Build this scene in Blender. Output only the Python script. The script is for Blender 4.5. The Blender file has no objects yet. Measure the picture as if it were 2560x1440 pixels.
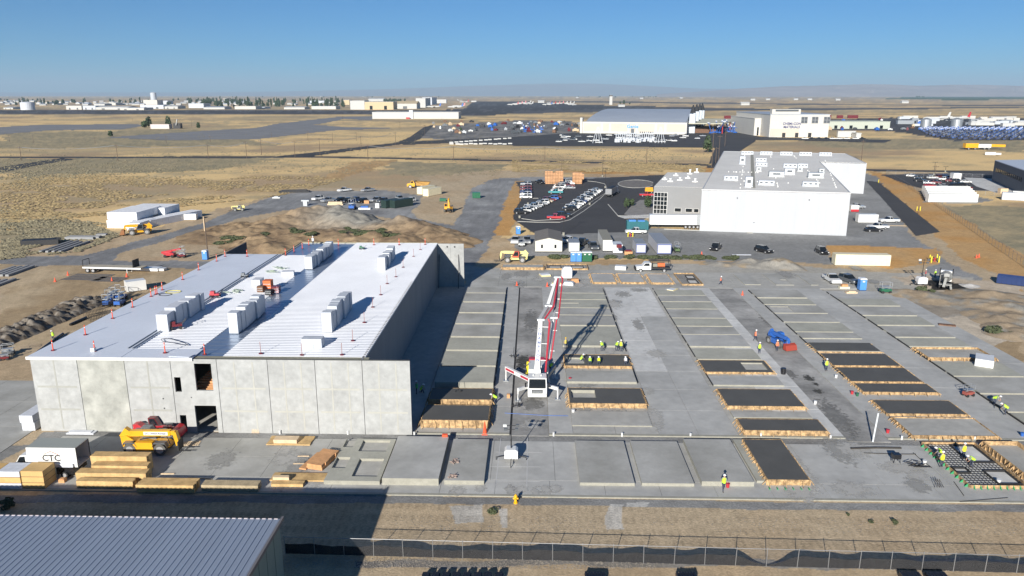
import bpy, math, random
import numpy as np
from mathutils import Matrix, Vector
random.seed(7); rng = np.random.default_rng(5)
S = bpy.context.scene
C = S.collection
R = math.radians
# ------------------------------------------------------------------ camera
F_PX, HORIZON, CAM_H, YAW = 1899.0, 237.0, 38.0, R(1.46)
PITCH = math.atan((720 - HORIZON) / F_PX)
cd = bpy.data.cameras.new('camera'); cam = bpy.data.objects.new('camera', cd); C.objects.link(cam)
cam.location = (0, 0, CAM_H); cam.rotation_euler = (R(90) - PITCH, 0, YAW)
cd.sensor_width = 36; cd.lens = F_PX / 2560 * 36; cd.clip_start = 0.5; cd.clip_end = 90000
S.camera = cam
# ------------------------------------------------------------------ sky, sun, exposure
SUN_EL, SUN_AZ = R(20.8), R(16)         # shadows run towards +Y, turned 16 degrees to +X
w = bpy.data.worlds.new('World'); S.world = w; w.use_nodes = True
nt = w.node_tree; bg = nt.nodes['Background']
sky = nt.nodes.new('ShaderNodeTexSky'); sky.sky_type = 'NISHITA'; sky.sun_disc = False
sky.sun_elevation = SUN_EL; sky.sun_rotation = math.pi + SUN_AZ; sky.altitude = 2500
sky.air_density = 1.0; sky.dust_density = 0.0; sky.ozone_density = 5
tn = nt.nodes.new('ShaderNodeMix'); tn.data_type = 'RGBA'; tn.blend_type = 'MULTIPLY'; tn.inputs[0].default_value = 1; tn.inputs[7].default_value = (0.38, 0.78, 1.0, 1)
nt.links.new(sky.outputs[0], tn.inputs[6]); nt.links.new(tn.outputs[2], bg.inputs[0]); bg.inputs[1].default_value = 0.058
sl = bpy.data.lights.new('sun', 'SUN'); sl.energy = 5.0; sl.angle = R(0.5); sl.color = (1, 0.955, 0.88)
so = bpy.data.objects.new('sun', sl); C.objects.link(so)
sd = Vector((math.sin(SUN_AZ) * math.cos(SUN_EL), math.cos(SUN_AZ) * math.cos(SUN_EL), -math.sin(SUN_EL)))
so.rotation_euler = sd.to_track_quat('-Z', 'Y').to_euler(); so.location = (-60, -60, 120)
S.view_settings.view_transform = 'Standard'; S.view_settings.look = 'None'
S.view_settings.gamma = 1; S.view_settings.use_curve_mapping = False
S.view_settings.exposure = 0.5
# ------------------------------------------------------------------ survey: a spot on the ground (or at height z) read off the photograph
cP, sP, cY, sY = math.cos(PITCH), math.sin(PITCH), math.cos(YAW), math.sin(YAW)
def ray(px, py):
    u = (px - 1280) / F_PX; v = (720 - py) / F_PX
    x, y, z = u, cP + v * sP, -sP + v * cP
    return x * cY - y * sY, x * sY + y * cY, z
def G(px, py, z=0.0):
    d = ray(px, py); t = (z - CAM_H) / d[2]
    return d[0] * t, d[1] * t
def wallpt(px, py, Y):
    d = ray(px, py); t = Y / d[1]
    return d[0] * t, CAM_H + d[2] * t
# ------------------------------------------------------------------ materials
MATS = {}
def mat(name, col, rough=0.7, metal=0.0, var=0.0, scale=1.0, var2=0.0, scale2=20.0, bump=0.0, bscale=40.0,
        coord='Object', col2=None, stretch=None, spec=0.5, alpha=1.0, coat=0.0):
    if name in MATS: return MATS[name]
    m = bpy.data.materials.new(name); m.use_nodes = True; n = m.node_tree.nodes; l = m.node_tree.links
    b = n['Principled BSDF']; b.inputs['Roughness'].default_value = rough; b.inputs['Metallic'].default_value = metal
    b.inputs['Specular IOR Level'].default_value = spec; b.inputs['Coat Weight'].default_value = coat
    if alpha < 1: b.inputs['Alpha'].default_value = alpha
    c4 = (*col, 1); b.inputs['Base Color'].default_value = c4
    tc = n.new('ShaderNodeTexCoord'); mp = n.new('ShaderNodeMapping')
    if coord == 'World':
        ge = n.new('ShaderNodeNewGeometry'); l.new(ge.outputs['Position'], mp.inputs[0])
    else: l.new(tc.outputs[coord], mp.inputs[0])
    if stretch: mp.inputs['Scale'].default_value = stretch
    out = None
    def noise(sc, det=6, ro=0.6):
        t = n.new('ShaderNodeTexNoise'); t.inputs['Scale'].default_value = sc; t.inputs['Detail'].default_value = det
        t.inputs['Roughness'].default_value = ro; l.new(mp.outputs[0], t.inputs['Vector']); return t
    if var > 0 or var2 > 0 or col2:
        t = noise(scale); mr = n.new('ShaderNodeMapRange'); mr.inputs[1].default_value = 0.3; mr.inputs[2].default_value = 0.7
        l.new(t.outputs[0], mr.inputs[0])
        mx = n.new('ShaderNodeMix'); mx.data_type = 'RGBA'
        a = tuple(c * (1 - var) for c in col); bb = tuple(min(1, c * (1 + var)) for c in (col2 or col))
        mx.inputs[6].default_value = (*a, 1); mx.inputs[7].default_value = (*bb, 1); l.new(mr.outputs[0], mx.inputs[0])
        out = mx.outputs[2]
        if var2 > 0:
            t2 = noise(scale2, 3); mr2 = n.new('ShaderNodeMapRange'); mr2.inputs[1].default_value = 0.25; mr2.inputs[2].default_value = 0.75
            mr2.inputs[3].default_value = 1 - var2; mr2.inputs[4].default_value = 1 + var2; l.new(t2.outputs[0], mr2.inputs[0])
            vm = n.new('ShaderNodeVectorMath'); vm.operation = 'SCALE'; l.new(out, vm.inputs[0]); l.new(mr2.outputs[0], vm.inputs['Scale'])
            out = vm.outputs[0]
        l.new(out, b.inputs['Base Color'])
    if bump > 0:
        t3 = noise(bscale, 4); bp = n.new('ShaderNodeBump'); bp.inputs['Strength'].default_value = bump; bp.inputs['Distance'].default_value = 0.05
        l.new(t3.outputs[0], bp.inputs['Height']); l.new(bp.outputs[0], b.inputs['Normal'])
    MATS[name] = m; return m
def paint(name, col, rough=0.35, var=0.06, metal=0.0, coat=0.3): return mat(name, col, rough, metal, var, 0.8, 0.05, 9, coat=coat)
CONC = mat('concrete_floor', (0.41, 0.4, 0.365), 0.75, var=0.17, scale=0.11, var2=0.13, scale2=.9, bump=0.1, bscale=25, coord='World', spec=0.3)
CONC_B = mat('concrete_cured_blue', (0.425, 0.42, 0.395), 0.65, var=0.17, scale=0.1, var2=0.12, scale2=.7, coord='World', spec=0.3)
CONC_L = mat('concrete_light', (0.56, 0.555, 0.53), 0.7, var=0.15, scale=0.1, var2=0.12, scale2=.8, coord='World', spec=0.3)
CONC_G = mat('panel_cured_green_grey', (0.38, 0.375, 0.32), 0.75, var=0.13, scale=0.25, var2=0.06, scale2=2, coord='World', spec=0.3)
CONC_G2 = mat('panel_cured_grey', (0.35, 0.343, 0.31), 0.75, var=0.16, scale=0.2, var2=0.06, scale2=2.2, coord='World', spec=0.3, col2=(0.39, 0.385, 0.36))
WET = mat('fresh_dark_concrete', (0.1, 0.097, 0.088), 0.65, var=0.1, scale=0.4, var2=0.05, scale2=3, coord='World', spec=0.35)
EDGE = mat('concrete_edge_pale', (0.31, 0.3, 0.25), 0.8, var=0.12, scale=1.5, var2=0.1, scale2=9, coord='World')
DIRTYC = mat('dirty_lane', (0.25, 0.245, 0.23), 0.8, var=0.28, scale=0.14, var2=0.16, scale2=1.2, bump=0.3, bscale=9, coord='World', col2=(0.36, 0.35, 0.33), spec=0.25)
TILT = mat('tilt_wall_concrete', (0.37, 0.375, 0.365), 0.85, var=0.12, scale=0.35, var2=0.12, scale2=1.6, bump=0.08, bscale=10, coord='World', spec=0.2)
TILT2 = mat('tilt_wall_mottled', (0.32, 0.325, 0.295), 0.85, var=0.16, scale=0.5, var2=0.12, scale2=1.3, coord='World', spec=0.2, col2=(0.37, 0.37, 0.335))
GROOVE = mat('open_joint_dark', (0.02, 0.02, 0.022), 0.9)
OSB = mat('form_board_wood', (0.26, 0.165, 0.085), 0.85, var=0.6, scale=2.2, var2=0.25, scale2=11, coord='World', col2=(0.42, 0.28, 0.14))
LUM = mat('yellow_lumber', (0.46, 0.3, 0.13), 0.8, var=0.16, scale=1.2, var2=0.2, scale2=14, coord='World', col2=(0.56, 0.38, 0.17))
LUMP = mat('pale_timber', (0.6, 0.46, 0.3), 0.75, var=0.14, scale=1.5, var2=0.1, scale2=12, coord='World')
LUMO = mat('orange_timber', (0.55, 0.29, 0.13), 0.75, var=0.2, scale=1.6, var2=0.15, scale2=12, coord='World')
BROWNW = mat('dark_brown_wood', (0.16, 0.085, 0.05), 0.8, var=0.3, scale=2, coord='World')
STEEL = mat('dark_steel', (0.03, 0.03, 0.032), 0.55, 0.3)
REBAR = mat('rebar_steel', (0.05, 0.045, 0.04), 0.7, 0.3)
GALV = mat('galvanised', (0.45, 0.47, 0.48), 0.45, 0.6, var=0.1, scale=3)
RUBBER = mat('rubber', (0.02, 0.02, 0.021), 0.8, var=0.2, scale=4)
TYRED = mat('dusty_tyre', (0.1, 0.095, 0.085), 0.9, var=0.3, scale=3)
RIM = mat('rim_silver', (0.5, 0.5, 0.5), 0.35, 0.5)
GLASS = mat('dark_glass', (0.012, 0.016, 0.02), 0.08, coat=0.2)
WHITE = paint('white_paint', (0.7, 0.7, 0.68)); OFFW = paint('off_white_paint', (0.62, 0.63, 0.6), 0.5)
CREAM = mat('cream_steel', (0.72, 0.66, 0.47), 0.55, var=0.06, scale=1.2, var2=0.05, scale2=8)
BLACK = paint('black_paint', (0.015, 0.015, 0.017), 0.25); REDP = paint('red_paint', (0.45, 0.03, 0.04)); DRED = paint('dark_red_paint', (0.14, 0.015, 0.02))
BLUEP = paint('blue_paint', (0.03, 0.12, 0.42)); LBLUE = paint('light_blue_plastic', (0.07, 0.25, 0.62), 0.5); NAVY = paint('navy_paint', (0.015, 0.035, 0.12))
GREENP = paint('green_paint', (0.02, 0.12, 0.06)); TEALP = paint('teal_paint', (0.05, 0.28, 0.3)); DTEAL = mat('dark_teal_steel', (0.02, 0.13, 0.15), 0.5, var=0.12, scale=1)
SILV = paint('silver_paint', (0.42, 0.43, 0.44), 0.3, metal=0.4); GREYP = paint('grey_paint', (0.13, 0.14, 0.15), 0.3, metal=0.3)
YELLOW = paint('yellow_plant_paint', (0.72, 0.36, 0.012), 0.45); PYEL = paint('pale_yellow_paint', (0.7, 0.62, 0.25), 0.5); BOLY = paint('bollard_yellow', (0.75, 0.62, 0.03), 0.5)
ORANGE = mat('orange_plastic', (0.75, 0.09, 0.03), 0.55); HIVIS = mat('hi_vis_lime', (0.5, 0.85, 0.05), 0.8); HIVO = mat('hi_vis_orange', (0.8, 0.2, 0.09), 0.8)
SKIN = mat('skin', (0.42, 0.25, 0.17), 0.6); JEANS = mat('dark_jeans', (0.045, 0.055, 0.085), 0.9, var=0.2, scale=8); BOOT = mat('boots', (0.05, 0.035, 0.025), 0.8)
SHIRT = mat('grey_shirt', (0.2, 0.2, 0.21), 0.9); HATW = mat('white_helmet', (0.8, 0.8, 0.8), 0.35)
FOAM = mat('white_foam', (0.74, 0.75, 0.77), 0.8, var=0.06, scale=0.6, var2=0.03, scale2=6, coord='World')
WRAP = mat('grey_wrapped_insulation', (0.5, 0.53, 0.57), 0.6, var=0.1, scale=1.2, var2=0.06, scale2=7)
FOIL = mat('light_wrap', (0.58, 0.6, 0.64), 0.6, var=0.12, scale=2)
# ------------------------------------------------------------------ mesh builder
class MB:
    def __init__(s): s.v = []; s.f = []; s.m = []; s.X = None
    def add(s, vs, fs, m=0):
        o = len(s.v)
        s.v += [tuple(s.X @ Vector(v)) for v in vs] if s.X is not None else [tuple(v) for v in vs]
        s.f += [tuple(i + o for i in f) for f in fs]; s.m += [m] * len(fs); return s
    def box(s, x0, x1, y0, y1, z0, z1, m=0):
        return s.add([(x0, y0, z0), (x1, y0, z0), (x1, y1, z0), (x0, y1, z0), (x0, y0, z1), (x1, y0, z1), (x1, y1, z1), (x0, y1, z1)],
                     [(0, 3, 2, 1), (4, 5, 6, 7), (0, 1, 5, 4), (1, 2, 6, 5), (2, 3, 7, 6), (3, 0, 4, 7)], m)
    def prism(s, p, z0, z1, m=0, mt=None):
        a = sum(p[i][0] * p[(i + 1) % len(p)][1] - p[(i + 1) % len(p)][0] * p[i][1] for i in range(len(p)))
        if a < 0: p = p[::-1]
        n = len(p); vs = [(x, y, z0) for x, y in p] + [(x, y, z1) for x, y in p]
        s.add(vs, [tuple(range(n))[::-1]] + [(i, (i + 1) % n, n + (i + 1) % n, n + i) for i in range(n)], m)
        return s.add(vs[n:], [tuple(range(n))], m if mt is None else mt)
    def prof(s, p, y0, y1, m=0, inset=0.0):        # side profile in x,z pushed across y
        a = sum(p[i][0] * p[(i + 1) % len(p)][1] - p[(i + 1) % len(p)][0] * p[i][1] for i in range(len(p)))
        if a > 0: p = p[::-1]
        n = len(p); zm = min(q[1] for q in p); zM = max(q[1] for q in p)
        def yy(z, y, sg): return y - sg * inset * ((z - zm) / max(1e-6, zM - zm))
        vs = [(x, yy(z, y0, -1), z) for x, z in p] + [(x, yy(z, y1, 1), z) for x, z in p]
        return s.add(vs, [tuple(range(n))[::-1], tuple(range(n, 2 * n))] + [(i, (i + 1) % n, n + (i + 1) % n, n + i) for i in range(n)], m)
    def tube(s, a, b, r0, r1=None, n=8, m=0):
        r1 = r0 if r1 is None else r1; a = Vector(a); b = Vector(b); d = (b - a).normalized()
        u = d.cross(Vector((0, 0, 1)) if abs(d.z) < .9 else Vector((1, 0, 0))).normalized(); v = d.cross(u)
        vs = []
        for c, r in ((a, r0), (b, r1)):
            for i in range(n):
                t = 2 * math.pi * i / n; vs.append(c + u * math.cos(t) * r + v * math.sin(t) * r)
        return s.add(vs, [(i, i + n, (i + 1) % n + n, (i + 1) % n) for i in range(n)] + [tuple(range(n)), tuple(range(n, 2 * n))[::-1]], m)
    def beam(s, a, b, w, h, m=0, w1=None, h1=None):
        a = Vector(a); b = Vector(b); d = (b - a).normalized()
        u = d.cross(Vector((0, 0, 1)) if abs(d.z) < .98 else Vector((0, 1, 0))).normalized(); v = u.cross(d)
        w1 = w if w1 is None else w1; h1 = h if h1 is None else h1; vs = []
        for c, W, Hh in ((a, w, h), (b, w1, h1)):
            for sx, sz in ((-1, -1), (1, -1), (1, 1), (-1, 1)): vs.append(c + u * sx * W / 2 + v * sz * Hh / 2)
        return s.add(vs, [(0, 1, 2, 3), (7, 6, 5, 4), (0, 4, 5, 1), (1, 5, 6, 2), (2, 6, 7, 3), (3, 7, 4, 0)], m)
    def path(s, pts, r, n=6, m=0):
        for a, b in zip(pts[:-1], pts[1:]): s.tube(a, b, r, None, n, m)
        return s
    def ball(s, c, r, n=8, k=5, m=0, jit=0.0):
        r = (r, r, r) if not isinstance(r, tuple) else r; vs = [(c[0], c[1], c[2] - r[2])]
        for j in range(1, k):
            ph = math.pi * j / k
            for i in range(n):
                t = 2 * math.pi * i / n; q = 1 + random.uniform(-jit, jit)
                vs.append((c[0] + q * r[0] * math.sin(ph) * math.cos(t), c[1] + q * r[1] * math.sin(ph) * math.sin(t), c[2] - q * r[2] * math.cos(ph)))
        vs.append((c[0], c[1], c[2] + r[2])); fs = [(0, 1 + (i + 1) % n, 1 + i) for i in range(n)]
        for j in range(k - 2):
            for i in range(n):
                a = 1 + j * n + i; b = 1 + j * n + (i + 1) % n; fs.append((a, b, b + n, a + n))
        t = len(vs) - 1; fs += [(t, 1 + (k - 2) * n + i, 1 + (k - 2) * n + (i + 1) % n) for i in range(n)]
        return s.add(vs, fs, m)
    def mesh(s, name, mats):
        me = bpy.data.meshes.new(name); me.from_pydata(s.v, [], s.f)
        for m in (mats if isinstance(mats, (list, tuple)) else [mats]): me.materials.append(m)
        if any(s.m): me.polygons.foreach_set('material_index', s.m)
        me.update(); return me
    def build(s, name, mats, parent=None, loc=None, rz=None, smooth=False):
        o = bpy.data.objects.new(name, s.mesh(name, mats)); C.objects.link(o)
        if parent is not None: o.parent = parent
        if loc is not None: o.location = loc
        if rz is not None: o.rotation_euler = (0, 0, rz)
        if smooth: o.data.polygons.foreach_set('use_smooth', [True] * len(o.data.polygons))
        return o
def tag(o, label=None, cat=None, group=None, kind=None):
    for k, v in (('label', label), ('category', cat), ('group', group), ('kind', kind)):
        if v: o[k] = v
    return o
def thing(name, label, cat, loc=(0, 0, 0), rz=0, group=None):
    o = bpy.data.objects.new(name, None); C.objects.link(o); o.location = loc; o.rotation_euler = (0, 0, rz); o.empty_display_size = .3
    return tag(o, label, cat, group)
def struct(name, mb, m, **k): return tag(mb.build(name, m, **k), kind='structure')
def part(name, me, parent, loc=None, rot=None):
    o = bpy.data.objects.new(name, me); C.objects.link(o); o.parent = parent
    if loc is not None: o.location = loc
    if rot is not None: o.rotation_euler = rot
    return o
def copy_tree(o, parent=None):
    c = o.copy(); C.objects.link(c)
    if parent is not None: c.parent = parent
    for ch in list(o.children): copy_tree(ch, c)
    return c
def put(proto, used, label, loc, rz=0, group=None, scale=None):
    o = proto if not used else copy_tree(proto)
    o.location = loc; o.rotation_euler = (0, 0, rz); o['label'] = label
    if group: o['group'] = group
    elif 'group' in o: del o['group']
    if scale: o.scale = (scale,) * 3 if not isinstance(scale, tuple) else scale
    return o
def text_mesh(body, size, m, thick=0.004):
    cu = bpy.data.curves.new('lettering', 'FONT'); cu.body = body; cu.size = size; cu.align_x = 'CENTER'; cu.align_y = 'CENTER'; cu.extrude = thick; cu.offset = size * .02; cu.resolution_u = 2
    o = bpy.data.objects.new('tmp', cu); C.objects.link(o); bpy.context.view_layer.update()
    me = bpy.data.meshes.new_from_object(o.evaluated_get(bpy.context.evaluated_depsgraph_get()))
    bpy.data.objects.remove(o); me.materials.clear(); me.materials.append(m); return me
ORD = ['nearest', 'second', 'third', 'fourth', 'fifth', 'sixth', 'seventh', 'eighth', 'ninth', 'tenth', 'eleventh', 'twelfth', 'thirteenth', 'fourteenth', 'fifteenth', 'sixteenth', 'seventeenth', 'eighteenth', 'nineteenth', 'twentieth',
       'twenty-first', 'twenty-second', 'twenty-third', 'twenty-fourth']
# ------------------------------------------------------------------ noise for terrain
def _h(ix, iy, s):
    n = (ix.astype(np.int64) * 374761393 + iy.astype(np.int64) * 668265263 + s * 1442695041) & 0xffffffff
    n = ((n ^ (n >> 13)) * 1274126177) & 0xffffffff
    return ((n ^ (n >> 16)) & 0xffff) / 65535.0
def vnoise(x, y, s=0):
    ix = np.floor(x); iy = np.floor(y); fx = x - ix; fy = y - iy; fx = fx * fx * (3 - 2 * fx); fy = fy * fy * (3 - 2 * fy)
    a = _h(ix, iy, s); b = _h(ix + 1, iy, s); c = _h(ix, iy + 1, s); d = _h(ix + 1, iy + 1, s)
    return (a + (b - a) * fx) * (1 - fy) + (c + (d - c) * fx) * fy
def fbm(x, y, s=0, o=5, g=0.5):
    t = 0; a = 1; n = 0
    for i in range(o): t = t + a * vnoise(x * 2 ** i, y * 2 ** i, s + i * 7); n += a; a *= g
    return t / n
def inpoly(x, y, P):
    r = np.zeros(x.shape, bool); j = len(P) - 1
    for i in range(len(P)):
        xi, yi = P[i]; xj, yj = P[j]
        if yi != yj: r ^= ((yi > y) != (yj > y)) & (x < (xj - xi) * (y - yi) / (yj - yi) + xi)
        j = i
    return r
# ------------------------------------------------------------------ ground: a fan-shaped sheet, finer near the site, cut into named pieces
NR, NC = 660, 1150
inv = np.linspace(1 / 42.0, 1 / 60000.0, NR); Yr = 1 / inv
tt = np.linspace(-1.15, 1.2, NC)
GY = np.repeat(Yr[:, None], NC, 1); GX = GY * tt[None, :]
def wide(px0, py0, px1, py1, w0, w1=None):      # a straight strip between two spots, width in photo rows
    w1 = w0 if w1 is None else w1
    return [(px0, py0 - w0), (px1, py1 - w1), (px1, py1 + w1), (px0, py0 + w0)]
def lerp(a, b, t): return a + (b - a) * t
n1 = fbm(GX / 60, GY / 45, 1); n2 = fbm(GX / 9, GY / 9, 2); n3 = fbm(GX / 250, GY / 320, 3, 4); n4 = fbm(GX / 2.2, GY / 2.2, 4, 3)
n5 = fbm(GX / 30, GY / 14, 9, 4)
def mixc(a, b, t): return np.array(a) * (1 - t[..., None]) + np.array(b) * t[..., None]
def sm(x, a, b): return np.clip((x - a) / (b - a), 0, 1)
TAN = (0.57, 0.41, 0.2); SAGE = (0.3, 0.245, 0.15); BRN = (0.33, 0.24, 0.145)
col = mixc(TAN, BRN, sm(n1, 0.48, 0.66)); 
sg = sm(n5 * 0.55 + n2 * 0.45 + (n3 - .5) * .6, 0.52, 0.72) * .75; col = col * (1 - sg[..., None]) + np.array(SAGE) * sg[..., None]
pat = sm(fbm(GX / 140, GY / 60, 91, 4), .5, .62) * sm(GY, 380, 520); col = col * (1 - .55 * pat[..., None]) + np.array((.24, .205, .14)) * .55 * pat[..., None]
farm = sm(GY, 1500, 3500); col = col * (1 - farm[..., None] * .45) + np.array((0.36, 0.28, 0.2)) * farm[..., None] * .45
cls = np.zeros(GX.shape, np.uint8)
NAMES = ['dry_grass_field']
DIRT = (0.36, 0.27, 0.17); GRAV = (0.165, 0.165, 0.165); ORNG = (0.42, 0.235, 0.085); ASPH = (0.06, 0.06, 0.062); PALE = (0.42, 0.36, 0.28)
SHEETS = []
def zone(name, c, polys, warp=1.5, c2=None, amt=0.12, fill=True, blend=1.0):
    if name not in NAMES: NAMES.append(name)
    k = NAMES.index(name)
    wx = GX + (fbm(GX / 7, GY / 7, 31, 3) - .5) * 2 * warp * 2.2; wy = GY + (fbm(GX / 7, GY / 7, 57, 3) - .5) * 2 * warp * 2.2
    m = np.zeros(GX.shape, bool)
    for P in polys: m |= inpoly(wx, wy, [G(*p) for p in P])
    t = n2 * .5 + n4 * .5
    cc = mixc(c, c2 or tuple(q * 1.0 for q in c), sm(n1 * .5 + n2 * .5, .42, .6)) * (1 + (t - .5)[..., None] * amt * 4)
    col[m] = col[m] * (1 - blend) + cc[m] * blend
    if fill: cls[m] = k
    if name in ('asphalt_road', 'asphalt_yard', 'runway', 'taxiway'): SHEETS.append((name, c, polys))
    return m
# sage and brush around the site
for P in ([(0, 395), (700, 395), (560, 425), (120, 440), (0, 450)], [(0, 540), (250, 575), (300, 600), (0, 650)], [(0, 333), (480, 325), (640, 352), (700, 362), (0, 372)],
          [(930, 405), (1280, 408), (1240, 440), (1000, 432)], [(2100, 510), (2560, 510), (2560, 650), (2440, 640)], [(1960, 345), (2560, 350), (2560, 380), (2040, 365)],
          [(0, 395), (200, 398), (0, 420)]):
    wx = GX + (n2 - .5) * 30; wy = GY + (n1 - .5) * 60; m = inpoly(wx, wy, [G(*p) for p in P])
    t = sm(n2 * .5 + n4 * .5, .3, .75)
    col[m] = mixc((0.2, 0.18, 0.12), (0.34, 0.27, 0.16), t)[m]
zone('dirt_ground', DIRT, [[(0, 1440), (0, 655), (280, 655), (290, 600), (560, 520), (640, 500), (760, 470), (1010, 470), (1060, 440), (1240, 425), (1400, 425), (1400, 470), (1200, 640),
     (1500, 660), (1900, 660), (2080, 560), (2190, 425), (2290, 460), (2560, 690), (2560, 1900), (0, 1900)],
     [(-900, 1900), (-900, 700), (0, 690), (0, 1900)], [(2560, 690), (3400, 900), (3400, 1900), (2560, 1900)], [(0, 600), (330, 590), (520, 540), (560, 545), (300, 660), (0, 660)]], 1.5, (0.36, 0.285, 0.19), .1)
zone('dirt_ground', (0.3, 0.22, 0.13), [[(0, 665), (330, 660), (520, 670), (470, 700), (100, 860), (0, 900)], [(2190, 740), (2300, 720), (2560, 800), (2560, 960)]], 2, (0.36, 0.28, 0.18), .12)
zone('dirt_ground', (0.36, 0.24, 0.12), [[(880, 405), (1000, 400), (860, 445), (800, 450)]], 2, None, .2)
zone('orange_subgrade', ORNG, [[(1272, 455), (1400, 448), (1400, 470), (1300, 500), (1290, 540), (1275, 590), (1222, 588), (1252, 540)], [(2170, 425), (2225, 436), (2330, 500), (2560, 640), (2560, 730), (2400, 640), (2200, 470)],
     [(2060, 612), (2200, 612), (2345, 622), (2362, 640), (2345, 660), (2220, 672), (2080, 640)], [(1700, 420), (1790, 418), (1780, 432), (1700, 432)], [(1600, 428), (1400, 425), (1400, 432), (1640, 438)]], .8, (0.38, 0.24, 0.11), .1)
zone('orange_subgrade', (0.36, 0.25, 0.14), [[(1225, 590), (1290, 600), (1300, 650), (1200, 655)], [(1500, 650), (1860, 652), (1900, 668), (1300, 672), (1200, 660)]], 1, (0.4, 0.31, 0.2), .12)
zone('gravel_road', GRAV, [[(0, 640), (200, 640), (340, 604), (500, 560), (600, 520), (640, 505), (690, 490), (760, 478), (960, 476), (1060, 490), (1030, 530), (1040, 545), (1150, 566), (1170, 580), (1140, 585), (1000, 550), (820, 525),
     (700, 528), (600, 545), (480, 585), (300, 632), (285, 650), (520, 655), (520, 672), (250, 664), (0, 662)], [(-700, 640), (0, 640), (0, 662), (-700, 680)],
     [(1180, 470), (1235, 447), (1370, 441), (1560, 445), (1560, 452), (1290, 452), (1262, 500), (1250, 550), (1228, 600), (1195, 665), (1140, 665), (1150, 600), (1140, 560)]], .7, (0.23, 0.23, 0.225), .12)
zone('gravel_yard', (0.19, 0.19, 0.185), [[(1280, 590), (1560, 570), (1760, 575), (2130, 585), (2190, 490), (2240, 560), (2330, 620), (2420, 680), (2480, 715), (2280, 700), (2360, 650), (2340, 622), (2060, 612), (2090, 660), (1900, 655), (1300, 640), (1275, 610)],
     [(2040, 405), (2190, 440), (2260, 560), (2120, 600)], [(2310, 478), (2400, 480), (2480, 500), (2430, 510), (2310, 505)]], 1, (0.22, 0.22, 0.215), .1)
zone('gravel_yard', (0.3, 0.285, 0.25), [[(1160, 668), (1500, 664), (1900, 660), (2200, 680), (2420, 690), (2500, 720), (2200, 745), (2080, 745), (1160, 722)]], 1.5, (0.34, 0.32, 0.28), .12)
zone('dirt_ground', PALE, [[(2200, 690), (2560, 700), (2560, 760), (2420, 740), (2300, 720)], [(2330, 800), (2500, 780), (2560, 860), (2400, 870)]], 2, (0.36, 0.29, 0.21), .12)
zone('dirt_ground', (0.2, 0.19, 0.17), [[(2270, 755), (2430, 760), (2520, 800), (2420, 800), (2300, 785)]], 2.5, (0.27, 0.24, 0.2), .2, blend=.7)
zone('gravel_strip', (0.17, 0.167, 0.16), [[(-900, 1180), (70, 1110), (110, 1078), (1040, 1078), (1400, 1084), (2600, 1088), (2600, 1116), (100, 1100), (0, 1150), (-900, 1240)],
     [(-900, 1235), (0, 1236), (1000, 1240), (2560, 1262), (3400, 1275), (3400, 1300), (2560, 1278), (1700, 1270), (1300, 1263), (900, 1259), (0, 1255), (-900, 1250)]], .25, (0.19, 0.188, 0.18), .25)
zone('gravel_strip', (0.24, 0.225, 0.2), [[(900, 1395), (2560, 1400), (3400, 1420), (3400, 1434), (2560, 1424), (900, 1412)]], .5, (0.16, 0.15, 0.14), .3)
zone('dirt_ground', (0.4, 0.39, 0.36), [[(1120, 1268), (1200, 1262), (1205, 1310), (1130, 1312)], [(1250, 1275), (1275, 1275), (1272, 1320), (1255, 1320)], [(1535, 1262), (1565, 1262), (1568, 1330), (1530, 1330)], [(1570, 1258), (1625, 1256), (1620, 1268), (1575, 1268)]], .35, None, .2, blend=.75)
zone('asphalt_road', ASPH, [[(0, 395), (400, 395), (800, 394), (1280, 403), (1600, 411), (1960, 418), (2200, 428), (2560, 433), (3400, 447), (3400, 442), (2560, 429), (2200, 424), (1960, 414), (1600, 407.5), (1280, 400), (800, 391), (400, 391.5), (-900, 391.5), (-900, 395)],
     [(-300, 455), (0, 418), (150, 396), (190, 397), (90, 414), (0, 432), (-300, 470)], [(690, 391), (770, 383), (990, 357), (1020, 346), (1060, 318), (1085, 312), (1050, 348), (1020, 358), (900, 374), (760, 393)],
     [(990, 356), (1130, 349), (1290, 342), (1290, 346), (1130, 357), (1010, 362)]], .4, (0.06, 0.06, 0.06), .05)
zone('asphalt_yard', (0.062, 0.062, 0.065), [[(1130, 352), (1290, 342), (1440, 332), (1860, 332), (1900, 342), (2060, 347), (2230, 350), (2210, 357), (2075, 353), (1960, 350), (1880, 350), (1800, 370), (1560, 366), (1290, 364), (1100, 357)],
     [(1790, 366), (1870, 346), (1890, 352), (1850, 378), (1790, 420), (1768, 420)],
     [(1290, 455), (1480, 447), (1560, 442), (1700, 436), (1690, 450), (1640, 500), (1640, 530), (1560, 580), (1400, 585), (1330, 580), (1283, 548), (1290, 520), (1303, 500), (1300, 470)],
     [(2205, 437), (2480, 430), (2520, 440), (2560, 478), (2320, 475), (2270, 462)], [(2165, 452), (2195, 455), (2350, 580), (2290, 590), (2200, 490)]], .35, (0.075, 0.075, 0.077), .08)
zone('gravel_yard', (0.13, 0.13, 0.13), [[(1080, 315), (1300, 300), (1450, 305), (1450, 333), (1290, 342), (1130, 350), (1040, 345)]], 4, (0.19, 0.18, 0.165), .25)
zone('taxiway', (0.17, 0.17, 0.172), [[(-900, 345), (-300, 338), (0, 318), (110, 312), (340, 311), (362, 314), (300, 324), (130, 325), (0, 336), (-900, 350)],
     [(270, 344), (335, 339), (520, 327), (640, 320), (700, 309), (850, 292), (930, 291), (930, 300), (860, 297), (810, 308), (780, 312), (860, 318), (980, 320), (830, 326), (640, 348), (420, 350)]], 1.5, (0.15, 0.15, 0.152), .05)
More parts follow.
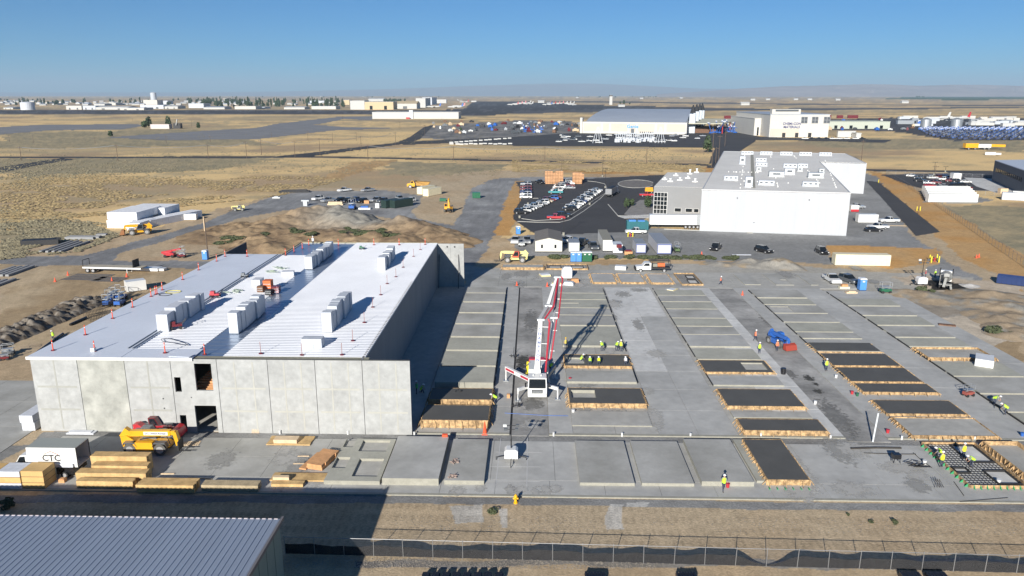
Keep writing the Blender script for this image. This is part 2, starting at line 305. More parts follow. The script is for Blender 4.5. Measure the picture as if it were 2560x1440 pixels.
zone('airport_apron', (0.075, 0.075, 0.08), [[(-900, 284), (0, 276), (660, 275), (1160, 274), (1180, 255), (1290, 253), (1460, 262), (1900, 272), (1450, 280), (1280, 284), (1240, 288), (640, 287), (0, 286), (-900, 289)],
     [(1280, 264), (1350, 266), (1480, 268), (1440, 262), (1340, 258)], [(2040, 300), (2230, 294), (2560, 296), (3400, 300), (3400, 345), (2560, 350), (2380, 352), (2230, 328), (2060, 325)]], 3, (0.09, 0.09, 0.095), .05)
zone('runway', (0.09, 0.09, 0.095), [[(1280, 280), (1540, 274), (2100, 271), (3400, 262), (3400, 266), (2560, 269), (2100, 274.5), (1560, 278), (1290, 284)],
     [(1350, 252), (1700, 256), (2100, 261), (2560, 263), (2560, 264.5), (2100, 262.3), (1700, 258), (1350, 254)]], 1, None, .03)
zone('irrigated_field', (0.05, 0.1, 0.045), [[(2200, 246), (2320, 241), (3000, 238.5), (3000, 246), (2560, 249), (2400, 250), (2250, 248.5)]], 3, (0.07, 0.12, 0.05), .05)
# splashes and dark spills
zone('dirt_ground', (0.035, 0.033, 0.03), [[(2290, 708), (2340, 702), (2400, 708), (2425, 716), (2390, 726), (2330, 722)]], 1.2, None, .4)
lumn = col.mean(-1, keepdims=True); col = np.where(lumn > .09, col * 1.33, col); col = np.clip(col, 0.015, 0.8)
# tracks and graded stripes on the bare dirt in front
stripe = (np.sin(GX * 8.5 + (n2 - .5) * 8) > .3) & (np.sin(GY * 3.1 + (n1 - .5) * 9) > -.2)
fr = (GY < 65.5) & (GY > 57) & (cls == NAMES.index('dirt_ground'))
col[fr & stripe] *= .86
tr = (cls == NAMES.index('dirt_ground')) & (GY > 90)
col[tr] *= (0.86 + .28 * fbm((GX + GY * .45) / 1.3, (GY - GX * .45) / 14, 77, 3))[tr][:, None]
gr = (cls == NAMES.index('gravel_road')); col[gr] *= (0.8 + .4 * fbm(GX / 1.1, GY / 9, 78, 3))[gr][:, None]
GM = bpy.data.materials.new('ground_cover'); GM.use_nodes = True
n_, l_ = GM.node_tree.nodes, GM.node_tree.links; b_ = n_['Principled BSDF']; b_.inputs['Roughness'].default_value = .95; b_.inputs['Specular IOR Level'].default_value = .1
at = n_.new('ShaderNodeAttribute'); at.attribute_name = 'soil'; ge = n_.new('ShaderNodeNewGeometry')
def gn(sc, lo, hi, det=5):
    t = n_.new('ShaderNodeTexNoise'); t.inputs['Scale'].default_value = sc; t.inputs['Detail'].default_value = det; t.inputs['Roughness'].default_value = .65
    l_.new(ge.outputs['Position'], t.inputs['Vector']); r = n_.new('ShaderNodeMapRange'); r.inputs[1].default_value = .3; r.inputs[2].default_value = .7
    r.inputs[3].default_value = lo; r.inputs[4].default_value = hi; l_.new(t.outputs[0], r.inputs[0]); return r, t
r1, _ = gn(.9, .84, 1.16); r2, t2 = gn(4.5, .78, 1.22, 4)
mm = n_.new('ShaderNodeMath'); mm.operation = 'MULTIPLY'; l_.new(r1.outputs[0], mm.inputs[0]); l_.new(r2.outputs[0], mm.inputs[1])
vm = n_.new('ShaderNodeVectorMath'); vm.operation = 'SCALE'; l_.new(at.outputs['Color'], vm.inputs[0]); l_.new(mm.outputs[0], vm.inputs['Scale']); l_.new(vm.outputs[0], b_.inputs['Base Color'])
bp = n_.new('ShaderNodeBump'); bp.inputs['Strength'].default_value = .6; bp.inputs['Distance'].default_value = .12; l_.new(t2.outputs[0], bp.inputs['Height']); l_.new(bp.outputs[0], b_.inputs['Normal'])
def grid_object(name, X, Y, Z, colr, mask=None, kind='structure'):
    nr, nc = X.shape
    idx = np.arange(nr * nc).reshape(nr, nc)
    q = np.stack([idx[:-1, :-1], idx[:-1, 1:], idx[1:, 1:], idx[1:, :-1]], -1)
    q = q[mask] if mask is not None else q.reshape(-1, 4)
    q = q.reshape(-1, 4); u, invx = np.unique(q, return_inverse=True); q = invx.reshape(-1, 4)
    co = np.stack([X.ravel()[u], Y.ravel()[u], Z.ravel()[u]], -1).astype(np.float32)
    me = bpy.data.meshes.new(name); me.vertices.add(len(co)); me.vertices.foreach_set('co', co.ravel())
    me.loops.add(q.size); me.loops.foreach_set('vertex_index', q.ravel().astype(np.int32))
    me.polygons.add(len(q)); me.polygons.foreach_set('loop_start', np.arange(0, q.size, 4, dtype=np.int32)); me.polygons.foreach_set('loop_total', np.full(len(q), 4, np.int32))
    me.update(calc_edges=True)
    a = me.color_attributes.new('soil', 'FLOAT_COLOR', 'POINT')
    c4 = np.ones((len(u), 4), np.float32); c4[:, :3] = colr.reshape(-1, 3)[u]; a.data.foreach_set('color', c4.ravel())
    me.materials.append(GM); me.polygons.foreach_set('use_smooth', np.ones(len(q), bool))
    o = bpy.data.objects.new(name, me); C.objects.link(o)
    if kind: o['kind'] = kind
    return o
GZ = np.zeros(GX.shape) + (n2 - .5) * .12 * sm(GY, 300, 400)
fc = cls[:-1, :-1]
for k, nm in enumerate(NAMES):
    if (fc == k).any(): grid_object(nm, GX, GY, GZ, col, fc == k)
for i_, (nm, c_, polys_) in enumerate(SHEETS):       # crisp paved edges laid on the ground sheet
    mm_ = mat(nm + '_paving_%d' % i_, tuple(q * (1.33 if c_[0] > .09 else 1.1) for q in c_), .9, var=.12, scale=.05, var2=.1, scale2=.9, coord='World', spec=.2)
    for j_, P_l in enumerate(polys_):
        W_l = [G(*p) for p in P_l]; far_ = min(p[1] for p in W_l); zz_ = (.085 if far_ > 380 else .02) + .004 * j_ + .02 * i_ * (far_ > 380) * .2
        a_ = sum(W_l[i][0] * W_l[(i + 1) % len(W_l)][1] - W_l[(i + 1) % len(W_l)][0] * W_l[i][1] for i in range(len(W_l)))
        W_l = W_l if a_ > 0 else W_l[::-1]; struct(nm, MB().add([(x, y, zz_) for x, y in W_l], [tuple(range(len(W_l)))]), mm_)
# ground carried on behind and beside the fan, a little lower
q = MB(); q.add([(-60000, -400, -1.2), (60000, -400, -1.2), (70000, 70000, -1.2), (-70000, 70000, -1.2)], [(0, 1, 2, 3)])
struct('ground', q, mat('distant_ground', (0.33, 0.26, 0.17), .95, var=.2, scale=.01, coord='World'))
# ------------------------------------------------------------------ dirt mounds as height fields
def mound(name, x0, x1, y0, y1, st, fz, fc, label=None):
    xs = np.arange(x0, x1 + st, st); ys = np.arange(y0, y1 + st, st); X, Y = np.meshgrid(xs, ys)
    Z = fz(X, Y); ex = np.minimum(np.minimum(X - x0, x1 - X), np.minimum(Y - y0, y1 - Y)); Z = np.where(Z > 0, Z, 0) * sm(ex, 0, 4) - 0.06
    m = (Z[:-1, :-1] > -.05) | (Z[1:, 1:] > -.05) | (Z[:-1, 1:] > -.05) | (Z[1:, :-1] > -.05)
    return grid_object(name, X, Y, Z, np.clip(fc(X, Y, Z), .01, .8), m)
def cones(lst):
    L = [(*G(px, py), r, h) for px, py, r, h in lst]
    def f(X, Y):
        wx = X + (fbm(X / 5, Y / 5, 11, 3) - .5) * 4; wy = Y + (fbm(X / 5, Y / 5, 12, 3) - .5) * 4; z = np.zeros(X.shape)
        for cx, cy, r, h in L:
            d = np.hypot(wx - cx, wy - cy); z = np.maximum(z, h * 1.0 * np.clip(1 - d / r, 0, 1) ** .9)
        z = z + np.where(z > .15, (fbm(X / 1.5, Y / 1.5, 14, 4) - .5) * 1.1 + (fbm(X / 4.5, Y / 4.5, 15, 3) - .5) * 1.5, 0) * sm(z, 0, 1.2)
        return z
    return f
big = cones([(760, 562, 13, 5.5), (800, 560, 14, 6), (850, 565, 15, 6), (880, 572, 13, 5), (720, 570, 13, 4), (940, 578, 14, 3.5), (1000, 585, 15, 5.2), (1040, 590, 13, 4.6), (1080, 598, 12, 3.8), (1120, 606, 9, 2.5), (650, 585, 14, 2.6), (600, 580, 14, 2.4), (560, 590, 13, 1.8), (700, 600, 16, 2.8), (820, 600, 16, 3.2), (930, 605, 14, 3), (640, 612, 9, 2.6), (680, 620, 8, 2.2), (1000, 612, 12, 2.8)])
def bigc(X, Y, Z):
    t = sm(fbm(X / 6, Y / 6, 21, 4), .45, .6); g = np.clip(np.exp(-((X + 48) ** 2 / 250 + (Y - 222) ** 2 / 160)) * 1.6, 0, 1)
    c = mixc((0.33, 0.235, 0.14), (0.22, 0.155, 0.095), t); c = c * (1 - g[..., None]) + np.array((0.27, 0.255, 0.22)) * g[..., None]
    return c * (.8 + .4 * fbm(X / .8, Y / .8, 22, 3))[..., None]
mound('dirt_mound', -110, 4, 172, 250, .55, big, bigc)
def bermf(X, Y):        # long ridge of broken rock left of the building
    a = np.array(G(-60, 880)); b = np.array(G(250, 745)); d = (b - a) / np.hypot(*(b - a)); u = (X - a[0]) * d[0] + (Y - a[1]) * d[1]; v = -(X - a[0]) * d[1] + (Y - a[1]) * d[0]
    L = np.hypot(*(b - a)); z = 1.5 * np.clip(1 - (v / 3.4) ** 2, 0, 1) * sm(u, -2, 3) * sm(L - u, -1, 5)
    return z + np.where(z > .1, (fbm(X / .7, Y / .7, 41, 3) - .5) * 1.5, 0)
mound('rubble_berm', -112, -62, 88, 150, .35, bermf, lambda X, Y, Z: mixc((0.13, 0.105, 0.08), (0.27, 0.24, 0.2), sm(fbm(X / .6, Y / .6, 43, 3), .4, .62)))
mound('dirt_mound', 24, 62, 166, 186, .5, cones([(1880, 662, 5, 1), (1930, 664, 6, 1.6), (1980, 666, 7, 2), (2040, 668, 7, 1.8), (1800, 660, 4, .7)]), lambda X, Y, Z: mixc((0.38, 0.3, 0.2), (0.32, 0.3, 0.26), sm(fbm(X / 3, Y / 3, 44, 3), .4, .6)))
mound('gravel_mound', 68, 104, 96, 152, .6, cones([(2480, 745, 8, 1.1), (2500, 770, 8, 1.2), (2440, 760, 6, .8), (2530, 800, 8, 1.2), (2330, 745, 7, .8), (2260, 735, 5, .9), (2545, 830, 6, 1)]), lambda X, Y, Z: mixc((0.36, 0.28, 0.19), (0.3, 0.28, 0.24), sm(fbm(X / 2.5, Y / 2.5, 45, 3), .45, .6)))
mound('concrete_washout', 88, 106, 138, 156, .3, cones([(2415, 716, 3.2, .9), (2405, 728, 2.6, .8)]), lambda X, Y, Z: mixc((0.55, 0.53, 0.5), (0.45, 0.43, 0.4), sm(fbm(X, Y, 46, 3), .4, .6)))
# ------------------------------------------------------------------ hills
def ridge(name, base_y, pts, dist, colr, seed):
    bm = MB(); n = 150; deg = [p[0] for p in pts]
    X0 = deg[0]; X1 = deg[-1]; vs = []; rows = 14
    for i in range(n):
        px = X0 + (X1 - X0) * i / (n - 1); py = np.interp(px, deg, [p[1] for p in pts])
        d = ray(px, HORIZON + 2); s = dist / d[1]; dt = ray(px, py); st = dist / dt[1]
        top = CAM_H + dt[2] * st + float(vnoise(np.array(px / 9.0), np.array(.5), seed)) * 14
        for j in range(rows):
            t = j / (rows - 1); gul = (float(fbm(np.array(px / 26.0), np.array(t * 2.0 + .3), seed + 3, 3)) - .5) * 1800 * t
            vs.append((d[0] * s * (1 - (1 - t) * .18), dist * (1 - (1 - t) * .18) + gul * (1 - t) * 2, -3 + max(0, top) * t ** .8))
    fs = [(i * rows + j, (i + 1) * rows + j, (i + 1) * rows + j + 1, i * rows + j + 1) for i in range(n - 1) for j in range(rows - 1)]
    bm.add(vs, fs); return struct(name, bm, colr, smooth=True)
ridge('far_hills', 240, [(-300, 233), (0, 231), (500, 231), (700, 229), (1000, 222), (1200, 214), (1380, 209), (1480, 209), (1600, 214), (1750, 222), (1900, 222), (2900, 224)], 34000, mat('hill_far', (0.26, 0.27, 0.29), .95, var=.12, scale=.0006, coord='World'), 5)
ridge('hills', 240, [(1640, 236), (1750, 229), (1850, 222), (1950, 216), (2050, 214), (2150, 211), (2230, 211.5), (2300, 215), (2380, 212), (2450, 212.5), (2560, 215), (2750, 213), (3000, 220)], 21000, mat('hill_near', (0.34, 0.27, 0.25), .95, var=.18, scale=.0008, coord='World', col2=(0.42, 0.34, 0.3)), 9)
# the air between
hz = MB().box(-48000, 48000, -120, 42000, -3, 720)
ho = hz.build('haze', []); ho.data.materials.clear()
hm = bpy.data.materials.new('haze_air'); hm.use_nodes = True; hn = hm.node_tree.nodes; hn.remove(hn['Principled BSDF'])
pv = hn.new('ShaderNodeVolumePrincipled'); pv.inputs['Color'].default_value = (0.62, 0.82, 1, 1); pv.inputs['Density'].default_value = 5e-5; pv.inputs['Anisotropy'].default_value = 0.0
hm.node_tree.links.new(pv.outputs[0], hn['Material Output'].inputs['Volume']); ho.data.materials.append(hm); tag(ho, kind='stuff')
# ------------------------------------------------------------------ casting floor: slabs with real joints
def slabs(name, X0, X1, Y0, Y1, nx, ny, m, z=0.12, gap=0.03, base=True, z0=-0.1):
    root = thing(name, None, None); root['kind'] = 'structure'
    for i in range(nx):
        for j in range(ny):
            a = lerp(X0, X1, i / nx) + gap / 2; b = lerp(X0, X1, (i + 1) / nx) - gap / 2
            c = lerp(Y0, Y1, j / ny) + gap / 2; d = lerp(Y0, Y1, (j + 1) / ny) - gap / 2
            dz = random.uniform(-.004, .004)
            MB().box(a, b, c, d, z0, z + dz, 0).build('slab', m if not callable(m) else m(i, j), root)
    if base: MB().box(X0 + .02, X1 - .02, Y0 + .02, Y1 - .02, z0 - .02, z - .05).build('joint_filler', GROOVE, root)
    return root
def strip(name, x0, x1, y0, y1, m, z0, z1): return struct(name, MB().box(x0, x1, y0, y1, z0, z1), m)
AY0, AY1 = 66.7, 78.9
slabs('concrete_apron', -52.5, 62, AY0 + .35, AY0 + 3.2, 21, 1, CONC_B, z=.10, z0=-.3)
slabs('concrete_apron', -53.5, -17.2, AY0 + 3.2, AY1, 7, 2, CONC_G2, z=.10, z0=-.3)
slabs('concrete_apron', -17.2, 62, AY0 + 3.2, AY1, 12, 1, CONC_B, z=.10, z0=-.3)
strip('kerb', -52.5, 62, AY0, AY0 + .34, EDGE, -.3, .115)
slabs('concrete_yard', -92, -57.9, 52, 96, 5, 6, CONC_G2, z=.06, z0=-.3)
FY0, FY1 = 81.0, 150
LANE = [(-2.12, 4.3), (35.95, 40.75)]
slabs('casting_floor', -13.2, -2.35, FY0, FY1, 2, 9, CONC_B)
strip('concrete_footing', -13.0, -2.35, FY0 - .42, FY0 - .01, EDGE, -.2, .13)
slabs('casting_floor', -19.0, -13.22, FY0 + .4, FY1, 1, 9, CONC)
strip('open_joint', -2.33, -2.12, FY0 - .3, FY1, GROOVE, -.1, .02)
strip('dirt_lane', -2.11, 2.2, FY0 - .6, FY1, DIRTYC, -.1, .05)
slabs('casting_floor', 2.22, 5.0, FY0, FY1, 1, 8, CONC_B)
slabs('casting_floor', 5.0, 14.9, FY0, FY1, 2, 8, CONC)
slabs('casting_floor', 14.9, 24.0, FY0, FY1, 2, 10, lambda i, j: CONC_L if (i == 0 and j > 2) or (i == 1 and j > 6) else CONC_B)
slabs('casting_floor', 24.0, 35.94, FY0, FY1, 2, 9, lambda i, j: CONC_L if i == 1 else CONC)
strip('concrete_footing', 2.22, 35.94, FY0 - .45, FY0 - .01, EDGE, -.2, .13)
strip('dirt_lane', 35.96, 40.72, FY0 - 1.2, FY1, DIRTYC, -.1, .05)
slabs('casting_floor', 40.74, 58.2, FY0, FY1, 3, 9, CONC_B)
strip('concrete_footing', 40.74, 72, FY0 - .45, FY0 - .01, EDGE, -.2, .13)
slabs('casting_floor', 58.2, 72, FY0, 148, 2, 8, CONC_B)
slabs('casting_floor', -12.5, 34, FY1 + .04, 166.0, 8, 2, CONC_G2, z=.1)
slabs('casting_floor', 34.04, 66, FY1 + .04, 164.0, 4, 2, CONC, z=.08)
# ------------------------------------------------------------------ tilt-up panels cast on the floor
STUD = MB().box(-.045, .045, -.09, 0, 0, 1).mesh('stud', OSB)
BRACE_G = mat('green_brace', (0.03, 0.3, 0.12), .6)
def panel(x0, x1, y0, y1, z0, z1, m, label, group, form=None, holes=(), chamf=None, edge=EDGE):
    """one cast panel; form = height of the wooden formwork around it"""
    root = thing('tilt_up_panel', label, 'concrete panel', ((x0 + x1) / 2, (y0 + y1) / 2, z0), 0, group)
    a, b, c, d, h = (x0 - x1) / 2, (x1 - x0) / 2, (y0 - y1) / 2, (y1 - y0) / 2, z1 - z0
    if holes:
        q = MB(); xs = sorted({a, b} | {v for hh in holes for v in (lerp(a, b, hh[0]), lerp(a, b, hh[1]))}); ys = sorted({c, d} | {v for hh in holes for v in (lerp(c, d, hh[2]), lerp(c, d, hh[3]))})
        def inh(x, y): return any(lerp(a, b, k[0]) < x < lerp(a, b, k[1]) and lerp(c, d, k[2]) < y < lerp(c, d, k[3]) for k in holes)
        X = lambda i, j: 0 <= i < len(xs) - 1 and 0 <= j < len(ys) - 1 and not inh((xs[i] + xs[i + 1]) / 2, (ys[j] + ys[j + 1]) / 2)
        for i in range(len(xs) - 1):
            for j in range(len(ys) - 1):
                if not X(i, j): continue
                u0, u1, v0, v1 = xs[i], xs[i + 1], ys[j], ys[j + 1]
                q.add([(u0, v0, h), (u1, v0, h), (u1, v1, h), (u0, v1, h)], [(0, 1, 2, 3)], 0)
                if not X(i, j - 1): q.add([(u0, v0, 0), (u1, v0, 0), (u1, v0, h), (u0, v0, h)], [(0, 1, 2, 3)], 1)
                if not X(i, j + 1): q.add([(u1, v1, 0), (u0, v1, 0), (u0, v1, h), (u1, v1, h)], [(0, 1, 2, 3)], 1)
                if not X(i - 1, j): q.add([(u0, v1, 0), (u0, v0, 0), (u0, v0, h), (u0, v1, h)], [(0, 1, 2, 3)], 1)
                if not X(i + 1, j): q.add([(u1, v0, 0), (u1, v1, 0), (u1, v1, h), (u1, v0, h)], [(0, 1, 2, 3)], 1)
        q.build('concrete', [m, edge], root)
        for k in holes: MB().box(lerp(a, b, k[0]) + .003, lerp(a, b, k[1]) - .003, lerp(c, d, k[2]) + .003, lerp(c, d, k[3]) - .003, .0, h * .35).build('recess', CONC, root)
    else:
        q = MB().box(a, b, c, d, 0, h, 1); q.m[1] = 0; q.build('concrete', [m, edge], root)
    if form:
        t = .05; H = form
        MB().box(a - t, b + t, c - t, c - .002, 0, H).build('form_board', OSB, root)
        MB().box(a - t, a - .002, c, d, 0, H).build('form_board', OSB, root)
        MB().box(b + .002, b + t, c, d, 0, H).build('form_board', OSB, root)
        MB().box(a - t, b + t, d + .002, d + t, 0, H).build('form_board', OSB, root)
        n = max(3, int((x1 - x0) / .75))
        for i in range(n + 1):
            s = part('stud', STUD, root, (lerp(a, b, i / n) + random.uniform(-.05, .05), c - t - .001, -.0)); s.scale = (1, 1, H * .97)
            if i % 2 == 0 and H > .3: MB().beam((lerp(a, b, i / n) + .08, c - t - .1, H * .9), (lerp(a, b, i / n) + .08, c - t - .55, .03), .045, .09).build('kicker', OSB, root)
        m_ = max(3, int((y1 - y0) / .7))
        for sx in (a - t, b + t):
            sg = -1 if sx < 0 else 1
            for j in range(m_ + 1):
                yy = lerp(c, d, j / m_); s = part('stud', STUD, root, (sx, yy, 0), (0, 0, R(90) if sg > 0 else R(-90))); s.scale = (1, 1, H * .95)
                if random.random() < .6: MB().beam((sx + sg * .1, yy, H * .8), (sx + sg * .45, yy, .03), .045, .09).build('kicker', OSB, root)
    return root
def rows(col, xa, xb, pts, z0=.12):
    """pts: list of (photo row of back edge, photo row of front edge, height, material, form, holes, adjective)"""
    n = len(pts)
    for i, (b, f, h, m, form, holes, adj) in enumerate(pts):
        yb = G(1280, b, z0 + h)[1]; yf = G(1280, f, z0 + h)[1]
        rank = ('nearest the camera' if i == n - 1 else ORD[n - 1 - i] + ' from camera') if i >= n / 2 else ('at the far end' if i == 0 else ORD[i] + ' from the far end')
        panel(xa, xb, yf, yb, z0, z0 + h, m, '%s panel %s in the %s' % (adj, rank, col), 'panels cast in the ' + col, form, holes)
g1, g2 = 'greenish', 'grey'
rows('column beside the hall', -12.7, -4.9, [(718, 732, .4, CONC_G2, None, (), g2), (733.5, 754, .5, CONC_G2, None, (), g2), (757, 781, .6, CONC_G2, None, (), g2), (784, 808.5, .65, CONC_G2, None, (), g2), (812, 841, .7, CONC_G2, None, (), g2),
     (845, 875, .75, CONC_G, None, (), g1), (879, 914, .8, CONC_G, None, (), g1), (918, 957, .85, CONC_G, None, (), g1), (972, 1000, .8, WET, .82, (), 'dark freshly poured'), (1014, 1052, .95, WET, .98, (), 'dark freshly poured')])
rows('column right of the pump truck', 5.0, 14.4, [(718, 731, .1, CONC_G2, None, (), g2), (732, 747, .16, CONC_G, None, (), g1), (748.5, 767.5, .16, CONC_G, None, ((.02, .42, .45, .6),), g1 + ' slotted'), (769, 785.5, .16, CONC_G2, None, (), g2), (787, 811, .2, CONC_G2, None, (), g2),
     (815, 862, .3, CONC_G, None, (), g1), (885, 913, .35, WET, .38, ((.03, .3, .2, .72),), 'dark fresh windowed'), (925, 952, .3, CONC_G2, None, (), g2), (968, 1006, .6, WET, .62, ((.03, .36, .35, .85),), 'dark fresh windowed'), (1026, 1061, .12, CONC, None, (), 'pale flat')])
rows('column left of the right lane', 24.6, 34.0, [(722, 735, .12, CONC_G, None, (), g1), (736, 750.5, .15, CONC_G2, None, (), g2), (752, 768.5, .15, CONC_G, None, (), g1), (770, 791, .16, CONC_G2, None, (), g2), (792.5, 811, .16, CONC_G, None, (), g1), (813, 831.5, .16, CONC_G2, None, (), g2),
     (833, 861, .25, CONC_B, None, (), 'pale bluish'), (868, 893, .16, CONC_G, None, (), g1), (896, 925, .3, WET, .32, ((.62, .95, .2, .8),), 'dark fresh windowed'), (935, 957, .2, CONC_B, None, (), 'bluish'), (967, 1009, .45, WET, .47, (), 'dark freshly poured'), (1022, 1037, .2, CONC, None, (), g2), (1041, 1069, .6, WET, .62, (), 'dark freshly poured')])
rows('column right of the right lane', 43.5, 53.0, [(720, 739, .2, CONC_G2, None, (), g2), (742, 756, .15, CONC_G, None, (), g1), (758, 777, .15, CONC_G2, None, ((.05, .4, .2, .8),), g2 + ' recessed'), (779, 799, .15, CONC_G2, None, (), g2), (801, 823, .16, CONC_G, None, (), g1), (825, 839, .16, CONC_G2, None, (), g2),
     (850, 870.5, .3, WET, .2, (), 'dark freshly poured'), (877, 906, .3, WET, .31, (), 'dark freshly poured'), (911, 945, .3, WET, .31, (), 'dark freshly poured'), (950, 971, .35, WET, .37, (), 'dark freshly poured'), (991, 1024, .3, WET, .32, (), 'dark freshly poured'), (1035, 1079, .3, CONC, .42, (), 'pale cured timber-edged')])
rows('outer column by the gravel bank', 58.6, 68.2, [(741, 757.5, .18, CONC_G, None, (), g1), (760, 781, .18, CONC_G2, None, (), g2), (784, 805, .2, CONC_G, None, (), g1), (808, 834, .2, CONC_G2, None, (), g2), (837, 857, .18, CONC_G, None, (), g1), (864, 889, .2, CONC_G2, .5, (), 'grey timber-edged'),
     (895, 929, .2, CONC_G, None, (), g1), (932, 971, .25, CONC_G2, None, (), g2), (975, 1016, .25, CONC_G2, None, (), g2), (1020, 1053, .25, CONC_G, None, (), g1), (1057, 1082, .2, CONC_G, None, (), g1)])
def pan(bl, fr, z0, h, m, label, group=None, form=None, holes=()):
    a = G(*bl, z0 + h); b = G(*fr, z0 + h); return panel(a[0], b[0], b[1], a[1], z0, z0 + h, m, label, group, form, holes)
AG = 'panels on the front apron'
pan((866, 1096), (949, 1203), .1, .42, CONC_G, 'green-grey panel with four window openings', AG, holes=((.02, .27, .28, .53), (.46, .92, .1, .5), (.02, .22, .78, 1.0), (.36, .9, .68, .96)))
pan((996, 1090), (1096, 1197), .1, .75, CONC_B, 'tallest double-stacked blue-grey panel on the front apron', AG)
pan((1134, 1097), (1210, 1202), .1, .45, CONC_G2, 'narrow grey panel with debris on it beside the light tower', AG)
pan((1437, 1101), (1587, 1208), .1, .32, CONC_G2, 'brown-grey panel first to the right of the light tower', AG)
pan((1575, 1102), (1736, 1209), .1, .32, CONC_G2, 'brown-grey panel second to the right of the light tower', AG)
pan((1708, 1097), (1886, 1205), .1, .5, CONC_G2, 'grey double-stacked panel behind the worker with the red bucket', AG)
p7 = pan((1858, 1098), (2024, 1200), .1, .6, WET, 'dark fresh panel with orange timber front on the front apron', AG, form=.62)
pan((1832, 1098), (1918, 1202), .1, .25, CONC_G, 'narrow pale strip panel between the grey and the dark front panels', AG)
pan((2456, 1113), (2700, 1228), .1, .25, CONC_G2, 'grey panel behind the tall green-braced timber form at the right edge', AG, form=.75)
pan((1476, 684), (1540, 706), .1, .35, CONC_B, 'left of the three timber-framed grey panels at the back row', 'back row framed panels', .42)
pan((1543, 684), (1612, 706), .1, .35, CONC_B, 'middle of the three timber-framed grey panels at the back row', 'back row framed panels', .42)
pan((1616, 685), (1683, 707), .1, .35, CONC_B, 'right of the three timber-framed grey panels at the back row', 'back row framed panels', .42)
pan((1257, 661), (1358, 669), .1, .55, CONC_G2, 'timber-framed panel behind the hall near the cream telehandler', None, .6)
pan((1832, 684), (1902, 711), .08, .12, CONC_G2, 'thin grey panel left of three at the far right of the floor', 'thin far right panels')
pan((1905, 684), (1985, 712), .08, .12, CONC_G2, 'thin grey panel with corner opening, middle of three at the far right', 'thin far right panels', holes=((.6, .95, .05, .45),))
pan((1990, 686), (2046, 712), .08, .12, CONC_G2, 'thin grey panel right of three beside the white pickup', 'thin far right panels')
# form beds with reinforcement mats
def rebar_bed(c, lx, ly, z, h, label, nx, ny, braces=False, openings=()):
    root = thing('rebar_form_bed', label, 'form bed', (c[0], c[1], z))
    a, b, e, d = -lx / 2, lx / 2, -ly / 2, ly / 2
    for q in (MB().box(a, b, e - .05, e, 0, h), MB().box(a - .05, a, e, d, 0, h), MB().box(b, b + .05, e, d, 0, h), MB().box(a, b, d, d + .05, 0, h)): q.build('form_board', OSB, root)
    MB().box(a + .01, b - .01, e + .01, d - .01, 0, .02).build('bed_floor', CONC_L, root)
    def free(x, y): return not any(o[0] < x < o[1] and o[2] < y < o[3] for o in openings)
    q = MB()
    for i in range(nx):
        x = lerp(a, b, (i + .5) / nx); ys = np.linspace(e + .05, d - .05, 25)
        for y0, y1 in zip(ys[:-1], ys[1:]):
            if free(x / lx + .5, (y0 + y1) / 2 / ly + .5): q.box(x - .012, x + .012, y0, y1, .1, .145)
    tag(q.build('rebar_lengthwise', REBAR, root), kind='stuff'); q = MB()
    for i in range(ny):
        y = lerp(e, d, (i + .5) / ny); xs = np.linspace(a + .05, b - .05, 25)
        for x0, x1 in zip(xs[:-1], xs[1:]):
            if free((x0 + x1) / 2 / lx + .5, y / ly + .5): q.box(x0, x1, y - .012, y + .012, .15, .19)
    tag(q.build('rebar_crosswise', REBAR, root), kind='stuff')
    for o in openings:
        x0, x1, y0, y1 = lerp(a, b, o[0]), lerp(a, b, o[1]), lerp(e, d, o[2]), lerp(e, d, o[3]); q = MB()
        for s in ((x0, x1, y0, y0 + .06), (x0, x1, y1 - .06, y1), (x0, x0 + .06, y0 + .06, y1 - .06), (x1 - .06, x1, y0 + .06, y1 - .06)): q.box(*s, .02, .26)
        q.build('opening_frame', STEEL, root)
    if braces:
        for i in range(11):
            y = lerp(e, d, (i + .3) / 11)
            MB().add([(a - .06, y, h), (a - .4, y, .01), (a - .06, y, .01), (a - .06, y + .06, h), (a - .4, y + .06, .01), (a - .06, y + .06, .01)], [(0, 1, 2), (3, 5, 4), (0, 3, 4, 1)]).build('form_brace', BRACE_G, root)
            if i < 9:
                x = lerp(a, b, (i + .5) / 9)
                MB().add([(x, e - .06, h), (x, e - .4, .01), (x, e - .06, .01), (x + .06, e - .06, h), (x + .06, e - .4, .01), (x + .06, e - .06, .01)], [(0, 2, 1), (3, 4, 5), (0, 1, 4, 3)]).build('form_brace', BRACE_G, root)
    return root
a = G(2304, 1112, .1); b = G(2572, 1222, .1)
RB = rebar_bed(((a[0] + b[0]) / 2, (a[1] + b[1]) / 2), b[0] - a[0], a[1] - b[1], .1, .35, 'timber form bed full of rebar with four workers in it', 15, 20, True, ((.5, .95, .55, .97), (.55, .95, .06, .36), (.05, .3, .3, .42)))
a = G(1366, 663, .1); b = G(1470, 675, .1); rebar_bed(((a[0] + b[0]) / 2, (a[1] + b[1]) / 2), b[0] - a[0], a[1] - b[1], .1, .35, 'rebar form bed in front of the blue and green toilets', 16, 8, False, ((.05, .35, .2, .7), (.6, .9, .2, .7)))
a = G(1684, 686, .1); b = G(1758, 714, .1); rebar_bed(((a[0] + b[0]) / 2, (a[1] + b[1]) / 2), b[0] - a[0], a[1] - b[1], .1, .35, 'rebar form bed at the right end of the back row', 14, 16, False, ((.4, .85, .1, .45), (.5, .9, .55, .85)))
# green braces on the front of the dark front panel
for i in range(6): MB().box(-.05 + i * .78 - 2.1, .03 + i * .78 - 2.1, -5.6, -5.2, 0, .12).build('form_brace', BRACE_G, p7)
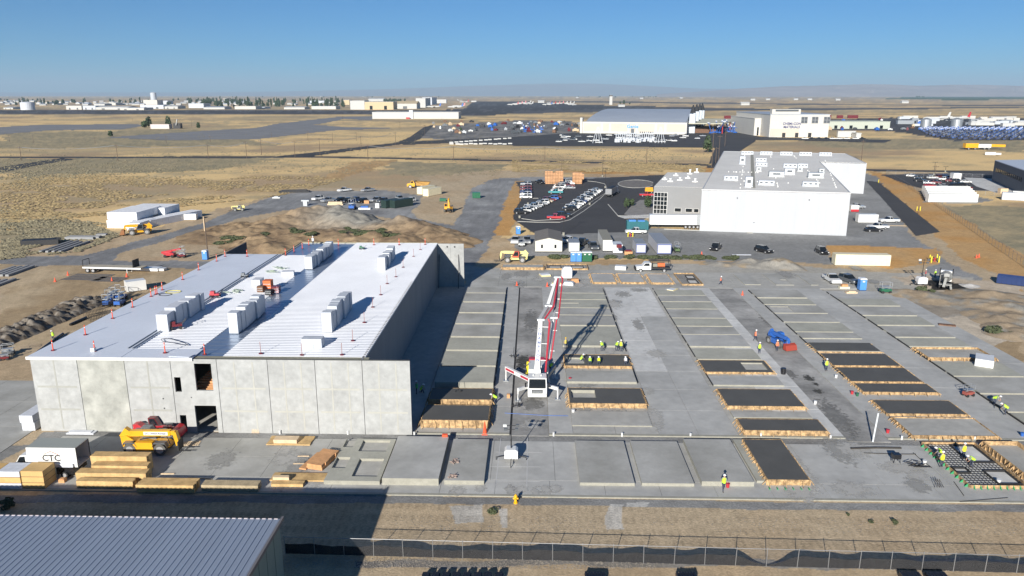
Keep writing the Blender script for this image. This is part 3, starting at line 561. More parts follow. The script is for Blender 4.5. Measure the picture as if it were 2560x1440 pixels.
# ------------------------------------------------------------------ the tilt-up hall
HW = 9.0; HX0, HX1, HXW = -57.0, -18.92, -13.54; HY0, HY1, HY2 = 80.4, 149.8, 137.4
hall = thing('concrete_hall', 'unfinished grey tilt-up concrete hall with white metal roof', 'warehouse', (HX0, HY0, 0))
def hp(name, q, m): 
    for i, v in enumerate(q.v): q.v[i] = (v[0] - HX0, v[1] - HY0, v[2])
    return q.build(name, m, hall)
seams = [-57.0, -51.6, -46.15, -40.85, -35.55, -29.75, -24.35, -18.98, -13.54]
ops = [(-40.6, -39.86, 5.0, 6.8), (-38.15, -36.2, 5.2, 8.47), (-40.45, -39.7, .0, 2.15), (-38.6, -36.1, .0, 3.35)]
def wall_panel(x0, x1, y0, y1, z0, z1, m, ho=()):
    xs = sorted({x0, x1} | {v for o in ho for v in o[:2]}); zs = sorted({z0, z1} | {v for o in ho for v in o[2:]}); q = MB()
    inn = lambda x, z: any(o[0] < x < o[1] and o[2] < z < o[3] for o in ho)
    for i in range(len(xs) - 1):
        for j in range(len(zs) - 1):
            if not inn((xs[i] + xs[i + 1]) / 2, (zs[j] + zs[j + 1]) / 2): q.box(xs[i], xs[i + 1], y0, y1, zs[j], zs[j + 1])
    hp('wall_panel', q, m)
for i in range(8):
    m = TILT2 if i in (1,) else TILT
    wall_panel(seams[i] + .03, seams[i + 1] - .03, HY0, HY0 + .25, 0, HW, m, ops if i == 3 else ())
# shallow formed bands on the panels
for i in (0, 2, 4, 5, 6, 7):
    q = MB(); a, b = seams[i] + .4, seams[i + 1] - .4
    for z in (2.6, 5.4): q.box(a, b, HY0 - .012, HY0 + .02, z, z + .22)
    for k in (.3, .72) if i > 3 else (.48,):
        x = lerp(a, b, k); q.box(x, x + .16, HY0 - .0145, HY0 + .02, .3, HW - .3)
    hp('shallow_band', q, mat('panel_band', (0.4, 0.395, 0.355), .85, var=.08, scale=1.2, coord='World', spec=.2) if i > 3 else mat('panel_band_dark', (0.33, 0.33, 0.3), .85, var=.08, scale=1.2, coord='World', spec=.2))
hp('lifting_insert', MB().box(-42.2, -42.05, HY0 - .02, HY0 + .01, 4.1, 4.25).box(-42.2, -42.05, HY0 - .02, HY0 + .01, 2.9, 3.05).box(-38.9, -38.78, HY0 - .02, HY0 + .01, 4.3, 4.42), STEEL)
for k in range(9):          # right long wall
    a, b = HY0 + .26 + k * 7.7, HY0 + .26 + (k + 1) * 7.7
    hp('side_wall_panel', MB().box(HX1 - .25, HX1, a + .012, b - .012, 0, HW), mat('tilt_side_shaded', (0.25, 0.255, 0.26), .85, var=.08, scale=.4, coord='World', stretch=(1, 1, .3)))  # darker copy of the wall concrete, sun-averted shade put into the colour
hp('side_wall_panel', MB().box(HX1, HX1 + 2.7, HY1, HY1 + .25, 0, HW - .02), TILT); hp('side_wall_panel', MB().box(HX1 + 2.72, HXW, HY1, HY1 + .25, 0, HW - .02), TILT)
for x in (-17.0, -15.5): hp('embed_plate', MB().box(x, x + .3, HY1 - .03, HY1 - .001, HW - .8, HW - .5), STEEL)
hp('wall_brace', MB().beam((-14.6, HY1 - .05, 6.8), (-14.6, HY1 - 1.6, .1), .12, .12), STEEL)
hp('wall_brace', MB().beam((-18.5, HY1 - .05, 6.8), (-18.6, HY1 - 1.4, .1), .12, .12), STEEL)
for k in range(8): hp('side_wall_panel', MB().box(HX0, HX0 + .25, HY0 + .26 + k * 7.1, HY0 + .26 + (k + 1) * 7.1 - .024, 0, HW), TILT)
hp('side_wall_panel', MB().box(HX0, HX0 + .22, HY2, HY1 - 2, 0, HW + .5), mat('wall_painted_shade', (0.1, .1, .11), .8))  # near-black colour paints in the shade on this wall's inner face
hp('rear_wall', MB().box(HX0 + .26, -46.3, HY2, HY2 + .25, 0, HW - .02).box(-46.3, -46.05, HY2 + .25, HY1, 0, HW + .02).box(-46.05, HX1 - .26, HY1, HY1 + .25, 0, HW - .02), TILT)
hp('floor_slab', MB().box(HX0 + .3, HX1 - .3, HY0 + .3, HY1 - .3, -.2, .1), CONC)
MEMB = mat('roof_membrane', (0.66, 0.7, 0.77), 0.5, var=.05, scale=.15, var2=.03, scale2=2, coord='World', spec=.4)
DECK = mat('white_metal_deck', (0.8, 0.81, 0.83), 0.4, 0.0, var=.05, scale=.2, var2=.04, scale2=3, coord='World')
DECKN = mat('glossy_metal_deck', (0.4, 0.47, 0.57), 0.3, 0.7, var=.12, scale=.12, var2=.05, scale2=4, coord='World', stretch=(1, .25, 1))
def deck(name, x0, x1, y0, y1, m, rib, z=HW):       # trapezoidal ribs run across
    q = MB(); n = int((y1 - y0) / rib); ys = []; 
    for i in range(n):
        y = y0 + (y1 - y0) * i / n; r = (y1 - y0) / n
        ys += [(y, 0), (y + r * .55, 0), (y + r * .65, .035), (y + r * .9, .035)]
    ys.append((y1, 0)); vs = [(x, y, z + h) for y, h in ys for x in (x0, x1)]
    q.add(vs, [(2 * i, 2 * i + 1, 2 * i + 3, 2 * i + 2) for i in range(len(ys) - 1)])
    q.add([(x0, y0, z - .2), (x1, y0, z - .2), (x1, y1, z - .2), (x0, y1, z - .2), (x0, y0, z), (x1, y0, z), (x1, y1, z), (x0, y1, z)], [(0, 1, 5, 4), (1, 2, 6, 5), (2, 3, 7, 6), (3, 0, 4, 7), (0, 3, 2, 1)])
    return hp(name, q, m)
deck('ribbed_deck', -35.2, HX1 + .08, 81.6, 118, DECK, .62); deck('ribbed_deck', -35.2, HX1 + .08, 118.02, HY1 + .3, DECK, .62, HW + .02)
deck('glossy_deck', -38.9, -35.22, 81.6, HY1 - .9, DECKN, 1.4, HW - .04)
deck('ribbed_deck', -46.4, -38.92, 83.6, HY2 + .3, DECK, .62); hp('roof_edge', MB().box(-46.4, -38.92, HY2 + .32, HY1, HW - .2, HW - .1), DECKN)
hp('roof_membrane', MB().box(HX0 - .25, -46.42, HY0 - .12, HY2 + .4, HW + .001, HW + .16), MEMB)
hp('roof_membrane', MB().box(-46.41, -38.3, HY0 - .12, 83.58, HW + .001, HW + .13), MEMB)
hp('membrane_seam', MB().box(-47.2, -47.05, 83.4, HY2, HW + .162, HW + .24).box(-46.7, -46.5, 83.4, HY2, HW + .162, HW + .22), GREYP)
hp('fascia', MB().box(HX0 - .3, -38.2, HY0 - .22, HY0 - .125, HW - .16, HW + .19), WHITE)
hp('deck_edge', MB().box(-38.15, HX1 + .6, HY0 + .27, 81.58, HW - .15, HW - .03), mat('deck_end', (0.28, 0.27, 0.2), .7, var=.2, scale=2, coord='World'))
hp('parapet_cap', MB().box(-38.1, HXW, HY0 - .02, HY0 + .28, HW + .003, HW + .03), mat('cap_dark', (0.1, 0.1, 0.09), .7))
hp('roof_curb', MB().box(-46.5, HX1, HY1 + .3, HY1 + .45, HW - .1, HW + .12).box(-46.6, -46.45, HY2 + .4, HY1 + .3, HW - .1, HW + .12), mat('curb_tan', (0.3, 0.27, 0.18), .8))
hp('membrane_flap', MB().beam((-41, 81.2, HW + .18), (-38.4, 80.6, HW + .3), .9, .05), MEMB)
# timber inside, seen through the openings
for k in range(9):
    o = MB().box(0, 3.6, 0, .3, 0, .14).build('timber_stack_layer', LUMO, None, (-38.9 + k * .16, HY0 + 2.2 + k * .3, 5.35 + k * .17)); tag(o, 'orange timber layer %s up the stair-like stack in the tall upper opening' % ('lowest' if k == 0 else ORD[k]), 'timber', 'timber layers inside the upper opening')
for k in range(6):
    o = MB().box(0, 3.2, 0, .3, 0, .14).build('timber_stack_layer', LUMO, None, (-39.6 + k * .2, HY0 + 1.0 + k * .25, 4.4 + k * .16)); tag(o, 'orange timber layer %s up the low stack inside the small upper opening' % ('lowest' if k == 0 else ORD[k]), 'timber', 'timber layers low inside the upper openings')
tag(MB().box(-41.5, -35.6, HY0 + .5, HY0 + 4.4, 4.1, 4.3).build('mezzanine', GREYP), 'dark mezzanine floor inside the hall behind the openings', 'mezzanine')
# ------------------------------------------------------------------ vehicles
def wheel_mesh(r, w, n=12, tyre=RUBBER, rim=RIM):
    return MB().tube((0, -w / 2, 0), (0, w / 2, 0), r, r, n, 0).tube((0, -w / 2 - .004, 0), (0, w / 2 + .004, 0), r * .58, r * .58, n, 1).mesh('wheel', [tyre, rim])
WHEEL = wheel_mesh(.36, .24); WHEEL_B = wheel_mesh(.52, .32); WHEEL_XL = wheel_mesh(.68, .5, 16, TYRED, RIM); WHEEL_Y = wheel_mesh(.68, .5, 16, TYRED, YELLOW)
LAMP = mat('headlamp', (.7, .7, .68), .2); TAIL = mat('tail_lamp', (.4, .02, .02), .3)
def bev(q, k=.06):
    return q
CAR_SPEC = {
 'sedan': dict(L=4.7, W=1.82, body=[(-2.35, .3), (-2.33, .75), (-2.2, .92), (-1.5, .95), (1.05, .93), (2.1, .78), (2.33, .62), (2.35, .3)], cab=[(-1.75, .93), (-1.1, 1.36), (-.2, 1.42), (.45, 1.36), (1.15, .93)], wx=1.4),
 'suv': dict(L=4.8, W=1.9, body=[(-2.4, .35), (-2.4, .95), (-2.3, 1.05), (1.0, 1.04), (2.15, .95), (2.38, .75), (2.4, .35)], cab=[(-2.3, 1.03), (-2.05, 1.62), (-1.2, 1.72), (.2, 1.7), (1.05, 1.03)], wx=1.42),
 'van': dict(L=5.0, W=1.95, body=[(-2.5, .35), (-2.5, 1.05), (-2.4, 1.1), (1.5, 1.08), (2.3, .85), (2.5, .7), (2.5, .35)], cab=[(-2.42, 1.08), (-2.3, 1.85), (-1.5, 1.95), (.6, 1.92), (1.7, 1.08)], wx=1.5),
 'pickup': dict(L=5.8, W=2.0, body=[(-2.9, .5), (-2.9, 1.08), (-.95, 1.1), (1.25, 1.12), (2.65, 1.02), (2.88, .85), (2.9, .42), (-1, .42)], cab=[(-.98, 1.09), (-.9, 1.72), (-.5, 1.8), (.5, 1.78), (1.3, 1.11)], wx=1.78),
}
CARM = {}
def car_proto(kind, pm):
    key = (kind, pm.name)
    if key in CARM: return CARM[key]
    s = CAR_SPEC[kind]; W = s['W'] / 2
    root = bpy.data.objects.new('parked_car' if kind != 'pickup' else 'pickup_truck', None); root['category'] = {'sedan': 'car', 'suv': 'car', 'van': 'van', 'pickup': 'pickup truck'}[kind]
    q = MB().prof(s['body'], -W, W, 0, .05)
    c = s['cab']; top = [p for p in c if p[1] > c[0][1] + .3]
    q.prof([(c[0][0] + .08, c[0][1])] + [(x, z) for x, z in top] + [(c[-1][0] - .02, c[-1][1])], -W + .12, W - .12, 1, .16)      # greenhouse, glass-dark
    zt = max(p[1] for p in c); q.prof([(top[0][0], top[0][1] - .015), (top[0][0], top[0][1] + .02)] + [(x, z + .03) for x, z in top[1:]] + [(top[-1][0], top[-1][1] - .02)], -W + .27, W - .27, 0)
    for sy in (-1, 1):   # pillars
        for px in (c[0][0] + .14, (c[0][0] + c[-1][0]) / 2 - .1):
            q.beam((px, sy * (W - .125), c[0][1]), (px + (.2 if px < c[0][0] + .5 else 0), sy * (W - .265), zt - .03), .1, .05, 0)
    if kind == 'pickup':
        q.box(-2.8, -1.05, -W + .12, W - .12, 1.095, 1.105, 2)
    me = q.mesh('car_body', [pm, GLASS, BLACK])
    bw = MB(); 
    for sy in (-1, 1): bw.box(s['L'] / 2 - .03, s['L'] / 2 + .015, sy * W * .8 - .16, sy * W * .8 + .16, .66, .82)
    lamp = bw.mesh('headlight', LAMP); 
    CARM[key] = (me, lamp, s, root['category'], root.name.split('.')[0]); return CARM[key]
def car(kind, pm, x, y, rz, label, group=None, z=0.0, detail=True, sc=1.0):
    me, lamp, s, cat, nm = car_proto(kind, pm)
    if not detail:
        o = bpy.data.objects.new(nm, me); C.objects.link(o); o.location = (x, y, z); o.rotation_euler = (0, 0, rz); return tag(o, label, cat, group)
    t = thing(nm, label, cat, (x, y, z), rz, group); t.scale = (sc,) * 3
    part('body', me, t); part('headlights', lamp, t)
    for sx in (-1, 1):
        for sy in (-1, 1): part('wheel', WHEEL, t, (sx * s['wx'], sy * (s['W'] / 2 - .1), .36))
    return t
PM = dict(white=WHITE, black=BLACK, silver=SILV, grey=GREYP, red=REDP, maroon=DRED, blue=BLUEP, navy=NAVY, teal=TEALP, beige=paint('beige_paint', (.45, .38, .28)))
def carpx(kind, c, px, py, rz, label, group=None, **k):
    x, y = G(px, py); return car(kind, PM[c], x, y, R(rz), label, group, **k)
# staff car park by the white building
GRP = 'cars in the staff car park'
lst = ['black', 'white', 'white', 'white', 'silver', 'white', 'silver', 'white', 'beige', 'maroon', 'blue', 'maroon']
for i, c in enumerate(lst):
    t = i / (len(lst) - 1); kind = random.choice(['sedan', 'suv', 'pickup', 'suv'])
    carpx(kind, c, lerp(1302, 1388, t), lerp(534, 496, t), random.uniform(-4, 4) + (180 if i % 3 else 0), '%s %s parked %s in the left angled row of the staff lot' % (c, 'pickup' if kind == 'pickup' else 'car', ORD[i] if i else 'nearest'), GRP)
for i, c in enumerate(['white', 'white', 'navy', 'maroon', 'maroon', 'silver']):
    carpx('suv', c, lerp(1314, 1315, i / 5), lerp(496, 463, i / 5), 180, '%s car parked %s in the short row by the orange bank' % (c, ORD[i]), GRP)
for i, (c, k) in enumerate([('teal', 'pickup'), ('white', 'suv'), ('silver', 'sedan'), ('white', 'van'), ('white', 'van'), ('grey', 'suv')]):
    carpx(k, c, lerp(1389, 1402, i / 5), lerp(484, 463, i / 5), 180, '%s %s %s in the middle row of the staff lot' % (c, k if k in ('van', 'pickup') else 'car', ORD[i]), GRP)
for i, (c, k) in enumerate([('silver', 'sedan'), ('maroon', 'suv'), ('white', 'pickup'), ('white', 'suv')]):
    carpx(k, c, lerp(1424, 1418, i / 3), lerp(472, 457, i / 3), 0, '%s %s %s behind the middle row of the staff lot' % (c, k if k == 'pickup' else 'car', ORD[i]), GRP)
for i, c in enumerate(['black', 'white', 'white', 'silver', 'white', 'white', 'navy', 'silver', 'white', 'white', 'grey', 'white', 'silver', 'white', 'white', 'silver']):
    t = i / 15; carpx(random.choice(['sedan', 'suv', 'suv']), c, lerp(1424, 1492, t), lerp(526, 478, t), random.uniform(-3, 3) + (0 if i % 2 else 180), '%s car parked %s in the right angled row of the staff lot' % (c, ORD[i]), GRP)
carpx('pickup', 'red', 1390, 548, 0, 'bright red pickup nearest the kerb in the staff lot'); carpx('suv', 'black', 1409, 542, 0, 'black car half hidden behind the bright red pickup')
carpx('pickup', 'black', 1350, 459, -60, 'black pickup by the orange wood stacks at the back of the lot')
carpx('pickup', 'red', 1617, 491, 0, 'red pickup beside the glass corner of the grey annex')
# left gravel lot
for i, (k, c, px, py, rz) in enumerate([('pickup', 'white', 861, 479, -130), ('pickup', 'silver', 920, 479, -130), ('pickup', 'silver', 822, 505, -130), ('suv', 'black', 849, 505, -120), ('suv', 'black', 868, 506, -120), ('suv', 'navy', 886, 504, -120),
        ('suv', 'silver', 940, 504, -125), ('suv', 'grey', 956, 506, -120), ('suv', 'grey', 994, 514, -120), ('suv', 'black', 1010, 508, -120)]):
    carpx(k, c, px, py, rz, ['white pickup alone at the back left of the gravel lot', 'silver pickup alone at the back middle of the gravel lot', 'silver pickup left of three black cars in the gravel lot', 'black car left of three behind the plywood stack', 'black car middle of three behind the plywood stack',
        'dark blue car right of three behind the plywood stack', 'silver car right of the cardboard box in the gravel lot', 'grey car just left of the dark containers', 'grey car just right of the dark containers', 'black car at the right end of the gravel lot'][i], 'vehicles in the left gravel lot')
for px, py, c, rz, lb in [(905, 507, 'black', -120, 'black car right of the three behind the plywood'), (1000, 500, 'silver', -60, 'silver car behind the dark containers'), (795, 500, 'white', -120, 'white car at the left end of the gravel lot row'), (1025, 505, 'white', -120, 'white car rightmost in the gravel lot')]: carpx('suv', c, px, py, rz, lb, 'vehicles in the left gravel lot')
# along the yard
for k, c, px, py, rz, lb in [('pickup', 'black', 1789, 624, -115, 'black pickup on grey gravel left of two before the white building'), ('suv', 'black', 1909, 631, -60, 'black car with its door open before the white building'),
        ('suv', 'black', 2054, 634, -90, 'black off-roader left of the long cream container'), ('pickup', 'white', 2079, 705, -90, 'white pickup facing the camera at the far right of the floor'),
        ('suv', 'grey', 2121, 706, -70, 'dark grey off-roader beside the white pickup'), ('pickup', 'silver', 2140, 521, 0, 'silver pickup behind the red and white trailer'), ('pickup', 'white', 2222, 556, 180, 'white pickup hitched to the white cargo trailer'),
        ('pickup', 'white', 2194, 572, 180, 'white pickup behind the black sedan right of the white building'), ('sedan', 'black', 2183, 579, 0, 'black sedan right of the white building'), ('pickup', 'white', 1589, 584, 180, 'white pickup with trailer by the teal dumpster'),
        ('pickup', 'white', 1289, 607, -95, 'white pickup left of the pale office cabin'), ('pickup', 'silver', 1317, 607, -90, 'silver pickup right beside the pale office cabin'), ('pickup', 'white', 1421, 607, -150, 'white pickup half behind the small white trailer'),
        ('pickup', 'black', 1455, 612, -110, 'black pickup between the small trailer and the tall white one'), ('pickup', 'grey', 1483, 622, -85, 'grey pickup with blue cap facing the camera'), ('suv', 'black', 1395, 568, 30, 'black car on the asphalt kerb')][:-1]:
    carpx(k, c, px, py, rz, lb, 'site vehicles in the yard')
# far right car park
for c, px, py, rz, k in [('white', 2279, 442, -30, 'sedan'), ('black', 2294, 446, -20, 'sedan'), ('black', 2300, 454, -30, 'suv'), ('white', 2331, 447, 10, 'suv'), ('maroon', 2338, 459, -30, 'suv'), ('silver', 2322, 460, -20, 'sedan'), ('red', 2324, 467, 0, 'sedan'), ('white', 2359, 468, -90, 'sedan'),
        ('grey', 2348, 473, -20, 'sedan'), ('maroon', 2351, 445, 20, 'suv'), ('navy', 2366, 445, 0, 'suv'), ('white', 2360, 451, 0, 'pickup'), ('maroon', 2378, 455, -30, 'suv'), ('navy', 2372, 448, 0, 'suv'), ('black', 2395, 456, -30, 'suv'), ('white', 2413, 457, -10, 'sedan'), ('black', 2389, 467, 0, 'suv'), ('black', 2406, 466, 0, 'suv')]:
    carpx(k, c, px, py, rz, None, 'cars in the fenced right car park'); o = C.objects[-1]
frc = [o for o in C.objects if o.get('group') == 'cars in the fenced right car park']
names = ['white sedan alone at the left of the fenced right car park', 'black sedan with white cap left of the fenced right lot', 'black car in front of the black sedan in the right lot', 'white car at the back left of the right lot cluster', 'dark red car in the middle left of the right lot',
    'silver sedan behind the red sedan in the right lot', 'bright red sedan in the fenced right lot', 'white sedan facing the camera in the right lot', 'grey sedan nearest the white trailers in the right lot', 'dark red car at the back of the right lot', 'navy car at the very back of the right lot',
    'white pickup in the middle of the right lot', 'dark red car left of the white shed', 'navy car behind the dark red car near the white shed', 'black car in front of the white shed', 'white sedan right of the white shed', 'black car left behind the red dumpster', 'black car right behind the red dumpster']
for o, n in zip(frc, names): o['label'] = n
# airport and hangar vehicles, small in the picture
i = 0
for _ in range(60):
    px = random.uniform(1395, 1780); py = random.uniform(338, 358); c = random.choice(['white', 'white', 'silver', 'black', 'white', 'grey']); x, y = G(px, py)
    car(random.choice(['pickup', 'suv', 'sedan']), PM[c], x, y, R(random.choice([0, 180, 20, 160])), '%s vehicle on the asphalt before the arched hangar' % c, 'vehicles before the arched hangar', detail=False, z=.02)
for k_ in range(9):
    x, y = G(2010 + k_ * 18 + random.uniform(-3, 3), 348); c = random.choice(['white', 'white', 'black']); car('pickup', PM[c], x, y, R(random.choice([0, 180])), '%s vehicle beside the tall cream factory' % c, 'vehicles beside the tall cream factory', detail=False)
# ------------------------------------------------------------------ people
def figure(pose):
    P = dict(stand=dict(pe=(0, 0, .95), ch=(0, 0, 1.38), ne=(0, 0, 1.52), he=(0, .0, 1.68), k1=(.1, .04, .5), f1=(.11, 0, .06), k2=(-.1, .02, .5), f2=(-.12, -.03, .06), e1=(.27, .02, 1.12), h1=(.24, .18, .9), e2=(-.27, 0, 1.12), h2=(-.25, .12, .88)),
             walk=dict(pe=(0, 0, .95), ch=(0, .04, 1.38), ne=(0, .06, 1.52), he=(0, .09, 1.68), k1=(.1, .2, .52), f1=(.1, .3, .06), k2=(-.1, .0, .5), f2=(-.1, -.35, .1), e1=(.26, -.12, 1.14), h1=(.25, -.02, .9), e2=(-.26, .14, 1.14), h2=(-.24, .3, 1.0)),
             bend=dict(pe=(0, -.12, .92), ch=(0, .26, 1.15), ne=(0, .38, 1.2), he=(0, .52, 1.22), k1=(.14, .05, .5), f1=(.15, 0, .06), k2=(-.14, .08, .5), f2=(-.17, -.04, .06), e1=(.26, .42, .92), h1=(.16, .55, .68), e2=(-.26, .42, .92), h2=(-.12, .58, .66)),
             kneel=dict(pe=(0, 0, .5), ch=(0, .2, .86), ne=(0, .28, .97), he=(0, .36, 1.1), k1=(.14, .38, .42), f1=(.14, .36, .06), k2=(-.13, .14, .07), f2=(-.13, -.28, .08), e1=(.26, .42, .68), h1=(.14, .6, .5), e2=(-.26, .4, .66), h2=(-.1, .58, .4)))[pose]
    nm = ['pe', 'ch', 'ne', 'he', 'k1', 'f1', 'k2', 'f2', 'e1', 'h1', 'e2', 'h2']; v = [Vector(P[k]) for k in nm]
    hip = lambda s: v[0] + Vector((s * .1, 0, -.02)); sh = lambda s: v[1] + Vector((s * .19, 0, .05))
    vs = v + [hip(1), hip(-1), sh(1), sh(-1), v[5] + Vector((0, .16, -.02)), v[7] + Vector((0, .16, -.02)), v[3] + Vector((0, .02, .1))]
    rad = [.16, .17, .065, .1, .075, .05, .075, .05, .05, .035, .05, .035, .11, .11, .07, .07, .045, .045, .085]
    es = [(0, 1), (1, 2), (2, 3), (3, 18), (0, 12), (12, 4), (4, 5), (5, 16), (0, 13), (13, 6), (6, 7), (7, 17), (1, 14), (14, 8), (8, 9), (1, 15), (15, 10), (10, 11)]
    me = bpy.data.meshes.new('tmp'); me.from_pydata([tuple(a) for a in vs], es, []); o = bpy.data.objects.new('tmp', me); C.objects.link(o)
    sk = o.modifiers.new('s', 'SKIN')
    for i, r in enumerate(rad): me.skin_vertices[0].data[i].radius = (r, r)
    me.skin_vertices[0].data[0].use_root = True
    su = o.modifiers.new('u', 'SUBSURF'); su.levels = 1; su.render_levels = 1
    bpy.context.view_layer.update(); out = bpy.data.meshes.new_from_object(o.evaluated_get(bpy.context.evaluated_depsgraph_get())); bpy.data.objects.remove(o)
    seg = [(0, 1, 'shirt'), (1, 2, 'shirt'), (2, 18, 'skin'), (12, 4, 'pants'), (4, 5, 'pants'), (5, 16, 'boot'), (13, 6, 'pants'), (6, 7, 'pants'), (7, 17, 'boot'), (14, 8, 'shirt'), (8, 9, 'skin'), (15, 10, 'shirt'), (10, 11, 'skin'), (0, 12, 'pants'), (0, 13, 'pants')]
    ks = ['shirt', 'pants', 'skin', 'boot']; ix = []
    for p in out.polygons:
        c = p.center; best = None
        for a, b, k in seg:
            A, B = vs[a], vs[b]; t = max(0, min(1, (c - A).dot(B - A) / (B - A).length_squared)); d = (c - (A + (B - A) * t)).length
            if best is None or d < best[0]: best = (d, k)
        ix.append(ks.index(best[1]))
    for m in (SHIRT, JEANS, SKIN, BOOT): out.materials.append(m)
    out.polygons.foreach_set('material_index', ix); out.polygons.foreach_set('use_smooth', [True] * len(ix)); out.name = 'person_body'
    d = (v[1] - v[0]).normalized(); side = Vector((1, 0, 0)); fw = side.cross(d)
    q = MB(); rings = []
    for t, wx, wy in ((-.12, .2, .155), (.15, .2, .16), (.38, .215, .165), (.5, .15, .12)):
        c = v[0] + d * (t + .04); rings.append([c + side * math.cos(a) * wx + fw * math.sin(a) * wy for a in [math.pi * 2 * i / 10 for i in range(10)]])
    vv = [p for r in rings for p in r]; q.add(vv, [(r * 10 + i, r * 10 + (i + 1) % 10, r * 10 + 10 + (i + 1) % 10, r * 10 + 10 + i) for r in range(3) for i in range(10)])
    hd = v[3] + Vector((0, .01, .04)); h = MB().ball(hd + Vector((0, 0, .06)), (.125, .15, .1), 10, 6).tube(hd + Vector((0, .02, .03)), hd + Vector((0, .02, .045)), .17, .16, 12)
    return out, q, h
FIG = {p: figure(p) for p in ('stand', 'walk', 'bend', 'kneel')}; VM = {}; HM = {}
def person(pose, px, py, rz, label, vest=HIVIS, z=.1, helmet=HATW, group='construction workers'):
    x, y = G(px, py, z); t = thing('person', label, 'person', (x, y, z), R(rz), group); b, v, h = FIG[pose]
    part('body', b, t)
    if (pose, vest.name) not in VM: VM[(pose, vest.name)] = v.mesh('vest', vest)
    if (pose, helmet.name) not in HM: HM[(pose, helmet.name)] = h.mesh('helmet', helmet)
    part('vest', VM[(pose, vest.name)], t); part('helmet', HM[(pose, helmet.name)], t); return t
HIVISY = mat('hi_vis_yellow', (.75, .85, .03), .8)
YH = mat('yellow_helmet', (.75, .5, .02), .4)
for a in [('bend', 1505, 877, 20, 'worker in lime vest bending left of two at the slab edge', HIVIS, .4), ('bend', 1541, 877, -30, 'worker in lime vest bending in the group of two at the slab end', HIVIS, .4), ('stand', 1552, 878, 160, 'worker in lime vest standing right in the group of two', HIVIS, .4),
      ('kneel', 1452, 905, -90, 'worker kneeling in the window of the dark panel', HIVIS, .12), ('bend', 1475, 917, 0, 'worker in pale lime vest at the front edge of the dark panel', HIVIS, .12), ('bend', 1497, 917, 0, 'worker in yellow vest at the front edge of the dark panel', HIVISY, .12),
      ('bend', 1564, 917, 0, 'worker in white shirt at the front edge of the dark panel', HATW, .12), ('stand', 1414, 872, 180, 'worker in yellow helmet under the boom shadow', mat('tan_vest', (.55, .45, .1), .8), .12, YH), ('bend', 1376, 930, -60, 'worker in lime guiding the pump hose beside the truck', HIVIS, .1),
      ('bend', 1238, 1010, 90, 'worker in lime shirt at the end of the shaded dark panels', HIVIS, .12), ('stand', 1042, 985, 90, 'worker in green vest standing in the hall shade', mat('green_vest', (.05, .6, .1), .8), .12), ('kneel', 1052, 982, -90, 'worker crouching in the hall shade beside another', HIVIS, .12),
      ('walk', 1801, 712, -90, 'worker in orange vest walking at the back of the right floor', HIVO, .1), ('walk', 1888, 852, -60, 'worker in orange vest walking in the right lane', HIVO, .06), ('stand', 1898, 884, 180, 'worker in lime vest standing in the right lane', HIVIS, .06),
      ('stand', 1942, 878, 180, 'worker in orange and white vest by the blue telehandler', HIVO, .06), ('stand', 2065, 927, 180, 'worker in pale vest left of the dark panels', HIVIS, .12), ('stand', 2313, 694, -120, 'worker in red shirt near the mixer truck', mat('red_shirt', (.5, .06, .06), .8), 0),
      ('stand', 2337, 695, 170, 'worker in lime vest near the mixer truck', HIVIS, 0), ('bend', 2486, 1012, -140, 'worker in lime vest pushing a float on the outer panels', HIVIS, .3), ('bend', 2513, 1036, 60, 'worker in lime vest bending beside the float', HIVIS, .3),
      ('bend', 2350, 1150, 60, 'worker in lime bending at the left of the rebar bed', HIVIS, .15), ('stand', 2353, 1168, 0, 'worker in yellow standing left in the rebar bed', HIVISY, .15), ('stand', 2407, 1146, 180, 'worker in yellow standing upright in the rebar bed', HIVISY, .15), ('bend', 2428, 1168, 90, 'worker in lime crouching right in the rebar bed', HIVIS, .15),
      ('walk', 1808, 1227, 180, 'worker in lime vest with red bucket at the front panels', HIVIS, .1), ('kneel', 134, 846, 60, 'worker in lime shirt kneeling left of the hall', HIVIS, 0), ('stand', 1448, 628, 30, 'worker in pale lime vest between the trailers', HIVIS, 0)]:
    person(*a[:5], vest=a[5], z=a[6], helmet=a[7] if len(a) > 7 else HATW)
# person on the hall roof
x, y = G(783, 613, 9.1); person('stand', 783, 613, 0, 'worker in white standing at the far edge of the hall roof', vest=HATW, z=9.1)
# ------------------------------------------------------------------ concrete pump truck
def wheels(t, lst, me, nm='wheel'):
    for p in lst: part(nm, me, t, p)
PT = thing('concrete_pump_truck', 'white and red concrete pump truck with folded boom raised and outriggers out', 'pump truck', (*G(1343, 1000, .05), .05), R(0))
W2 = 1.25
MB().prof([(-1.22, .55), (-1.22, 3.0), (1.22, 3.0), (1.22, .55)], 0, .01).build('tmp', WHITE); bpy.data.objects.remove(C.objects[-1])
def P_(name, q, m): return q.build(name, m, PT)
cabq = MB(); cabq.add([(-1.22, 0, .55), (1.22, 0, .55), (1.22, 2.0, .55), (-1.22, 2.0, .55), (-1.22, 0, 1.55), (1.22, 0, 1.55), (1.22, 2.0, 1.55), (-1.22, 2.0, 1.55), (-1.16, .22, 2.9), (1.16, .22, 2.9), (1.16, 2.0, 2.9), (-1.16, 2.0, 2.9)],
   [(0, 3, 2, 1), (0, 1, 5, 4), (4, 5, 9, 8), (1, 2, 6, 5), (5, 6, 10, 9), (2, 3, 7, 6), (6, 7, 11, 10), (3, 0, 4, 7), (7, 4, 8, 11), (8, 9, 10, 11)])
cb = P_('cab', cabq, WHITE)
MB().add([(-1.08, -.03, 1.6), (1.08, -.03, 1.6), (1.04, .16, 2.78), (-1.04, .16, 2.78)], [(0, 1, 2, 3)]).build('windscreen', GLASS, cb)
MB().box(-.7, .7, -.03, -.002, .95, 1.4).build('grille', STEEL, cb)
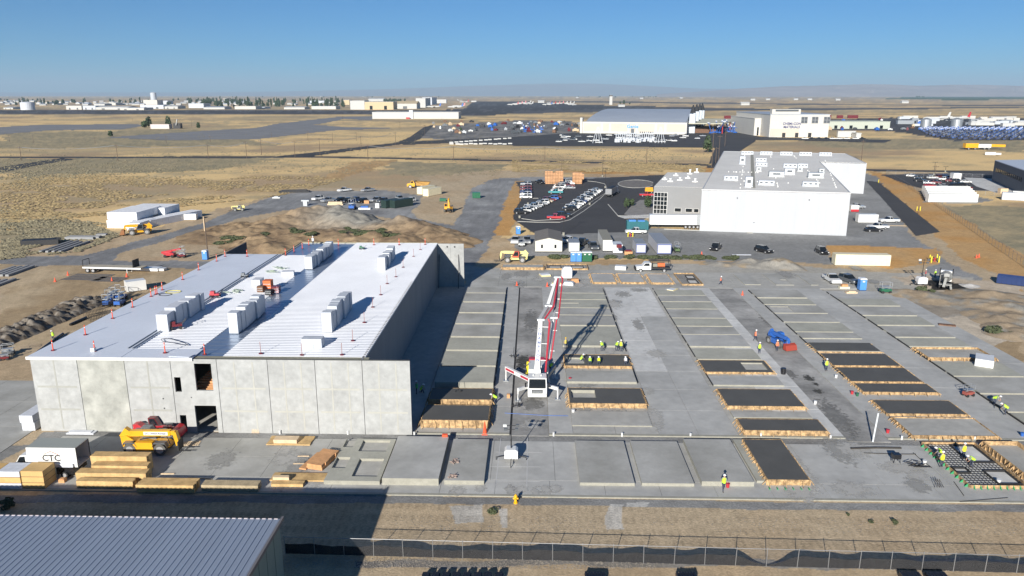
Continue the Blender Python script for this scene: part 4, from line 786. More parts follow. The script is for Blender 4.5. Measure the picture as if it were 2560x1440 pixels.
for z in (1.03, 1.14, 1.25): MB().box(-.62, .62, -.045, -.031, z, z + .05).build('grille_bar', GALV, cb)
for s in (-1, 1):
    MB().box(s * .98 - .16, s * .98 + .16, -.04, -.002, 1.0, 1.3).build('headlight', LAMP, cb); MB().box(s * 1.225 - .002, s * 1.225 + .002, .5, 1.5, 1.7, 2.5).build('side_window', GLASS, cb)
    MB().box(s * 1.5 - .1, s * 1.5 + .1, .1, .2, 1.7, 2.3).beam((s * 1.2, .2, 2.3), (s * 1.5, .15, 2.2), .04, .04).build('mirror', BLACK, cb)
MB().box(-1.2, 1.2, -.25, .0, .5, .9).build('bumper', OFFW, cb); MB().ball((-.5, 1.1, 2.98), .12).ball((.5, 1.1, 2.98), .12).build('beacon', OFFW, cb)
P_('chassis', MB().box(-.5, .5, .3, 10.8, .7, 1.05), STEEL)
P_('deck', MB().box(-1.2, 1.2, 2.1, 10.2, 1.05, 1.45).box(-1.24, -.7, 3.2, 6.0, .5, 1.04).box(.7, 1.24, 3.2, 6.0, .5, 1.04), OFFW)
P_('pump_housing', MB().box(-1.15, -.35, 3.9, 6.6, 1.46, 2.7).box(-1.0, .0, 6.7, 8.4, 1.46, 2.4).box(.5, 1.1, 7, 9, 1.46, 2.1), OFFW)
P_('turntable', MB().tube((0, 3.2, 1.45), (0, 3.2, 2.2), .7, .6, 16).box(-.45, .45, 2.8, 3.7, 2.2, 3.1), WHITE)
P_('hydraulic_lines', MB().path([(.5, 3.4, 1.5), (.6, 3.6, 2.5), (.1, 3.9, 2.9)], .06).path([(-.4, 3.0, 1.5), (-.6, 2.7, 2.3), (-.2, 3.4, 2.8)], .05).path([(-1.3, 5, 1.5), (-1.5, 6.3, 2.2), (-1.1, 6.5, 2.6)], .07), STEEL)
P_('yellow_ladder', MB().beam((-1.35, 5.2, 1.5), (-1.25, 6.9, 2.7), .3, .06), BOLY)
P_('hopper', MB().box(-1.1, 1.1, 10.2, 11.2, .9, 1.9), REDP)
for y in (1.0, 7.6, 8.9):
    for s in (-1, 1): part('wheel', WHEEL_B, PT, (s * 1.1, y, .52), (0, 0, R(90)))
Lp = lambda px, py, z: Vector((*G(px, py, z), z)) - Vector(PT.location)
base = Vector((-.05, 3.2, 2.9)); J1 = Lp(1351, 800, 9.6); J2 = Lp(1370, 765, 11.0); J3 = Lp(1392, 694, 13.6); J4 = Lp(1384, 795, 9.4); TIP = Lp(1372, 897, 4.2)
b1 = P_('boom_section', MB().beam(base, J1, .7, .6, 0, .5, .5), WHITE)
P_('boom_section', MB().beam(J1, J2, .5, .6, 0, .4, .4), SILV); P_('boom_section', MB().beam(J2, J3, .45, .42, 0, .3, .3), WHITE)
P_('boom_section', MB().beam(J3 + Vector((.35, 0, 0)), J4, .3, .35, 0, .3, .3), GALV); P_('boom_section', MB().beam(J4, TIP, .26, .28, 0, .2, .2), WHITE)
RPIPE = mat('red_pipe', (.42, .03, .05), .4); off = Vector((1.25, -.1, 0))
j1r = J1 + Vector((1.2, -.3, -.2))
P_('delivery_pipe', MB().path([base + Vector((1.15, .1, -.3)), j1r, J1 + Vector((1.0, -.2, .25))], .13, 8), RPIPE)
P_('delivery_pipe', MB().path([J1 + Vector((.6, 0, .2)), J2 + Vector((.75, 0, 0)), J3 + Vector((.2, -.1, 0)), J3 + Vector((.75, -.1, .1))], .12, 8), RPIPE)
P_('delivery_pipe', MB().path([J3 + Vector((.8, -.1, 0)), J4 + Vector((.65, -.1, .2)), J4 + Vector((.4, -.1, -.2)), TIP + Vector((.28, -.1, .1)), TIP + Vector((-.1, 0, -.2))], .1, 8), RPIPE)
P_('end_hose', MB().path([TIP + Vector((-.1, 0, -.2)), TIP + Vector((-.15, 0, -2)), TIP + Vector((.1, .2, -3.4))], .09, 8), OFFW)
for A, B, n in ((base, J1, 3), (J3, J4, 3), (J4, TIP, 2)):
    for i in range(n):
        c = A.lerp(B, (i + .6) / n); P_('pipe_bracket', MB().beam(c, c + Vector((1.1 if A is base else .65, -.1, 0)), .09, .09), WHITE)
for J in (J1, J2, J3, J4): P_('boom_joint', MB().tube(J - Vector((.4, 0, 0)), J + Vector((.5, 0, 0)), .26, None, 10), GALV)
P_('boom_ram', MB().tube(base + Vector((0, .6, -.7)), base.lerp(J1, .35) + Vector((0, .5, 0)), .12, None, 8), STEEL)
me = text_mesh('C\nH\nA\nM\nP\nI\nO\nN', .58, mat('boom_lettering', (.2, .24, .4), .5)); o = part('boom_lettering', me, PT)
ax = (J1 - base).normalized(); nx = Vector((1, 0, 0)) - ax * ax.x; nx.normalize(); nz = nx.cross(ax)
o.matrix_local = Matrix.Translation(base.lerp(J1, .52) + nz * .4 + nx * .0) @ Matrix((nx, ax, nz)).transposed().to_4x4()
def outrigger(name, a, b, w, m, foot, red=False):
    a = Vector(a); b = Vector(b); q = P_(name, MB().beam(a, b, w * .7, w), m)
    if red:
        for t0, t1 in ((.05, .35), (.62, .97)): MB().beam(a.lerp(b, t0) + Vector((0, -.02, .0)), a.lerp(b, t1) + Vector((0, -.02, 0)), w * .74, w * .55).build('red_marking', RPIPE, q)
    MB().tube(b + Vector((0, 0, .1)), (b.x, b.y, .15), .09, None, 8).tube((b.x, b.y, .9), (b.x, b.y, .6), .1, None, 8).build('jack_leg', WHITE, q)
    MB().box(b.x - .35, b.x + .35, b.y - .35, b.y + .35, .03, .14).build('foot_pad', GALV, q)
fp = lambda px, py: Lp(px, py, .1)
f1 = fp(1265, 952); f2 = fp(1295, 1001); f3 = fp(1394, 998); f4 = fp(1387, 946)
outrigger('outrigger', (-.9, 2.7, 1.7), (f1.x, f1.y, 1.9), .55, WHITE, 0, True); outrigger('outrigger', (-1.1, 1.4, 1.3), (f2.x, f2.y, 1.5), .4, WHITE, 0)
outrigger('outrigger', (1.1, 1.6, 1.4), (f3.x, f3.y, 1.5), .4, WHITE, 0); outrigger('outrigger', (.9, 3.0, 1.5), (f4.x, f4.y, 1.8), .45, GREYP, 0)
# ------------------------------------------------------------------ telehandlers
def telehandler(label, x, y, rz, m, cabm, wm=WHEEL_XL, z=.1, logo=False, boom_up=0.0, bucket=None, k=1.0, bz=0.0):
    t = thing('telehandler', label, 'telehandler', (x, y, z), rz); t.scale = (k,) * 3
    MB().prof([(-2.7, .8), (-2.8, 1.9), (-2.1, 2.0), (-1.2, 1.35), (2.0, 1.25), (2.5, 1.0), (2.4, .6), (-2.4, .6)], -.55, .55).build('chassis', m, t)
    MB().prof([(-1.2, .55), (-1.2, 1.5), (.9, 1.5), (1.0, .55)], -1.15, -.56).build('engine_cover', m, t)
    for sx in (-1.6, 1.7):
        MB().prof([(sx - .85, .95), (sx - .6, 1.5), (sx + .6, 1.5), (sx + .85, .95), (sx + .6, 1.35), (sx - .6, 1.35)], -1.2, -.62).prof([(sx - .85, .95), (sx - .6, 1.5), (sx + .6, 1.5), (sx + .85, .95), (sx + .6, 1.35), (sx - .6, 1.35)], .62, 1.2).build('mudguard', GREYP, t)
        for s in (-1, 1): part('wheel', wm, t, (sx, s * .95, .68))
    c = MB().prof([(-.8, 1.3), (-.9, 2.6), (.1, 2.6), (.75, 1.3)], .25, 1.1).build('cab', cabm, t)
    MB().prof([(-.68, 1.6), (-.72, 2.5), (.05, 2.5), (.5, 1.6)], .2, 1.12).build('cab_glass', GLASS, c)
    a = Vector((-2.45, -.1, 2.15 + bz)); b = Vector((2.6, -.1, 2.25 + boom_up + bz))
    bo = MB().beam(a, b, .5, .62).build('boom', m, t); MB().beam(b - (b - a).normalized() * .4, b + (b - a).normalized() * .5, .38, .45).beam(a + Vector((-.2, 0, -.5)), a + Vector((.5, 0, .4)), .56, .9).build('boom_collar', m, bo)
    MB().beam(b + Vector((.45, 0, .1)), b + Vector((.75, 0, -1.4)), .4, .55).build('boom_head', m, t)
    MB().tube((-.9, -.1, 1.4), (1.4, -.1, 1.9 + boom_up * .6), .07).path([(2.2, -.3, 1.9), (2.5, -.35, 1.0), (2.3, -.3, .9)], .04).build('ram', STEEL, t)
    e = b + Vector((.9, 0, -1.5))
    if bucket: 
        q = MB(); q.prof([(e.x - .2, .35), (e.x - .2, 1.5), (e.x + .5, 1.25), (e.x + .9, .3)], -1.25, 1.25); q.build('bucket', bucket, t)
    else:
        MB().box(e.x - .05, e.x + .05, -.7, .5, .35, 1.4).build('fork_carriage', STEEL, t)
        for yy in (-.55, .35): MB().box(e.x + .05, e.x + 1.3, yy - .07, yy + .07, .3, .36).build('fork', STEEL, t)
    if logo:
        q = MB().box(-.3, 2.35, -.372, -.352, 2.03 + .0, 2.42).build('logo_plate', WHITE, bo)
        tm = text_mesh('(X) United Rentals', .3, mat('logo_ink', (.03, .06, .12), .5)); o = part('logo_lettering', tm, bo, (1.02, -.376, 2.225), (R(90), 0, 0))
    return t
x, y = G(362, 1133, .1); telehandler('yellow telehandler with rental logo parked in front of the hall', x + .3, y + .6, 0, YELLOW, GREYP, logo=True)
x, y = G(300, 1103, .1); telehandler('red telehandler with dark cab behind the yellow telehandler', x + 3.2, y + 1.6, 0, REDP, DRED, WHEEL_XL, bucket=REDP, boom_up=-.2, bz=-.8, k=.78)
x, y = G(350, 586); telehandler('yellow telehandler with bucket beside the white foam stack', x, y, R(205), YELLOW, GREYP, z=0, bucket=mat('rusty_bucket', (.3, .13, .05), .7), k=1.15)
x, y = G(1945, 864); telehandler('blue telehandler with red box bucket in the right lane', x, y, R(-72), BLUEP, BLUEP, WHEEL_XL, z=.06, bucket=mat('rust_red_bin', (.32, .05, .03), .6), k=.78)
x, y = G(1288, 655); telehandler('cream and red telehandler behind the back row forms', x, y, R(180), PYEL, mat('orange_red_paint', (.55, .1, .05), .5), WHEEL_XL, z=0, k=1.05)
x, y = G(597, 527); telehandler('small yellow and white roller machine on the left gravel road', x, y, R(200), PYEL, OFFW, WHEEL_XL, z=0, k=.7)
# ------------------------------------------------------------------ box truck with CTC
x, y = G(150, 1185, .1)
t = thing('box_truck', 'white box truck lettered CTC with open rear beside the timber', 'box truck', (x, y + .6, .1), 0)
bx = MB(); L0, L1 = -2.75, 2.35
bx.box(L0, L1, -1.15, -1.1, 1.1, 3.2).box(L0, L1, 1.1, 1.15, 1.1, 3.2).box(L0, L1, -1.099, 1.099, 3.15, 3.2).box(L0, L1, -1.099, 1.099, 1.05, 1.12).box(L0, L0 + .05, -1.099, 1.099, 1.121, 3.149)
bd = bx.build('cargo_box', WHITE, t); MB().box(L0 + .02, L1 - .02, -1.13, 1.13, 3.203, 3.215).build('roof_sheet', mat('box_roof_grey', (.3, .32, .3), .6), bd)
for yy in (-1.14, 1.08): MB().box(L1 + .001, L1 + .06, yy, yy + .06, 1.0, 3.2).build('rear_post', STEEL, bd)
MB().box(L0 - 1.7, L0 - .1, -1.0, 1.0, .6, 1.3).prof([(L0 - 1.5, 1.3), (L0 - .9, 2.2), (L0 - .1, 2.25), (L0 - .1, 1.3)], -.95, .95).build('cab', WHITE, t)
MB().prof([(L0 - 1.3, 1.45), (L0 - .92, 2.05), (L0 - .4, 2.1), (L0 - .4, 1.45)], -.97, .97).build('cab_glass', GLASS, t)
MB().box(L0 - 1, L1, -.4, .4, .6, .95).build('chassis', STEEL, t)
for wx in (L0 - .9, 1.2):
    for s in (-1, 1): part('wheel', WHEEL, t, (wx, s * .95, .36))
part('logo_lettering', text_mesh('CTC', .95, STEEL), bd, (-.25, -1.156, 2.05), (R(90), 0, 0))
MB().beam((-1.0, -1.165, 2.48), (-.25, -1.165, 2.82), .02, .05).beam((-.25, -1.165, 2.82), (.5, -1.165, 2.48), .02, .05).build('logo_roofline', mat('logo_red', (.5, .08, .05), .5), bd)
# ------------------------------------------------------------------ lumber and panel stacks
def stack(label, px0, px1, py, h, depth, m, group=None, rz=0, z=.1, layers=1, name='lumber_stack', cat='lumber', planks=6, dy=0, sag=0):
    x0, y0 = G(px0, py, z); x1, _ = G(px1, py, z); L = x1 - x0
    t = thing(name, label, cat, ((x0 + x1) / 2, y0 + depth / 2 + dy, z), R(rz), group)
    for k in range(layers):
        for j in range(planks):
            a = -depth / 2 + depth * j / planks; hh = h / layers
            MB().box(-L / 2 + random.uniform(-.06, .06), L / 2 + random.uniform(-.06, .06), a + .006, a + depth / planks - .006, k * hh + .06, (k + 1) * hh - .004 + .06).build('plank', m, t)
    MB().box(-L / 2 * .7, -L / 2 * .7 + .1, -depth / 2, depth / 2, 0, .058).box(L / 2 * .7, L / 2 * .7 + .1, -depth / 2, depth / 2, 0, .058).build('bearer', BROWNW, t); return t
BG = 'yellow timber bundles in front of the hall'
stack('yellow plywood beam bundle, rearmost of the big heap near the telehandler', 231, 374, 1180, 1.75, 1.1, LUM, BG, planks=4, layers=3)
stack('yellow plywood beam bundle in the middle of the big heap', 231, 372, 1193, 1.25, 1.0, LUM, BG, planks=4, layers=2)
stack('long yellow beam bundle at the front of the big heap', 192, 368, 1206, 1.0, 1.1, LUM, BG, planks=4, layers=2)
stack('low thin beam bundle under the front of the heap', 192, 335, 1221, .75, .8, LUM, BG, planks=3, layers=2)
stack('broad flat timber bundle with white tag at the slab edge', 342, 487, 1232, .8, 1.5, LUM, BG, planks=6, layers=2)
stack('pale speckled beam bundle alone at the slab edge', 503, 646, 1229, .65, 1.1, mat('pale_board', (.4, .32, .2), .8, var=.2, scale=2, var2=.3, scale2=14, coord='World'), BG, planks=4)
stack('low flat yellow bundle at the front, right of the pale beams', 677, 758, 1218, .3, .8, LUM, BG, planks=5)
stack('wide yellow plank spread with pale blocks on it', 674, 814, 1204, .14, 1.6, LUM, BG, planks=5)
stack('pale timber block on the yellow plank spread', 683, 722, 1208, .6, .5, LUMP, BG, planks=3)
stack('yellow plank spread close to the hall wall', 665, 775, 1114, .12, 2.2, LUM, BG, planks=5)
stack('strapped timber pack on the plank spread by the wall', 684, 743, 1112, .55, 1.1, LUMP, BG, planks=4, layers=2)
stack('orange timber pack lying at an angle beside the windowed panel', 775, 818, 1176, .6, 3.6, LUMO, BG, rz=-14, planks=5, layers=2)
stack('thin orange boards leaning beside the angled pack', 757, 776, 1176, .14, 3.8, LUMO, BG, rz=-14, planks=4)
for i, (px, py, w) in enumerate([(744, 1142, 30), (733, 1161, 34), (470, 1196, 60), (400, 1186, 35), (425, 1197, 26)]):
    x, y = G(px, py, .1); tag(MB().box(0, w / 24, 0, .14, .0, .09).build('plank', LUMP, None, (x, y, .1), R(random.uniform(-6, 6))), ['loose pale plank, upper of two by the angled pack', 'loose pale plank, lower of two by the angled pack', 'longest loose plank right of the timber heap', 'short loose offcut right of the timber heap', 'loose plank between the heap and the broad bundle'][i], 'plank', 'loose planks')
def crate_stack(px0, px1, py, mats, label, gr):
    x0, y0 = G(px0, py, .1); x1, _ = G(px1, py, .1)
    for k, m in enumerate(mats):
        L = x1 - x0; t = thing('box_bundle', '%s, %s' % (label, ['bottom', 'middle', 'top'][k]), 'bundle', ((x0 + x1) / 2, y0 + 1.0, .1 + k * .64), 0, gr)
        MB().box(-L / 2, L / 2, -.95, .95, .02, .62).build('bundle', m, t); MB().box(-L / 2 - .01, L / 2 + .01, -.96, .96, .0, .04).build('strap_line', BROWNW, t)
bw_ = mat('board_bundle', (.58, .38, .15), .7, var=.1, scale=1.2, var2=.06, scale2=8, coord='World')
crate_stack(0, 55, 1223, [FOIL, bw_, FOIL], 'insulation board bundle with white ends in the leftmost stack', 'insulation bundles at the left edge')
crate_stack(57, 113, 1222, [bw_, bw_, bw_], 'yellow insulation board bundle beside the box truck', 'insulation bundles at the left edge')
crate_stack(-60, -3, 1224, [bw_, bw_, bw_], 'yellow insulation board bundle cut by the left edge', 'insulation bundles at the left edge')
x, y = G(164, 1195, .1); t = thing('generator_trailer', 'dark towable heater with pale square lid behind the bundles', 'generator', (x, y + .6, .1)); MB().box(-.9, .9, -.5, .5, .35, 1.15).build('housing', BLACK, t); MB().box(-.9, .9, -.55, .55, 1.16, 1.5).build('lid', FOIL, t); part('wheel', WHEEL, t, (0, -.6, .36)); part('wheel', WHEEL, t, (0, .6, .36))
x, y = G(153, 1208, .1); tag(MB().box(-.3, .3, -.25, .25, 0, .35).box(-.22, .22, -.18, .18, .35, .4).build('carton', LUMO, None, (x, y + .3, .1)), 'small orange carton on the slab beside the timber heap', 'box')
x, y = G(205, 1082, 0); tag(MB().box(-1.6, 1.6, -.45, .45, 0, .12).box(-1.3, 1.2, -.3, .35, .12, .2).build('sheet_stack', FOIL, None, (x, y, 0)), 'flat white sheet stack at the foot of the hall wall', 'sheets')
x, y = G(70, 1078, .06); t = thing('wrapped_pallet', 'tall white wrapped pallet pile at the hall left corner', 'pallet', (x, y + 1, .06)); MB().box(-.75, .75, -.8, 2.6, .0, 1.0).build('load', FOIL, t); MB().box(-.85, .7, -.9, 2.5, 1.02, 1.9).build('load', FOIL, t)
x, y = G(639, 1083, 0); q = MB()
for k in range(7): q.box(-.45 + k * .03, .45 - k * .03, -.02 + k * .02, .01 + k * .02, .05 + k * .14, .1 + k * .14)
for k in range(5): q.beam((-.4 + k * .2, -.03, 0), (-.33 + k * .165, .12, 1.0), .05, .03)
tag(q.build('pallet', LUMP, None, (x, y, 0)), 'wooden pallet leaning against the hall front wall', 'pallet')
x, y = G(478, 1110, .1); q = MB()
for k in range(8): q.box(-.9 + k * .24, -.82 + k * .24, -.5, .5, .02, .06)
for k in range(4): q.box(-.95, .95, -.5 + k * .32, -.44 + k * .32, .061, .09)
tag(q.build('grating', LUMP, None, (x, y, .1), R(8)), 'wooden grating lying in front of the telehandler forks', 'grating')
for i, (px, py) in enumerate([(700, 1085), (870, 1086), (1036, 1089), (1384, 1090), (1555, 1091), (1726, 1092), (1902, 1092), (2076, 1097), (2254, 1099), (2436, 1100), (228, 1077)]):
    x, y = G(px, py); tag(MB().tube((0, 0, 0), (0, 0, .42), .11, .11, 10).tube((0, 0, .42), (0, 0, .47), .13, .13, 10).build('pipe_stub', WHITE, None, (x, y, -.01)), 'white pipe stub in the gravel strip, %s' % (ORD[i].replace('nearest', 'first') + ' from the left' if i < 10 else 'at the hall left corner'), 'pipe', 'white pipe stubs in the gravel strip')
# ------------------------------------------------------------------ light towers, hydrant, bollards
def light_tower(label, px, py, z, h, rz=0, k=1.0, m=WHITE):
    t = thing('light_tower', label, 'light tower', (*G(px, py, z), z), R(rz)); t.scale = (k,) * 3
    MB().prof([(-.75, .4), (-.75, 1.3), (-.5, 1.5), (.5, 1.5), (.75, 1.3), (.75, .4)], -.55, .55).build('housing', m, t)
    MB().tube((0, 0, 1.2), (0, 0, h * .6), .07).tube((0, 0, h * .6), (0, 0, h), .045).build('mast', STEEL, t)
    MB().beam((-.8, 0, h - .1), (.8, 0, h - .1), .06, .06).beam((-.7, 0, h - .55), (.7, 0, h - .55), .05, .05).build('lamp_bar', STEEL, t)
    for i, (a, b) in enumerate([(-.7, 0), (.7, 0), (-.6, -.45), (.6, -.45)]): MB().box(a - .2, a + .2, -.14, .06, h - .22 + b, h + .06 + b).build('floodlight', OFFW if i < 1 else GREYP, t)
    MB().beam((0, -.5, .45), (0, -1.9, .35), .08, .08).beam((-.8, 0, .5), (-1.7, 0, .35), .08, .08).beam((.8, 0, .5), (1.7, 0, .35), .08, .08).tube((1.7, 0, .4), (1.7, 0, .02), .04).tube((-1.7, 0, .4), (-1.7, 0, .02), .04).tube((0, -1.9, .6), (0, -1.9, .02), .04).build('outrigger_arm', STEEL, t)
    for s in (-1, 1): part('wheel', WHEEL, t, (s * .65, .3, .36), (0, 0, R(90)))
    return t
light_tower('white towable light tower standing on the front apron', 1278, 1150, .1, 4.3, 0, .95)
light_tower('tall towable light tower beside the mixer truck washout', 2302, 714, 0, 4.4, 0, 1.25, mat('white_red_housing', (.7, .68, .66), .5))
x, y = G(1289, 1258); t = thing('fire_hydrant', 'yellow fire hydrant at the edge of the concrete apron', 'hydrant', (x, y, 0))
MB().tube((0, 0, 0), (0, 0, .12), .2, .2, 12).tube((0, 0, .12), (0, 0, .7), .13, .13, 12).tube((0, 0, .7), (0, 0, .76), .19, .17, 12).ball((0, 0, .78), (.15, .15, .14), 12, 6).tube((0, 0, .9), (0, 0, .97), .04).build('barrel', mat('hydrant_yellow', (.8, .42, .01), .45), t)
MB().tube((-.26, 0, .5), (.26, 0, .5), .085, None, 10).tube((0, -.27, .48), (0, 0, .48), .1, None, 10).build('outlet_cap', mat('hydrant_yellow', (.8, .42, .01), .45), t); t.scale = (1.0,) * 3
# ------------------------------------------------------------------ safety delineators on the roof and cones
DEL = MB().tube((0, 0, .05), (0, 0, 1.05), .055, .05, 8, 0).tube((0, 0, 1.05), (0, 0, 1.13), .03, .03, 8, 0).mesh('post', ORANGE); DBASE = MB().tube((0, 0, 0), (0, 0, .06), .24, .2, 8).mesh('base', DRED); DBAND = MB().tube((0, 0, .78), (0, 0, .88), .059, .059, 8).mesh('band', WHITE)
PSTAND = MB().tube((0, 0, .02), (0, 0, 1.25), .025, .025, 6).mesh('thin_post', mat('brown_red_post', (.3, .1, .07), .6))
def delin(px, py, z, label, group, thin=False):
    t = thing('delineator_post', label, 'safety post', (*G(px, py, z), z), 0, group); part('base', DBASE, t); part('post', PSTAND if thin else DEL, t)
    if not thin: part('reflective_band', DBAND, t)
    t.scale = (1.15,) * 3
for i, p in enumerate([(133, 876), (214, 837), (282, 796), (332, 768), (378, 741), (389, 736), (393, 735), (406, 725), (457, 699), (497, 675), (542, 653), (563, 641), (618, 641), (237, 878), (413, 882), (512, 886)]):
    delin(*p, 9.17, 'orange safety post %s' % (['first from the front on the left roof edge', 'second along the left roof edge', 'third along the left roof edge', 'fourth along the left roof edge', 'left of a tight group of three on the roof', 'middle of a tight group of three on the roof', 'right of a tight group of three on the roof', 'just beyond the tight group on the roof',
      'ninth along the left roof edge', 'tenth along the left roof edge', 'near the far left roof corner', 'at the far left roof corner', 'at the far end of the left membrane', 'beside the white bucket on the roof', 'by the cable coil at the front roof edge', 'at the front end of the glossy strip'][i]), 'orange safety posts on the hall roof')
for i, p in enumerate([(652, 884), (755, 887), (855, 887), (882, 852), (911, 806), (932, 768), (952, 737), (968, 709), (990, 692), (1008, 668), (1034, 641), (1051, 624)]):
    delin(*p, 9.07, 'thin stake post %s along the right deck, counted from the front left' % (ORD[i] if i else 'first'), 'thin stake posts on the right deck', True)
for i, p in enumerate([(714, 638), (735, 630), (756, 622), (772, 613), (935, 612), (998, 612), (1063, 611), (846, 613)]):
    delin(*p, 9.07, 'orange safety post at the far roof edge, %s from the left' % (ORD[i] if i else 'first') if i < 7 else 'orange safety post at the far roof edge near the worker', 'orange safety posts at the far roof edge')
CONE = MB().tube((0, 0, .04), (0, 0, .72), .17, .03, 10).mesh('cone_body', ORANGE); CB = MB().box(-.22, .22, -.22, .22, 0, .04).mesh('cone_base', ORANGE)
for i, (px, py, z) in enumerate([(170, 688, 0), (317, 692, 0), (280, 703, 0), (138, 704, 0), (1856, 738, .08), (1292, 714, .1), (1368, 716, .1), (1212, 1085, 0), (2441, 645, 0), (2447, 643, 0), (1754, 637, 0)]):
    t = thing('traffic_cone', ['orange cone behind the flatbed left wheel', 'orange cone by the flatbed front leg', 'orange cone at the front of the mats', 'orange cone at the far left of the mats', 'orange cone in the right floor lane', 'orange cone by the black joint far end', 'orange cone right of the boom far end',
         'tall orange cone at the corner of the dark shaded panels', 'left of two orange cones by the haul road', 'right of two orange cones by the haul road', 'orange cone in the yard near the black pickup'][i], 'cone', (*G(px, py, z), z), 0, 'orange cones'); part('cone', CONE, t); part('cone_base', CB, t)
    t.scale = (1.5, 1.5, 2.2) if i == 7 else (1.25,) * 3
# ------------------------------------------------------------------ insulation rows on the roof
def bundle_row(px0, py0, n, step, w, h, m, mt, label, gr):
    x, y = G(px0, py0, 9.07)
    for i in range(n):
        hh = h * random.uniform(.9, 1.06); dx = random.uniform(-.1, .1) + (.16 if i % 3 == 2 else 0)
        o = MB().box(0, w, 0.01, step - random.uniform(.07, .16), 0, hh).build('insulation_bundle', m, None, (x + dx, y + i * step, 9.09)); o.data.materials.append(mt); o.data.polygons[1].material_index = 1
        tag(o, '%s, %s' % (label, ('%s from the front' % ORD[i]) if i else 'nearest the front'), 'insulation bundle', gr)
bundle_row(392, 829, 9, 1.22, 1.42, 2.35, WRAP, FOIL, 'upright white board bundle in the left roof row', 'left insulation row on the roof')
bundle_row(573, 834, 8, 1.3, 1.15, 2.6, WRAP, WRAP, 'upright grey bundle in the row on the glossy strip', 'middle insulation row on the roof')
bundle_row(805, 831, 9, 1.25, 1.2, 2.6, WRAP, WRAP, 'upright grey bundle in the right front roof row', 'right insulation row on the roof')
bundle_row(763, 673, 11, 1.35, 1.25, 2.1, WRAP, WRAP, 'upright grey bundle in the far middle roof row', 'far middle insulation row on the roof')
bundle_row(944, 676, 8, 1.35, 1.25, 2.1, WRAP, WRAP, 'upright grey bundle in the far right roof row', 'far right insulation row on the roof')
def rbox(px, py, w, d, h, m, label, cat, name, z=9.09, extra=None, rz=0):
    x, y = G(px, py, z); t = thing(name, label, cat, (x, y + d / 2, z), R(rz)); MB().box(-w / 2, w / 2, -d / 2, d / 2, 0.02, h).build('load', m, t)
    MB().box(-w / 2 + .05, w / 2 - .05, -d / 2 - .02, -d / 2 + .05, h * .3, h * .36).box(-w / 2 + .05, w / 2 - .05, -d / 2 - .02, -d / 2 + .05, h * .62, h * .68).build('strap', GALV, t); return t
rbox(779, 870, 2.4, 1.3, 1.1, WRAP, 'low wide wrapped bundle near the front of the right deck', 'bundle', 'wrapped_bundle')
rbox(640, 714, 1.3, 1.9, .9, FOIL, 'small white crate left of the orange equipment on the roof', 'crate', 'roof_crate')
rbox(668, 726, 1.2, 1.2, 1.5, mat('orange_box', (.6, .14, .04), .6), 'orange tool cart on the roof between the insulation rows', 'tool cart', 'tool_cart')
rbox(650, 731, .9, .9, .9, BROWNW, 'brown crate left of the orange tool cart on the roof', 'crate', 'roof_crate'); rbox(688, 733, 1.1, 1.0, 1.0, DRED, 'dark red crate right of the orange tool cart', 'crate', 'roof_crate'); rbox(670, 738, .9, .8, .8, STEEL, 'dark tool box in front of the orange tool cart', 'tool box', 'tool_box')
rbox(718, 690, 1.9, 1.2, .7, FOIL, 'white insulation scrap heap on the glossy strip', 'heap', 'wrapped_bundle', rz=10)
rbox(231, 880, .45, .45, .45, WHITE, 'white bucket box beside a roof safety post', 'box', 'white_box', 9.17)
def cart(px, py, label, z=9.09, m=REDP, k=1.0, rz=0):
    t = thing('roofing_cart', label, 'cart', (*G(px, py, z), z), R(rz)); t.scale = (k,) * 3; MB().box(-.7, .7, -.35, .35, .35, .6).box(-.6, 0, -.3, .3, .6, .95).build('body', m, t); MB().path([(.6, -.3, .5), (1.2, -.3, 1.1), (1.2, .3, 1.1), (.6, .3, .5)], .03).build('handle', STEEL, t)
    for a in (-.5, .5):
        for b in (-.4, .4): MB().tube((a, b - .06, .2), (a, b + .06, .2), .2, None, 10).build('wheel', RUBBER, t)
cart(538, 743, 'red and black roofing cart on the ribbed deck'); cart(612, 693, 'small dark roofing cart farther up the ribbed deck', m=GREYP, k=.8); cart(905, 623, 'green roofing tool near the far right roof edge', m=GREENP, k=.7)
cart(440, 822, 'dark red seaming cart in the shade of the left bundle row', m=DRED, k=1.1, rz=25)
for i, (px, py, c) in enumerate([(590, 730, 'pale green'), (672, 680, 'pale green'), (700, 672, 'pale green')]):
    x, y = G(px, py, 9.07); q = MB()
    for _ in range(9):
        a = random.uniform(0, 3.14); cx, cy = random.uniform(-1, 1), random.uniform(-.7, .7); q.beam((cx, cy, .05 + _ * .012), (cx + math.cos(a) * .9, cy + math.sin(a) * .9, .05 + _ * .012), .3, .03)
    tag(q.build('board_offcuts', mat('pale_green_board', (.5, .58, .45), .7), None, (x, y, 9.09)), 'heap of pale green board offcuts on the deck, %s' % ['left by the red cart', 'middle of the far group', 'right of the far group'][i], 'offcuts', 'board offcut heaps on the roof')
x, y = G(445, 700, 9.17); tag(MB().path([(math.cos(a) * 1.1, math.sin(a) * .8, .05 + .02 * math.sin(3 * a)) for a in np.linspace(0, 12, 40)], .035).build('hose_coil', BOLY, None, (G(433, 730, 9.17)[0], G(433, 730, 9.17)[1], 9.17)), 'yellow hose coil lying on the left roof membrane', 'hose')
tag(MB().path([(math.cos(a) * .9, math.sin(a) * .7, .05) for a in np.linspace(0, 9, 30)], .04).build('hose_coil', BLACK, None, (*G(413, 737, 9.17), 9.17)), 'black hose coil beside the yellow one on the roof', 'hose')
pts = [Vector((*G(a, b, 9.12), 9.2)) for a, b in [(403, 849), (420, 847), (440, 852), (462, 859), (470, 864), (455, 863), (430, 858), (407, 855), (403, 849)]]
tag(MB().path(pts, .035).build('cable', BLACK), 'black cable looped on the front of the ribbed deck', 'cable')
